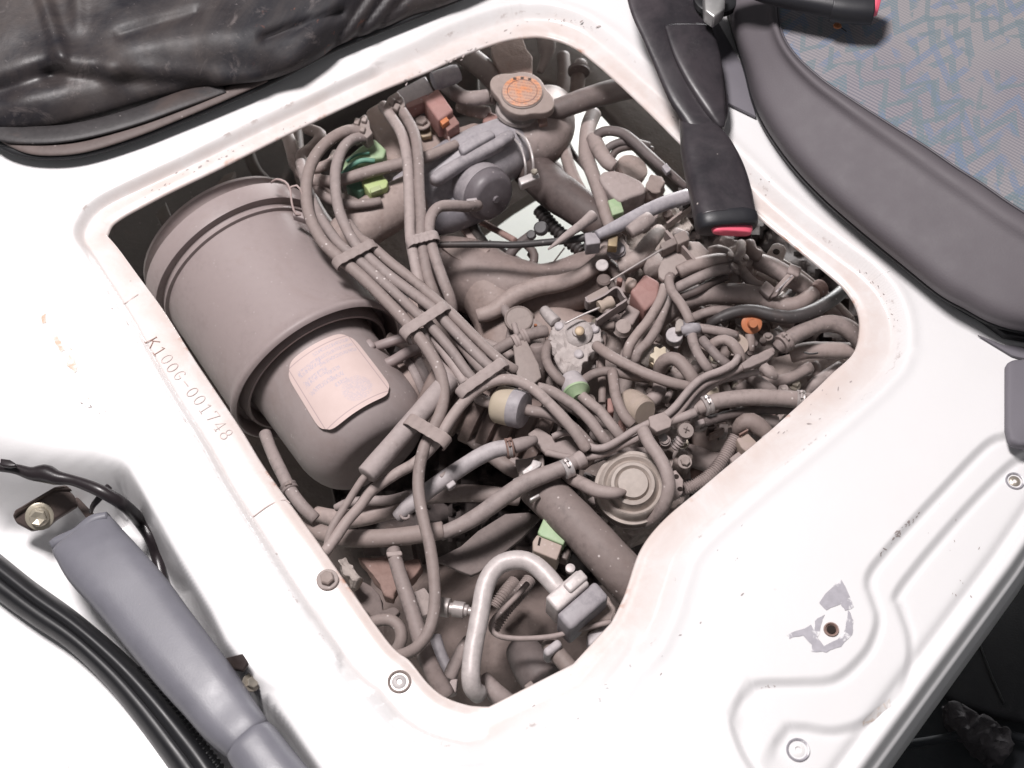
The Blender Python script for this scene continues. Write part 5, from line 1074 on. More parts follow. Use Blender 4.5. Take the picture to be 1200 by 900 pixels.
tube('steel_stay', 'D', [(280, 540, -13), (300, 570, -13), (290, 610, -13)], 18, 'hose_dark', 'short dark prong in the bright gap', 'prong')
for P, r, mt, l in (([(547, 250, -12), (556, 268, -12), (570, 290, -12.4)], 6, 'underbody', 'black stay bar crossing under the throttle cable at the left of the gap'),
                    ([(572, 292, -12), (580, 303, -12), (592, 322, -12.4)], 5, 'hose_dark', 'dark bar below the throttle cable in the left of the gap'),
                    ([(596, 300, -12), (606, 288, -11.6), (622, 276, -11)], 6, 'hose_dark', 'dark forked arm under the round black knob'),
                    ([(618, 288, -12), (626, 298, -12), (624, 314, -12.4)], 5, 'hose_dark', 'dark hooked arm right of the forked one')):
    tube('stay_bar', '0', P, r, mt, l, 'bar')
prism('tan_stay', '0', [(532, 256), (544, 252), (562, 280), (552, 284)], -12, .5, 'manifold', 'tan sheet stay under the throttle chamber', 'stay', bev=.0008)
prism('tan_stay', '0', [(516, 288), (548, 290), (574, 292), (560, 306), (550, 310), (530, 300)], -9.6, .3, 'manifold', 'bent tan sheet edge just below the throttle cable', 'stay', bev=.0006)
prism('tan_stay', '0', [(568, 302), (596, 306), (590, 330), (560, 326)], -12.4, .6, 'hose_dark', 'dark folded sheet at the lower edge of the gap', 'stay', bev=.0008)
tube('thin_wire', 'D', [(390, 612, -15), (430, 560, -14), (468, 510, -13)], 4, 'hose_dark', 'hair thin wire across the bright gap', 'wire', seg=6)
prism('pan_edge', 'D', [(60, 460), (110, 490), (200, 540), (290, 600), (270, 640), (160, 640), (80, 560)], -15, 1, 'hose_dark', 'dark angled plate edge in the bright gap', 'plate')
sw = disc('temperature_switch', 'D', 748, 535, -7.6, 50, [(0, .7), (.1, 1.05), (.3, 1.05), (.35, .95), (.7, .98), (.72, .8), (1.1, .8)], 'bluegrey', (0, -.12, 1), label='blue grey temperature switch with a yellowed top, left of the crusted casting', cat='switch')
box('terminal', 'D', 730, 470, -5.0, 52, 60, 1.0, 5, 'brass', parent=sw, bev=.001)
disc('blank_plug', 'D', 672, 606, -6.8, 34, [(0, 1), (.25, 1), (.35, .85), (.3, .1)], 'alloy', (-.1, -.2, 1), label='shiny round plug at the end of the brown breather hose', cat='plug')
disc('knob', 'D', 680, 700, -7.4, 40, [(0, .9), (.3, 1), (.8, .95), (1, .7), (1.02, .1)], 'hose_dark', label='dark knob left of the pull rod', cat='knob')
# ================================================================== CHOKE UNIT, VALVES AND SMALL HOSES, CENTRE TO RIGHT
# pull rods and the U bracket
strip('lever_bracket', 'D', [(585, 775, -5.2), (600, 800, -5.2), (680, 765, -5), (750, 722, -5), (790, 770, -5), (800, 790, -5.2), (740, 830, -5.2), (640, 900, -5.4)], -5, 12, 1.2, 'strap', 'thin sheet metal bracket folded into a hook above the whitened choke unit', 'bracket')
box('folded_step', 'D', 650, 760, -5.2, 130, 44, 0.4, -28, 'plate', 'small stepped foot of the hooked bracket', 'foot')
r1 = tube('pull_rod', 'D', [(715, 688, -4.8), (860, 600, -4.5), (1000, 515, -4.3)], 6, 'bright', 'thin pale pull rod with a rusty nut at its end', 'rod', seg=8)
disc('nut', 'D', 1013, 514, -4.6, 18, [(0, 1), (1, 1), (1.1, .8), (1.1, .1)], 'rust', (1, .6, .4), parent=r1, hexa=True)
r2 = tube('pull_rod', 'D', [(470, 920, -5.4), (560, 875, -5.2), (660, 832, -5)], 6, 'bright', 'thin pale rod running into the hooked bracket', 'rod', seg=8)
c0 = zp('D', 655, 830, -5); c1 = zp('D', 745, 790, -5); q = size('D', c0, 34)
lathe('rod_end', c0, c1, [(0, q * .6), (0, q * .95), (q * .4, q), (q * .9, q * .8), (q * 2.0, q), (q * 2.5, q * .9), (q * 2.6, q * .1)], 'cream_dirty', r2, 20)
bb = prism('linkage_plate', 'E', [(52, 440), (70, 395), (120, 300), (150, 285), (275, 290), (330, 345), (315, 380), (180, 440), (140, 480), (80, 500), (56, 480)], -5.4, 0.5, 'plate', 'rounded tan linkage plate below the belt buckle tip', 'plate', bev=.0012)
strip('linkage_tab', 'E', [(95, 230), (130, 270), (160, 290)], -4.2, 16, 1.2, 'strap', parent=bb)
strip('linkage_tab', 'E', [(150, 280), (200, 330), (250, 390)], -4.4, 14, 1.2, 'strap', parent=bb)
box('adjuster_block', 'E', 180, 265, -4, 70, 60, 1.4, -25, 'plate', parent=bb)
box('adjuster_block', 'E', 110, 300, -4.2, 90, 40, 1.2, -25, 'plate', parent=bb)
# rusty red solenoid
prism('red_solenoid', 'D', [(822, 742), (905, 645), (985, 690), (975, 790), (905, 850)], -6.4, 3, 'redbrown', 'dusty brick red solenoid block between linkage plate and hooked bracket', 'solenoid', bev=.003)
box('solenoid_tip', 'D', 830, 690, -6.2, 60, 50, 1.4, 20, 'cream_dirty', 'pale terminal left of the red solenoid', 'terminal', bev=.003)
box('pink_terminal', 'D', 768, 680, -6.6, 30, 22, 1, 20, 'redbrown', 'tiny pink terminal left of the red solenoid', 'terminal')
tube('solenoid_barrel', 'D', [(880, 540, -9), (940, 590, -8.4), (960, 640, -8)], [60, 66, 60], 'cast', 'dusty barrel above the red solenoid', 'barrel')
tube('solenoid_barrel', 'D', [(770, 610, -8), (850, 580, -7.6), (930, 480, -7.8), (980, 420, -9)], [44, 50, 46, 40], 'cast', 'slanting dusty barrel crossed by the pull rod', 'barrel')
# the whitened choke unit
ch = thing('choke_unit', at(673, 405, -0.075), 'choke unit coated with white corrosion, yellowed screw on top, centre of the bay', 'choke unit')
prism('choke_body', 'F', [(400, 185), (470, 175), (560, 180), (640, 162), (672, 205), (680, 245), (650, 290), (640, 315), (600, 350), (575, 400), (545, 455), (500, 455), (470, 430), (430, 400), (410, 350), (385, 310), (380, 260), (400, 225)], -6.6, 2.6, 'alloy', parent=ch, rough=.0034, bev=.003)
prism('choke_base', 'F', [(420, 400), (480, 380), (560, 420), (640, 370), (640, 420), (560, 470), (470, 480), (420, 440)], -8.4, 2.2, 'alloy', parent=ch, rough=.002, bev=.002)
disc('choke_cap', 'F', 545, 232, -6.5, 78, [(0, 1), (.12, .98), (.3, .72), (.32, .45), (.5, .40), (.52, .05)], 'alloy', (-.1, -.25, 1), parent=ch)
disc('cap_screw', 'F', 550, 222, -5.4, 26, [(0, 1), (.35, 1), (.45, .8), (.42, .05)], 'brass', (-.1, -.25, 1), parent=ch)
for x, y in ((440, 195), (632, 208), (545, 345)):
    disc('screw', 'F', x, y, -6.4, 24, [(0, 1.1), (.2, 1), (.35, .75), (.2, .3), (.2, .05)], 'hose_pale', (-.1, -.2, 1), parent=ch)
tube('spout', 'F', [(360, 110, -7.4), (390, 145, -7), (420, 175, -6.8)], [30, 34, 36], 'alloy', parent=ch)
# left neighbours
disc('dust_cover', 'F', 222, 165, -8, 78, [(0, 1), (.3, 1), (.36, .93), (.30, .85), (.3, .05)], 'plate', (0, -.1, 1), label='flat round dusty cover left of the choke unit', cat='cover')
prism('choke_shield', 'F', [(190, 300), (222, 270), (262, 265), (330, 400), (345, 470), (300, 508), (250, 480), (212, 470)], -6.4, 0.5, 'plate', 'thin curved shield plate left of the choke unit', 'shield')
tube('canister', 'F', [(320, 300, -6.6), (325, 360, -7.4), (325, 440, -8.6), (322, 490, -9.4)], [40, 42, 42, 40], 'hose', 'small upright canister between shield plate and choke unit', 'canister', seg=24)
fp = tube('fuel_pipe', 'F', [(70, 345, -7.6), (130, 310, -7.2), (200, 270, -6.8), (290, 238, -6.6), (370, 222, -6.8)], [30, 32, 34, 34, 34], 'hose', 'dusty banjo pipe with two pale nuts left of the choke unit', 'pipe')
for x, y in ((205, 285), (248, 255)): band('F', x, y, -6.8, 26, -11, 44, 34, 'strap', fp, 'nut', False)
tube('banjo', 'F', [(195, 185, -6.4), (205, 215, -6.2), (215, 245, -6.4)], 16, 'strap', parent=fp)
for x, y, l in ((182, 390, 'orange red dot of sealant left of the shield plate'), (312, 186, 'tiny red paint mark beside the round cover')):
    box('sealant_dot', 'F', x, y, -9.4, 18, 50 if x < 200 else 14, .5, 10, 'orange_clip', l, 'sealant')
disc('small_plug', 'F', 780, 210, -7.6, 48, [(0, 1.1), (.2, 1.15), (.4, 1), (.9, .85), (1, .6), (1, .1)], 'cast', (.1, -.2, 1), label='small dusty ribbed plug right of the choke unit', cat='plug')
box('solenoid_plug', 'F', 825, 130, -7, 80, 90, 2, 30, 'hose', 'small square dusty plug under the hooked bracket', 'plug', bev=.002)
tube('short_pipe', 'F', [(660, 190, -7), (735, 190, -7)], 24, 'plate', 'short horizontal spigot from the choke unit', 'pipe')
# small vacuum hoses of the centre
HF = [
 ([(385, 290, -7), (368, 330, -6.4), (372, 385, -6), (405, 445, -5.8), (450, 492, -6), (500, 520, -6.6)], 27, 'hose hooking down from the left side of the choke unit'),
 ([(560, 500, -6.4), (610, 462, -5.8), (680, 440, -5.6), (760, 448, -5.8), (840, 465, -6.2), (920, 478, -7)], 27, 'hose arching right from the pale collar below the choke unit'),
 ([(640, 300, -6), (700, 345, -5.2), (770, 385, -4.9), (860, 430, -4.8), (950, 468, -4.8), (1050, 502, -5), (1140, 522, -5.4)], 30, 'straight hose slanting from the choke unit to the pipe rails'),
 ([(728, 445, -5.4), (735, 500, -5), (745, 570, -4.8), (770, 640, -4.8), (800, 690, -5), (835, 728, -5.2)], 30, 'curved hose passing in front of the pinkish filter'),
 ([(675, 240, -8), (670, 330, -7.6), (668, 420, -7.4), (672, 520, -7.4), (672, 610, -7.6)], 22, 'thin vertical hose below the choke unit'),
 ([(560, 570, -6.2), (605, 610, -6), (660, 655, -5.8), (705, 710, -5.6), (742, 755, -5.6), (775, 800, -6)], 30, 'hose leaving the pale collar towards the rail'),
 ([(325, 528, -4.4), (390, 545, -4.6), (460, 585, -4.8), (540, 640, -5), (610, 710, -5.2), (672, 795, -5.6), (705, 830, -6)], 31, 'upper hose curving from the last strap to the rail'),
 ([(235, 640, -5), (300, 655, -4.8), (370, 665, -4.6), (450, 700, -4.6), (520, 750, -4.8), (590, 825, -5.2), (612, 858, -5.8)], 32, 'hose leaving the face of the cream ringed filter'),
 ([(1010, -20, -6.4), (985, 60, -6), (925, 160, -5.6), (860, 240, -5.6), (815, 310, -5.8), (808, 365, -6.4)], 27, 'left of two hoses bending beside the small ribbed plug'),
 ([(1030, 40, -6.8), (975, 190, -6), (920, 280, -5.8), (870, 330, -5.8), (850, 385, -6.4)], 27, 'right of two hoses bending beside the small ribbed plug'),
 ([(935, 600, -7), (975, 560, -7), (985, 510, -7.4)], 40, 'short stub of hose right of the pinkish filter'),
 ([(-10, 565, -6), (40, 590, -5.8), (95, 612, -5.6)], 26, 'lower short hose into the cream ringed filter'),
]
for P, r, l in HF: tube('vacuum_hose', 'F', P, r, 'hose', l + '', 'hose')
c0 = zp('F', 95, 612, -5.2); c1 = zp('F', 250, 650, -4.6); q = size('F', c0, 104); Lf = (c1 - c0).length
fl = thing('check_valve', c0, 'round in-line filter with a cream ring and grey face, centre left', 'filter')
lathe('cream_ring', c0, c1, [(0, q * .2), (0, q * .8), (Lf * .06, q * .93), (Lf * .16, q), (Lf * .62, q), (Lf * .64, q * .9)], 'cream', fl, 48)
lathe('grey_face', c0, c1, [(Lf * .60, q * .9), (Lf * .61, q * 1.01), (Lf * .92, q * 1.0), (Lf * 1.0, q * .93), (Lf * 1.02, q * .8), (Lf * 1.02, q * .05)], 'bluegrey', fl, 48)
c0 = zp('F', 800, 600, -7.4); c1 = zp('F', 905, 665, -6.2); q = size('F', c0, 84); Lf = (c1 - c0).length
lathe('check_valve', c0, c1, [(0, q * .2), (0, q * .75), (Lf * .1, q * .93), (Lf * .25, q), (Lf * .7, q), (Lf * .75, q * .92), (Lf * .95, q * .9), (Lf, q * .8), (Lf, q * .05)], 'cream_dirty', None, 44, 'pinkish round in-line filter behind a curved hose', 'filter')
c0 = zp('F', 500, 470, -6.6); c1 = zp('F', 550, 590, -6.2); q = size('F', c0, 74); Lf = (c1 - c0).length
cl = thing('hose_collar', c0, 'pale grey conical collar with a green ring below the choke unit', 'collar')
lathe('collar_body', c0, c1, [(0, q * .3), (0, q * .72), (Lf * .1, q * .8), (Lf * .5, q), (Lf * .62, q * 1.0)], 'hose_pale', cl, 36)
lathe('green_ring', c0, c1, [(Lf * .62, q * .95), (Lf * .62, q * 1.01), (Lf * .70, q * 1.01), (Lf * .72, q * .9), (Lf * .95, q * .45), (Lf * .95, q * .1)], 'paleg', cl, 36)
for x, y, l in ((716, 620, 'small red plug between two hoses left of the pinkish filter'), (782, 735, 'small dark red plug under the curved hose end')):
    box('red_plug', 'F', x, y, -8, 36, 80, 1.5, -8, 'redbrown', l, 'plug', bev=.002)
# pipe rails
def rail(P, r, label): return tube('vacuum_rail', '0', P, r, 'strap', label, 'pipe')
rail([(676, 508, -6), (684, 518, -5.4), (695, 525, -5), (710, 524, -4.8), (728, 514, -4.8), (744, 504, -4.8), (763, 495, -4.8), (778, 488, -4.8), (790, 478, -4.8), (800, 466, -4.8), (812, 452, -4.8), (825, 442, -4.8), (846, 434, -4.6), (860, 426, -4.6), (865, 418, -5)], 4.6, 'nearest of the metal vacuum pipes running along the hose ends')
rail([(640, 530, -6), (668, 536, -5.8), (700, 534, -5.6), (726, 523, -5.4), (756, 509, -5.4), (786, 492, -5.4), (800, 478, -5.4), (814, 460, -5.4), (828, 449, -5.4), (850, 440, -5.4), (880, 425, -5.2), (893, 417, -5.2), (906, 411, -5.2)], 4.4, 'second metal vacuum pipe, reaching furthest right to a clamp')
rail([(700, 528, -6.4), (730, 518, -6.2), (770, 500, -6.2), (800, 486, -6), (815, 468, -6.2), (840, 448, -6.2), (868, 440, -6.2), (888, 436, -6.4)], 4, 'lowest metal vacuum pipe below the other rails')
rail([(784, 494, -5.6), (800, 489, -5.4), (815, 483, -5.2)], 5.5, 'short stout pipe end feeding the right hand water hose')
rail([(648, 512, -6.2), (660, 507, -6), (675, 508, -6)], 4, 'short bent pipe end at the left of the rail bracket')
prism('rail_bracket', '0', [(618, 508), (630, 500), (640, 506), (652, 514), (668, 508), (688, 516), (700, 530), (696, 540), (686, 548), (672, 546), (660, 532), (640, 532), (630, 522)], -6.6, 0.6, 'strap', 'stepped sheet bracket carrying the metal vacuum pipes', 'bracket', bev=.0015)
prism('rail_clip', '0', [(760, 488), (778, 482), (788, 492), (786, 500), (770, 506), (762, 500)], -4.2, 0.8, 'strap', 'flat clip over the vacuum pipes right of the pinkish filter', 'clip', bev=.001)
prism('rail_clip', '0', [(868, 426), (882, 416), (904, 410), (908, 414), (900, 421), (880, 430), (872, 432)], -4.9, 0.6, 'strap', 'flat clip over the vacuum pipes at their right end', 'clip', bev=.001)
# diaphragm actuator and its hoses
dp = at(741, 572, -0.068); ax = Vector((-0.05, -0.22, 1)).normalized(); q = size('0', dp, 45)
da = thing('diaphragm', dp, 'round tan diaphragm actuator with stepped rings, lower centre', 'diaphragm')
lathe('housing', dp, dp + ax, [(-.012, q * .9), (-.002, q * .98), (0, q * 1.0), (.002, q * .98), (.002, q * .90), (.004, q * .86), (.009, q * .82), (.0105, q * .76), (.0075, q * .68), (.010, q * .62), (.0155, q * .56), (.016, q * .48), (.0135, q * .42), (.0175, q * .38), (.018, q * .1)], 'tan_disc', da, 80, sharp=55)
lathe('clamp_ring', dp, dp + ax, [(-.014, q * .85), (-.013, q * 1.01), (-.008, q * 1.01), (-.007, q * .9)], 'strap', da, 60)
tube('diaphragm_hose', 'J', [(560, 250, -7.4), (600, 280, -6.6), (660, 310, -5.8), (730, 345, -5.2), (800, 358, -5), (850, 358, -5), (890, 352, -5.4)], [34, 36, 38, 38, 36, 30, 12], 'hose', 'small hose lying on the face of the round diaphragm', 'hose')
tube('diaphragm_hose', 'J', [(985, 20, -4.4), (1020, 90, -4.2), (1070, 160, -4.2), (1110, 240, -4.2), (1125, 320, -4.6), (1110, 400, -5.4), (1070, 470, -6.6), (1000, 520, -8)], 37, 'hose', 'hose draped round the right side of the diaphragm', 'hose')
prism('diaphragm_plate', '0', [(688, 585), (700, 578), (714, 590), (712, 604), (700, 606), (690, 600)], -9, .6, 'cast', 'small dusty lug left of the diaphragm', 'lug')
bolt('lug_bolt', '0', 701, 595, -8.8, 7, 'cast', None, None, 'small bolt head in the lug left of the diaphragm')
sdp = prism('side_plate', '0', [(783, 555), (792, 550), (801, 562), (800, 578), (792, 584), (784, 578), (787, 566)], -8, .6, 'strap', 'pale plate with two holes right of the diaphragm', 'plate', rough=0)
for x, y in ((792.5, 558.5), (797, 573)): disc('plate_hole', '0', x, y, -7.98, 3.2, [(0, 1), (.1, .9), (.05, .05)], 'hole_dark', parent=sdp)
# screws and fittings right of the diaphragm
s1 = thing('idle_screw', zp('G', 200, 580, -6), 'large cross slotted screw with a spring, right of the vacuum pipes', 'screw')
p0 = zp('G', 200, 578, -5.6); ax = Vector((0.06, -0.30, 1)).normalized(); q = size('G', p0, 44)
lathe('head', p0, p0 + ax, [(-.004, q * .9), (-.003, q), (.002, q), (.003, q * .93), (.0032, q * .05)], 'plate', s1, 32)
for a in (20, 110): box('slot', 'G', 205, 568, -5.22, 34, 5, .1, a, 'brown_metal', parent=s1, bev=0)
tube('spring', 'G', [(185, 610, -6.2), (160, 640, -6.6), (135, 668, -7)], [26, 28, 26], 'strap', parent=s1, ribs=5, rib_depth=.16)
box('fitting', 'G', 190, 720, -8, 90, 90, 2.2, 30, 'plate', 'dusty square union right of the diaphragm', 'fitting', bev=.003)
bolt('union_bolt', 'G', 195, 745, -7.4, 40, 'plate', (.1, -.2, 1), None, 'hex union head between diaphragm and brown shadowed pipe')
disc('rivet', 'G', 78, 612, -6, 26, [(0, 1), (.2, .9), (.35, .5), (.36, .05)], 'bright', label='shiny small rivet at the lower end of the vacuum pipes', cat='rivet')
# lower right hoses
o = tube('water_hose', 'G', [(265, 460, -6.6), (340, 425, -6.4), (440, 405, -6.4), (560, 395, -6.4), (680, 398, -6.6), (800, 408, -7), (900, 420, -8)], [38, 44, 46, 46, 46, 46, 44], 'hose', 'thick water hose with a bright clamp at each end, lower right', 'hose', seg=20)
band('G', 315, 437, -6.4, 30, -12, 50, 46, 'bright', o); band('G', 820, 410, -7, 30, 2, 50, 44, 'bright', o)
tube('union_ring', 'G', [(240, 462, -6.6), (275, 448, -6.6)], [34, 36], 'strap', parent=o)
tube('water_hose', 'G', [(270, 545, -7.2), (320, 525, -7.4), (420, 494, -7.6), (540, 470, -7.8), (660, 462, -8), (800, 462, -8.4)], 26, 'hose_dark', 'thinner reddish brown hose below the clamped water hose', 'hose')
box('spring_clip', 'G', 275, 530, -6.6, 60, 30, 1, -20, 'strap', 'small spring clip at the start of the thinner water hose', 'clip')
o = tube('water_hose', 'E', [(700, 870, -7), (745, 830, -6.6), (820, 785, -6.4), (900, 748, -6.4), (985, 735, -6.6), (1060, 752, -6.8), (1120, 795, -7.2), (1160, 850, -8)], [40, 44, 46, 46, 48, 50, 50, 48], 'hose', 'upper of two thick hoses curving to the right corner of the opening', 'hose', seg=20)
band('E', 735, 838, -6.6, 30, -20, 50, 50, 'strap', o)
tube('water_hose', 'G', [(770, 165, -9), (860, 142, -8.6), (960, 140, -8.6), (1060, 142, -8.8), (1150, 150, -9.4)], 46, 'hose', 'lower of two thick hoses curving to the right corner of the opening', 'hose', seg=20)
tube('clip_wire', 'G', [(840, 152, -7.4), (875, 160, -7.2), (915, 155, -7.4)], 5, 'hose_black', 'thin dark wire lying on the lower thick hose', 'wire', seg=6)
tube('bay_hose', 'G', [(900, 210, -11), (915, 250, -11), (900, 285, -11.4), (860, 296, -11.6)], 22, 'hose', 'short upright hose right of the flat casting', 'hose')
tube('bay_hose', 'G', [(860, 370, -12), (900, 320, -11), (960, 280, -11), (1040, 230, -11)], 34, 'hose', 'slanting hose along the flange at the right', 'hose')
tube('bay_hose', 'G', [(545, 270, -8.4), (590, 310, -8), (640, 345, -8.4), (670, 370, -9)], 36, 'hose', 'hose going down between the vacuum pipe end and the water hose', 'hose')
tube('bay_hose', 'G', [(620, 230, -9), (650, 260, -9), (680, 290, -9.4)], 30, 'hose', 'short hose stub right of the vacuum pipe end', 'hose')
box('cream_tab', 'G', 320, 370, -8, 130, 52, 1.4, -18, 'cream', 'yellowed cream tab above the clamped water hose', 'tab', bev=.003)
disc('rivet', 'G', 728, 348, -9.6, 28, [(0, 1), (.2, .95), (.3, .6), (.5, .5), (.5, .05)], 'cast', label='small stud on the flat casting at the right', cat='stud')
# sensor and conduit by the flange
el = tube('sensor_elbow', 'G', [(480, 590, -9), (495, 550, -8), (540, 525, -7.6), (590, 550, -7.8), (640, 590, -8.2)], [30, 42, 50, 52, 44], 'hose', 'dusty elbow plug above the cream connector near the lower right flange', 'elbow', seg=20)
tube('plug_stub', 'G', [(560, 500, -9), (610, 510, -9), (690, 530, -9.4)], [30, 34, 36], 'hose', 'dusty stub behind the elbow plug', 'stub')
cb = prism('cream_connector', 'G', [(475, 620), (530, 580), (590, 640), (530, 690), (500, 665)], -7.6, 1.6, 'cream_dirty', 'cream wiring connector by the lower right flange', 'connector', bev=.0012)
box('orange_edge', 'G', 515, 582, -7.2, 54, 8, .4, -30, 'rust', parent=cb, bev=0)
box('plug_step', 'G', 490, 720, -8.6, 90, 60, 1.4, -38, 'hose', 'small dusty stepped plug below the cream connector', 'plug', bev=.0015)
box('white_clip', 'G', 640, 600, -7.4, 60, 22, .8, -35, 'bright', 'small bright clip beside the cream connector', 'clip')
tube('corrugated_conduit', 'G', [(475, 610, -8.6), (445, 660, -8.8), (405, 730, -9), (350, 800, -9.2), (290, 850, -9.4), (215, 885, -9.6), (130, 915, -10), (70, 950, -11)], 36, 'hose', 'ribbed conduit running along the lower right flange', 'conduit', ribs=44, rib_depth=.10)
tube('dark_pipe', 'G', [(190, 700, -12), (260, 720, -12), (340, 745, -12), (420, 740, -12.4)], [60, 62, 58, 50], 'hose', 'smooth pipe in shadow left of the ribbed conduit', 'pipe', seg=20)
tube('dark_pipe', 'G', [(240, 640, -14), (340, 620, -14), (430, 590, -14.4)], [70, 74, 66], 'manifold', 'wide brown pipe in shadow below the thin water hose', 'pipe', seg=20)
tube('dark_pipe', 'G', [(190, 830, -14), (280, 800, -14), (340, 780, -14)], [50, 56, 50], 'rust', 'reddish pipe end in shadow right of the diaphragm', 'pipe', seg=20)
# ---- right of centre, zone E: valves and hoses
tube('breather_pipe', 'E', [(30, 740, -8.6), (90, 680, -8), (170, 620, -7.4), (290, 580, -7), (420, 572, -7), (540, 578, -7), (640, 602, -7.2)], [50, 56, 58, 58, 58, 58, 54], 'hose', 'fat grey breather pipe in the right half of the bay', 'pipe', seg=24)
o = tube('breather_hose', 'E', [(600, 598, -7.2), (680, 628, -7), (750, 640, -6.8), (820, 625, -6.6), (880, 580, -6.6), (930, 540, -6.8)], [50, 48, 46, 44, 42, 40], 'hose', 'hose bending up from the fat breather pipe to a rusty stub', 'hose', seg=20)
tube('rusty_stub', 'E', [(900, 565, -6.6), (935, 535, -6.8)], [44, 46], 'rust', parent=o)
pc = tube('purge_valve', 'E', [(590, 400, -7), (660, 425, -6.6), (740, 470, -6.6), (820, 520, -6.8), (890, 570, -7.4)], [48, 52, 52, 52, 46], 'hose', 'cylindrical valve under the bracket with a hole, upper right', 'valve', seg=24)
hb2 = prism('hole_bracket', 'E', [(628, 375), (650, 335), (672, 302), (700, 296), (735, 310), (748, 335), (728, 395), (690, 410)], -6.2, .4, 'plate', 'tan bracket tab with a round hole, upper right of the bay', 'bracket')
disc('bracket_hole', 'E', 691, 346, -6.18, 19, [(0, 1), (.12, .92), (.06, .05)], 'hole_dark', parent=hb2)
kt = thing('cable_tie', zp('E', 740, 500, -5), 'flat grey cable tie standing over the valve at the upper right', 'cable tie')
flp = [(665, 590, -6.2), (690, 565, -5.4), (720, 530, -5.0), (755, 492, -4.9), (785, 460, -5)]
Q = [zp('E', *p_) for p_ in flp]; Q = [Vector(s) for s in spline([tuple(q_) for q_ in Q], 20)]; w_ = size('E', Q[0], 22); v_, f_ = sweep(Q, [.0012] * 20, 12, True, [w_] * 20, up=(0, 0, 1), power=4); mesh('tie_strap', v_, f_, 'strap', kt)
for k in range(7):
    t = k / 6; box('tie_tooth', 'E', 700 + t * 70, 552 - t * 72, -4.75, 7, 30, .12, -45 + 90, 'hose_pale', parent=kt, bev=0)
box('tie_head', 'E', 790, 442, -4.6, 70, 56, 1.0, 20, 'strap', parent=kt, bev=.002)
box('tie_tail', 'E', 645, 545, -5.6, 60, 70, .6, -50, 'strap', parent=kt, bev=.001)
HE = [
 ([(165, 455, -5.2), (230, 425, -5), (300, 405, -5), (370, 392, -5.2), (425, 390, -5.6)], 38, 'hose', 'upper of two parallel hoses beside the linkage plate'),
 ([(150, 545, -5.8), (210, 515, -5.4), (290, 478, -5.2), (370, 448, -5.2), (445, 435, -5.6)], 30, 'hose', 'lower of two parallel hoses beside the linkage plate'),
 ([(180, 590, -6.4), (260, 560, -6), (330, 520, -6), (420, 480, -6.4)], 24, 'hose_dark', 'dark hose underneath the two parallel hoses'),
 ([(240, 705, -7.6), (300, 680, -7), (370, 665, -7), (470, 670, -7.4), (560, 690, -8)], 28, 'hose', 'small hose lying along the underside of the fat breather pipe'),
 ([(120, 480, -5), (110, 500, -4.6), (125, 560, -4.4), (170, 620, -4.3), (205, 680, -4.4), (225, 730, -4.6)], 27, 'hose', 'hose crossing in front of the fat breather pipe'),
 ([(500, 440, -6.8), (530, 480, -6.6), (570, 520, -6.6), (620, 540, -7)], 30, 'hose', 'short hose below the cluttered valve body'),
 ([(460, 470, -7.4), (460, 510, -7.4), (450, 545, -7.6)], 42, 'cast', 'vertical stub touching the top of the fat breather pipe'),
 ([(340, 350, -6.6), (390, 345, -6), (420, 380, -6)], 36, 'hose', 'short hose just above the two parallel hoses'),
 ([(270, 760, -5.2), (330, 768, -5.2), (420, 785, -5.4), (470, 800, -6)], 27, 'hose', 'hose leaving the tee fitting to the right'),
 ([(230, 770, -5), (240, 830, -4.9), (262, 890, -4.9), (300, 950, -5), (330, 990, -5.4)], 28, 'hose', 'hose leaving the tee fitting downwards'),
 ([(290, 820, -5.6), (330, 865, -5.4), (380, 920, -5.4), (430, 960, -5.8)], 27, 'hose', 'hose parallel to and right of the one below the tee'),
 ([(345, 850, -5.6), (380, 828, -5), (420, 825, -4.9), (460, 850, -4.9), (490, 895, -5.2), (500, 940, -5.8)], 30, 'hose', 'small arched hose in front of the cream disc'),
 ([(545, 780, -7), (550, 830, -7), (548, 880, -7.4)], 26, 'hose', 'vertical hose under the orange plug'),
 ([(590, 560, -8.4), (700, 620, -8.4), (820, 520, -9)], 22, 'hose_dark', 'dark hose between valve and breather hose'),
]
for P, r, mt, l in HE: tube('vacuum_hose', 'E', P, r, mt, l, 'hose')
tube('heater_hose', 'E', [(310, 765, -7), (350, 725, -6.2), (420, 690, -5.8), (500, 668, -5.6), (580, 668, -5.6), (670, 690, -5.6), (760, 700, -5.6), (850, 682, -5.6), (930, 645, -5.8), (1000, 600, -6.2), (1060, 545, -7), (1090, 480, -8.4)], [16, 28, 34, 36, 36, 38, 38, 38, 38, 38, 36, 34], 'hose_black', 'glossy black hose sweeping to the right side of the opening', 'hose')
op = thing('orange_plug', zp('E', 555, 745, -6.4), 'bright orange plug below the glossy black hose', 'plug')
p0 = zp('E', 557, 735, -6.2); ax = Vector((0.0, -.55, .85)).normalized(); q = size('E', p0, 56)
lathe('black_cap', p0, p0 + ax, [(-.0005, q * .95), (.0, q * .98), (-.004, q * .96), (-.006, q * .8)][::-1] if False else [(-.007, q * .8), (-.006, q * .98), (-.001, q), (-.0008, q * .3)], 'hose_black', op, 30)
lathe('orange_flange', p0, p0 + ax, [(-.001, q * .3), (-.001, q), (.0012, q), (.0018, q * .9), (.0018, q * .48), (.006, q * .42), (.0095, q * .38), (.0096, q * .05)], 'orange_clip', op, 30)
for x, y, r, l in ((870, 715, 20, 'tiny dark cap on the casting right of the orange plug'),): disc('small_plug', 'E', x, y, -7, r, [(0, 1), (.8, 1), (.9, .8), (.9, .05)], 'bluegrey', label=l, cat='cap')
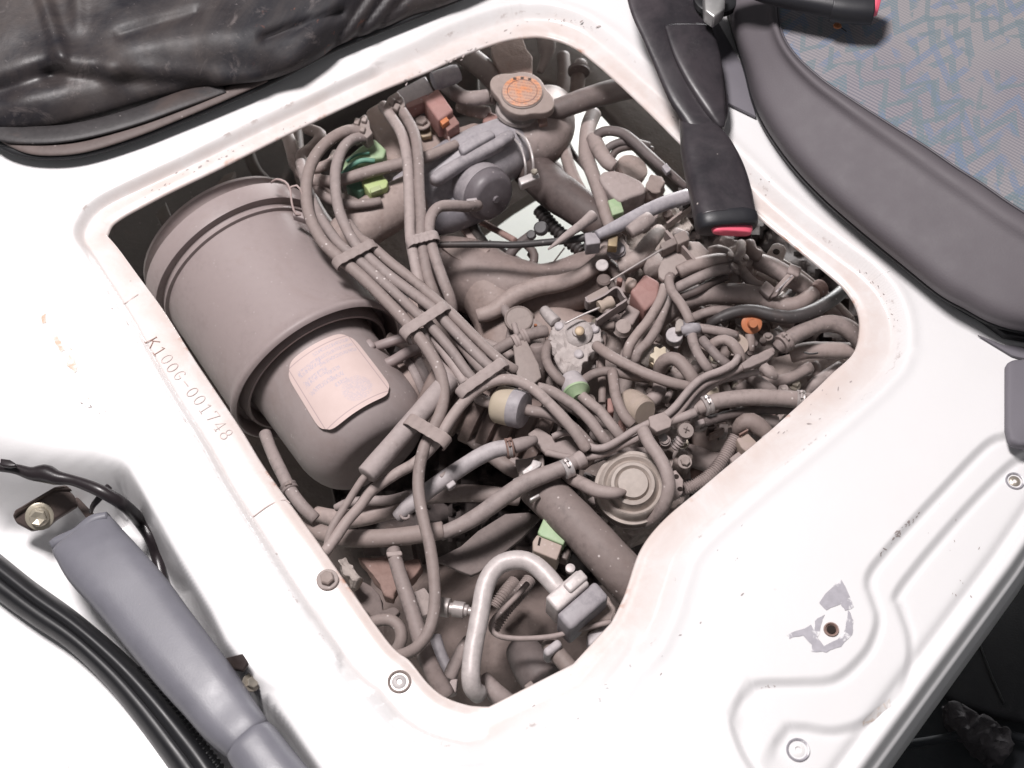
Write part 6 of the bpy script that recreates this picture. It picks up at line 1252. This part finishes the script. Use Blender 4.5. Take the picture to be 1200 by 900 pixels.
# valve body clutter
vb = thing('vacuum_valve', zp('E', 470, 400, -6), 'cluttered little valve body with several spigots, upper right', 'valve')
prism('body', 'E', [(430, 320), (500, 290), (530, 340), (600, 340), (580, 400), (520, 430), (480, 460), (430, 440)], -6.4, 2.4, 'cast', parent=vb, rough=.002, bev=.002)
tube('spigot', 'E', [(380, 345, -5.6), (420, 350, -5.4), (450, 400, -5.4)], 30, 'cast', parent=vb)
tube('spigot', 'E', [(500, 300, -5.4), (500, 350, -5), (480, 400, -5)], 26, 'cast', parent=vb)
tube('spigot', 'E', [(540, 300, -6), (560, 350, -6), (600, 370, -6.2)], 36, 'manifold', parent=vb)
for x, y in ((460, 430), (505, 410), (440, 370), (520, 380)): disc('collar', 'E', x, y, -5, 22, [(0, 1), (.5, 1), (.6, .8), (.5, .05)], 'cast', (.5, .2, 1), parent=vb)
# tee fitting and cylinders
tf = thing('tee_fitting', zp('E', 215, 765, -5), 'blue grey tee fitting with a pale crust, right of centre', 'fitting')
tube('tee_bar', 'E', [(185, 775, -4.9), (225, 765, -4.7), (268, 760, -4.9)], [26, 34, 30], 'bluegrey', parent=tf)
tube('tee_stem', 'E', [(215, 710, -5), (220, 750, -4.8), (225, 800, -5)], [28, 30, 28], 'bluegrey', parent=tf)
prism('crust', 'E', [(145, 740), (165, 705), (195, 715), (200, 745), (170, 770), (150, 765)], -5.4, 1, 'crust', parent=tf, rough=.002)
disc('small_cylinder', 'E', 140, 795, -6.2, 46, [(-1.2, 1), (-.02, 1), (.05, .93), (.06, .05)], 'hose_pale', (-.1, -.1, 1), label='short pale grey cylinder below the tee fitting', cat='cylinder')
disc('cream_disc', 'G', 485, 105, -6.4, 62, [(-.4, .95), (-.1, 1), (.05, .95), (.08, .05)], 'cream_dirty', (.3, -.1, 1), label='cream disc behind the small arched hose', cat='disc')
cv = thing('cream_valve', zp('G', 60, 175, -6.8), 'lobed cream cap with a yellow base, centre right', 'cap')
lob = [(62 + (46 + 9 * math.cos(a * 6)) * math.cos(a), 168 + (46 + 9 * math.cos(a * 6)) * math.sin(a)) for a in np.linspace(0, 2 * math.pi, 48, endpoint=False)]
prism('lobed_cap', 'G', lob, -6.2, 1.0, 'cream', parent=cv, bev=.0015)
disc('yellow_base', 'G', 50, 195, -7.2, 46, [(-.5, 1), (.3, 1), (.4, .8)], 'brass', parent=cv)
prism('crust_lump', 'G', [(-60, 150), (-20, 110), (40, 100), (100, 120), (130, 170), (100, 230), (20, 260), (-50, 220)], -8.4, 2, 'crust', 'whitish crusted casting round the lobed cream cap', 'casting', rough=.003)
tube('vacuum_hose', 'G', [(60, 250, -7), (75, 210, -6), (110, 188, -5.4), (150, 190, -5.2), (190, 225, -5.2), (230, 280, -5.4), (255, 330, -6)], 38, 'hose', 'hose arching right of the lobed cream cap', 'hose')
box('pipe_clip', 'E', 640, 480, -8.6, 120, 40, 1, 25, 'plate', 'flat tan strip below the cylindrical valve', 'strip')
tube('long_stay', 'E', [(720, 400, -7.6), (820, 460, -7.8), (920, 540, -8), (1010, 620, -8.6), (1090, 700, -9.4)], 18, 'plate', 'thin tan stay running to the right corner of the opening', 'stay')
prism('flat_bracket', 'E', [(930, 590), (1010, 600), (1110, 690), (1140, 760), (1060, 720), (960, 680)], -10, .8, 'bay_mid', 'flat dark bracket at the right end of the bay', 'bracket')

# ================================================================== LOWER LEFT AND BOTTOM OF THE BAY
o = tube('coolant_tube', 'I', [(50, 40, -9), (75, 110, -8.4), (110, 190, -8), (150, 270, -7.8), (190, 350, -7.6), (250, 430, -7.6), (320, 500, -8)], [34, 34, 35, 35, 35, 35, 34], 'hose', 'hose running along the flange below the air cleaner can', 'hose', seg=20)
band('I', 180, 330, -7.7, 20, 38, 42, 40, 'hose', o, screw=True)
tube('water_pipe', 'I', [(270, 530, -10), (340, 570, -9), (450, 600, -8.4), (580, 605, -8), (720, 600, -7.6), (860, 585, -7.4), (1010, 560, -7.2)], [42, 46, 48, 50, 50, 50, 50], 'hose', 'thick wrapped water hose, sleeve end, low in the bay', 'hose', seg=24)
o = tube('water_pipe', 'J', [(-110, 580, -7.4), (0, 535, -7), (110, 470, -6.6), (240, 375, -6.2), (360, 300, -5.8), (470, 255, -5.6), (570, 215, -5.4), (640, 175, -5.4)], [40, 44, 46, 48, 48, 46, 44, 40], 'hose', 'thick water hose with a bright clamp rising to the rail bracket', 'hose', seg=24)
band('J', 575, 225, -5.4, 30, -14, 50, 50, 'bright', o)
tube('union_end', 'J', [(620, 195, -5.4), (660, 170, -5.4)], [46, 48], 'strap', parent=o)
tube('water_pipe', 'I', [(330, 470, -12), (450, 500, -11), (560, 490, -10.4), (680, 460, -10), (800, 440, -10)], [40, 52, 54, 54, 50], 'manifold', 'broad brown pipe behind the crossing hoses below the cup', 'pipe', seg=24)
tube('water_pipe', 'I', [(430, 440, -9), (500, 412, -8.6), (600, 402, -8.6), (720, 398, -9), (820, 370, -9.6)], [20, 26, 28, 28, 26], 'hose', 'thin horizontal pipe just below the air cleaner cup', 'pipe')
tube('water_pipe', 'I', [(900, 380, -10.4), (1010, 365, -10.2), (1150, 360, -10), (1300, 370, -10), (1420, 390, -10.4)], [46, 48, 48, 46, 40], 'hose', 'horizontal brown pipe behind the pale hose', 'pipe', seg=20)
o = tube('pale_hose', '0', [(466, 606, -8), (478, 594, -7.4), (495, 580, -7), (517, 564, -6.6), (538, 550, -6.2), (562, 535, -5.8), (580, 527, -5.6), (598, 524, -5.6)], [8, 9.5, 10, 10, 10, 10, 10, 9.5], 'hose_pale', 'pale grey hose with a coppery clamp below the ribbed intake hose', 'hose', seg=20)
band('0', 597, 525, -5.6, 8, -1.5, 11, 9, 'rust', o); band('0', 597, 525, -5.55, 8, -1.5, 10.6, 5, 'bright', o, screw=False)
tube('union_end', '0', [(603, 523, -5.6), (616, 519, -5.6), (628, 515, -5.8)], [9, 8, 5], 'strap', parent=o)
box('hose_tab', 'I', 1020, 250, -5.8, 60, 22, .5, -36, 'strap', parent=o); box('hose_tab', 'I', 1055, 310, -5.8, 50, 30, .6, -36, 'hose_pale', parent=o)
tube('loop_end', 'I', [(780, 480, -7.2), (800, 498, -7), (826, 492, -7), (828, 478, -7)], 8, 'strap', parent=o, seg=8)
sp = prism('spring_clamp', 'J', [(290, 280), (340, 260), (330, 240), (380, 200), (390, 175), (440, 190), (430, 215), (370, 250), (350, 270), (300, 298)], -6, .5, 'bright', 'pale spring clamp ears above the thick water hose', 'clamp', bev=.001)
box('clamp_ear', 'J', 315, 278, -5.8, 70, 22, .6, -25, 'bright', parent=sp)
box('clamp_ear', 'J', 400, 380, -6.2, 60, 16, .6, -28, 'bright', parent=sp)
box('bracket_block', 'J', 380, 215, -8, 150, 110, 2.4, -10, 'cast', 'dusty block behind the spring clamp', 'block', rough=.001)
tube('big_hose', 'J', [(420, 330, -9), (500, 400, -8), (580, 480, -7.6), (680, 580, -7.6), (780, 690, -7.8), (880, 800, -8.4), (980, 920, -9.4)], [112, 116, 118, 120, 122, 122, 120], 'hose', 'fattest smooth grey hose running down to the lower flange', 'hose', seg=36)
tube('hose_mouth', 'J', [(400, 310, -9.4), (450, 360, -8.6), (490, 395, -8.2)], [96, 100, 100], 'manifold', 'brown pipe end entering the fattest grey hose', 'pipe', seg=30)
gcx = thing('green_connector', zp('J', 480, 600, -8), 'two tone green plastic plug left of the fattest hose', 'connector')
prism('green_shell', 'J', [(455, 478), (500, 482), (575, 590), (555, 640), (430, 590), (415, 570)], -7.6, 2.4, 'paleg', parent=gcx, bev=.0012)
prism('pale_shell', 'J', [(412, 583), (550, 640), (520, 722), (390, 670), (388, 620)], -7.8, 2.2, 'cream_dirty', parent=gcx, bev=.0012)
box('slot', 'J', 425, 620, -7.75, 12, 44, .15, 12, 'hole_dark', parent=gcx, bev=0); box('socket', 'J', 560, 680, -8.8, 60, 70, 1.2, 20, 'brown_metal', parent=gcx)
prism('rubber_flap', '0', [(500, 655), (516, 652), (540, 640), (560, 622), (592, 602), (620, 600), (634, 606), (612, 630), (585, 652), (562, 670), (552, 674), (536, 668), (520, 660)], -11, .5, 'bay_mid', 'dark brown sheet of rubber hanging behind the bent pale pipe', 'flap', bev=.001)
prism('rust_bracket', 'K', [(90, 55), (150, 60), (260, 45), (290, 120), (300, 220), (275, 285), (235, 270), (205, 210), (150, 140)], -10, 1.4, 'rust', 'rust red bracket behind the lower left hoses', 'bracket', rough=.0015)
prism('rust_bracket', 'K', [(330, 80), (420, 70), (440, 110), (400, 160), (365, 190), (345, 140)], -10.5, 1.4, 'rust', 'small rusty clip right of the upright lower hose', 'clip', rough=.0015)
tube('bay_hose', '0', [(461, 645, -7.6), (466, 665, -7.2), (474, 690, -7), (484, 720, -7), (493, 750, -7.2), (504, 780, -7.8), (522, 815, -9)], [8.5, 8.5, 9, 9.5, 10, 10.5, 12], 'hose', 'upright hose beside the long curled one at the lower left', 'hose', seg=20)
prism('hose_tab', 'K', [(240, 30), (325, 22), (332, 48), (250, 58)], -6.8, .6, 'hose', 'flat collar on top of the upright lower hose', 'collar')
tube('bay_hose', 'K', [(150, 420, -8.4), (210, 400, -8), (270, 402, -7.8), (315, 440, -7.8), (325, 500, -8), (300, 560, -8.6), (260, 590, -9.4)], 34, 'hose', 'small hooked hose at the lower left flange', 'hose', seg=20)
cp = prism('glued_plug', 'K', [(-10, 80), (20, 60), (60, 100), (100, 170), (85, 200), (60, 200), (20, 140)], -5.6, 1.6, 'crust', 'yellowish crusty plug poking out at the lower left flange', 'plug', rough=.003)
prism('lower_bracket', 'K', [(60, 220), (120, 190), (170, 210), (215, 290), (225, 345), (290, 330), (320, 350), (280, 400), (160, 380), (100, 320)], -8.6, 1, 'bay_mid', 'dark dusty angle bracket at the lower left flange', 'bracket', rough=.001)
prism('ladder_clip', 'K', [(390, 240), (440, 225), (480, 260), (480, 370), (430, 385), (400, 330)], -9, 1.2, 'cast', 'dusty block behind the curled hose at the bottom', 'block', rough=.002)
tube('grey_tube', 'K', [(505, 490, -13), (530, 580, -13), (570, 660, -13), (600, 720, -13)], [36, 38, 36, 34], 'bluegrey', 'blue grey tube deep at the bottom of the bay', 'tube')
tube('grey_tube', 'K', [(690, 510, -11), (650, 570, -10.6), (610, 650, -10.4), (580, 720, -10.4)], [34, 36, 38, 38], 'hose', 'brown tube slanting beside the bent pale pipe', 'tube')
prism('tube_clip', 'K', [(590, 720), (630, 715), (620, 790), (590, 800), (570, 770)], -8.8, 1, 'strap', 'light clip at the foot of the slanting brown tube', 'clip')
tube('bay_hose', 'K', [(760, 720, -9.6), (830, 790, -9.6), (900, 850, -10), (960, 910, -11)], [50, 54, 56, 56], 'hose', 'hose leaving the foot of the bent pale pipe', 'hose', seg=20)
# bent pale refrigerant pipe
up_ = thing('bent_pipe', at(590, 700, -0.07), 'thick pale grey aluminium pipe bent like a cane at the bottom of the bay', 'pipe')
tube('pipe', 'K', [(745, 800, -8.4), (712, 770, -7.6), (700, 710, -7), (705, 620, -6.8), (720, 520, -6.6), (738, 430, -6.4), (756, 330, -6.2), (772, 240, -6.1), (800, 165, -6), (850, 105, -6), (920, 78, -6), (990, 78, -6), (1050, 105, -6), (1110, 160, -6), (1165, 225, -6), (1200, 262, -6.2)], 52, 'pale_pipe', parent=up_, seg=28)
f0 = zp('L', 415, 225, -6.4); fd = (zp('L', 620, 400, -6.6) - f0).normalized(); q = size('L', f0, 110)
box('pipe_nut', 'L', 485, 238, -4.7, 232, 104, 3.0, -41, 'pale_pipe', parent=up_, bev=.0022)
box('nut_face', 'L', 528, 186, -4.45, 130, 66, 2, -41, 'pale_pipe', parent=up_, bev=.002)
disc('nut_boss', 'L', 500, 118, -6.4, 26, [(-1, 1), (0, 1), (.1, .8), (.1, .05)], 'pale_pipe', parent=up_)
box('union_block', 'L', 568, 318, -5.0, 280, 120, 3.4, -41, 'bluegrey', 'grey union block below the nut of the bent pale pipe', 'union', bev=.0035)
prism('union_bracket', 'L', [(470, 430), (640, 290), (700, 250), (760, 340), (730, 400), (620, 440), (520, 460)], -7, 2, 'cast', 'dusty casting under the dark union block by the flange', 'casting', bev=.004, rough=.001)
prism('union_bracket', 'L', [(590, 470), (680, 420), (720, 410), (730, 440), (650, 520), (600, 540)], -7.6, 2, 'hose_pale', 'pale wedge of casting against the lower flange', 'casting', bev=.003)
sd = lathe('service_valve', zp('K', 520, 325, -6.8), zp('K', 720, 355, -6.4), (lambda q: [(0, q * .5), (0, q * .95), (q * .1, q), (q * 1.3, q * 1.0), (q * 1.4, q * .6), (q * 1.7, q * .6), (q * 1.75, q * .85), (q * 2.9, q * .85), (q * 3.0, q * .6), (q * 3.3, q * .62), (q * 3.4, q * .42), (q * 5, q * .42), (q * 5, q * .1)])(size('K', zp('K', 520, 325, -6.8), 52)), 'bright', None, 36, 'bright service valve sticking out left of the bent pale pipe', 'valve')
tube('thin_wire', '0', [(618, 684, -9.6), (604, 700, -9), (588, 716, -8.6), (577, 728, -8.2), (576, 738, -8), (584, 745, -8), (600, 748, -8), (625, 748, -7.8), (652, 745, -7.4), (680, 737, -7), (716, 729, -7)], 3.4, 'hose', 'thin lead making a sharp bend inside the bent pale pipe', 'lead', seg=10)
tube('ribbed_conduit', 'K', [(1020, 180, -12), (960, 260, -11.6), (900, 330, -11.4), (850, 400, -11.6), (820, 450, -12)], 34, 'hose', 'ribbed conduit inside the bend of the pale pipe', 'conduit', ribs=22, rib_depth=.14)
tube('ribbed_conduit', 'K', [(940, 190, -13), (880, 260, -12.6), (830, 330, -12.8)], 34, 'hose', 'second ribbed conduit tucked behind the first at the pale pipe', 'conduit', ribs=14, rib_depth=.14)
tube('dark_canister', 'L', [(240, 560, -14), (290, 640, -13), (350, 730, -12.6)], [95, 110, 112], 'hose_dark', 'dark round canister at the very bottom of the opening', 'canister', seg=30)
o = tube('drain_union', 'L', [(385, 525, -9), (420, 570, -8.6), (470, 630, -8.4), (520, 690, -8.4)], [46, 48, 48, 48], 'plate', 'light dusty union beside the dark canister, near the lower flange', 'union', seg=24)
box('union_cap', 'L', 405, 545, -7.4, 110, 50, 2, -38, 'hose_pale', parent=o, bev=.003)
box('small_block', 'L', 290, 765, -11, 50, 70, 1, -40, 'plate', 'small pale foot at the bottom of the dark canister', 'foot')

# ------------------------------------------------------------------ small odds and ends that fill the casting clutter
rnd = random.Random(3)
spots = [(700, 380), (742, 352), (722, 470), (760, 460), (690, 470), (833, 330), (866, 345), (900, 395), (866, 455), (905, 440), (930, 450), (760, 540), (800, 520), (838, 420), (845, 398), (876, 400), (715, 360), (740, 395), (778, 455), (770, 398)]
near = ['right of the choke unit', 'under the hooked bracket', 'below the arched hose', 'beside the lobed cream cap', 'under the pale collar', 'beside the linkage plate', 'near the valve body', 'below the orange plug', 'above the clamped water hose', 'on the flat casting', 'at the right end of the flat casting', 'above the diaphragm', 'near the idle screw', 'left of the small arched hose', 'under the tee fitting hoses', 'left of the orange plug', 'at the red solenoid foot', 'above the slanting hose', 'below the lobed cream cap', 'behind the two bending hoses']
for (x, y), l in zip(spots, near):
    bolt('casting_bolt', '0', x, y, -10.5 + rnd.uniform(-.8, .8), rnd.uniform(6, 9), rnd.choice(['cast', 'plate', 'zinc', 'cast']), (rnd.uniform(-.3, .3), rnd.uniform(-.4, .1), 1), None, 'small dusty bolt head ' + l)
MIDS = [([(690, 350), (720, 372), (735, 400), (728, 430)], 6, 'thin buried hose right of the choke unit'), ([(740, 420), (770, 440), (800, 440), (830, 425)], 6, 'thin buried hose running towards the rails'),
        ([(640, 440), (660, 470), (690, 490), (720, 500)], 6, 'buried hose under the pale collar'), ([(800, 350), (830, 372), (850, 400), (846, 430)], 6, 'buried hose between breather pipe and arched hose'),
        ([(610, 455), (630, 470), (650, 500), (660, 520)], 6, 'buried hose right of the cream ringed filter'), ([(560, 400), (590, 410), (610, 430)], 6, 'buried hose under the strap end'),
        ([(860, 330), (880, 345), (905, 372), (930, 380)], 6, 'buried hose under the breather hose'), ([(700, 300), (722, 318), (730, 345)], 7, 'buried hose right of the breather elbow'),
        ([(455, 395), (475, 405), (490, 418)], 6, 'dark hose end below the bundle near the can'), ([(590, 360), (600, 380), (596, 410)], 6, 'buried hose left of the round cover'),
        ([(850, 470), (880, 450), (920, 445), (950, 430)], 7, 'buried pipe across the flat casting'), ([(690, 540), (720, 530), (760, 530)], 6, 'buried pipe above the diaphragm'),
        ([(600, 540), (620, 560), (650, 570)], 8, 'buried pipe under the thick clamped hose'), ([(540, 500), (560, 520), (600, 550), (640, 560)], 9, 'brown pipe in shadow under the ribbed intake hose')]
for P, r, l in MIDS: tube('buried_hose', '0', [(x, y, -9.6) for x, y in P], r, 'hose', l, 'hose')

# lugs, spigots and screws cast into or screwed on the carburettor and the pump
rn = random.Random(11)
def clutter(host, x0, x1, y0, y1, n, z0, z1, keep):
    par = bpy.data.objects[host]; made = 0
    while made < n:
        x, y = rn.uniform(x0, x1), rn.uniform(y0, y1)
        if not keep(x, y): continue
        z = rn.uniform(z0, z1); kind = rn.randrange(5); mt = rn.choice(['cast', 'cast', 'plate', 'hose', 'alloy', 'bay_mid', 'dusty_rust']); an = rn.uniform(0, 180); made += 1
        if kind == 0:
            dx, dy = rn.uniform(-16, 16), rn.uniform(-16, 16); tube('spigot', '0', [(x, y, z), (x + dx * .5, y + dy * .5, z + .2), (x + dx, y + dy, z - .2)], rn.uniform(3, 6), mt, parent=par, seg=10)
        elif kind == 1: box('lug', '0', x, y, z, rn.uniform(8, 18), rn.uniform(6, 12), rn.uniform(1, 2.4), an, mt, parent=par, bev=.0012)
        elif kind == 2: disc('screw', '0', x, y, z, rn.uniform(3.5, 6), [(-2, 1), (0, 1), (.25, .9), (.2, .3), (.1, .05)], mt, (rn.uniform(-.4, .4), rn.uniform(-.5, .1), 1), parent=par, seg=16)
        elif kind == 3: disc('boss', '0', x, y, z, rn.uniform(6, 10), [(-1.6, 1.1), (-.3, 1), (-.28, .8), (.1, .78), (.15, .6), (.0, .5), (0, .05)], mt, (rn.uniform(-.5, .5), rn.uniform(-.6, .1), 1), parent=par, seg=20)
        else: strip('rib', '0', [(x, y, z), (x + rn.uniform(-14, 14), y + rn.uniform(-10, 10), z), (x + rn.uniform(-20, 20), y + rn.uniform(4, 16), z)], z, 2.4, 1.2, mt, parent=par)
clutter('carburettor', 690, 915, 345, 505, 95, -11.6, -9.3, lambda x, y: 0.5 < (x - 600) / 300 + 0 * y < 1.2 and not (820 < x and y < 352))
clutter('air_pump', 690, 815, 500, 615, 26, -12, -9.8, lambda x, y: True)
clutter('corroded_casting', 715, 800, 245, 330, 20, -11.4, -9.6, lambda x, y: x + y > 990)
# ------------------------------------------------------------------ alike things share a group
from collections import defaultdict
fam = defaultdict(list)
for o in bpy.data.objects:
    if o.parent is None and 'label' in o.keys() and 'group' not in o.keys(): fam[o.name.split('.')[0]].append(o)
for k, v in fam.items():
    if len(v) > 1:
        for o in v: o['group'] = 'the %ss in the picture' % k.replace('_', ' ')
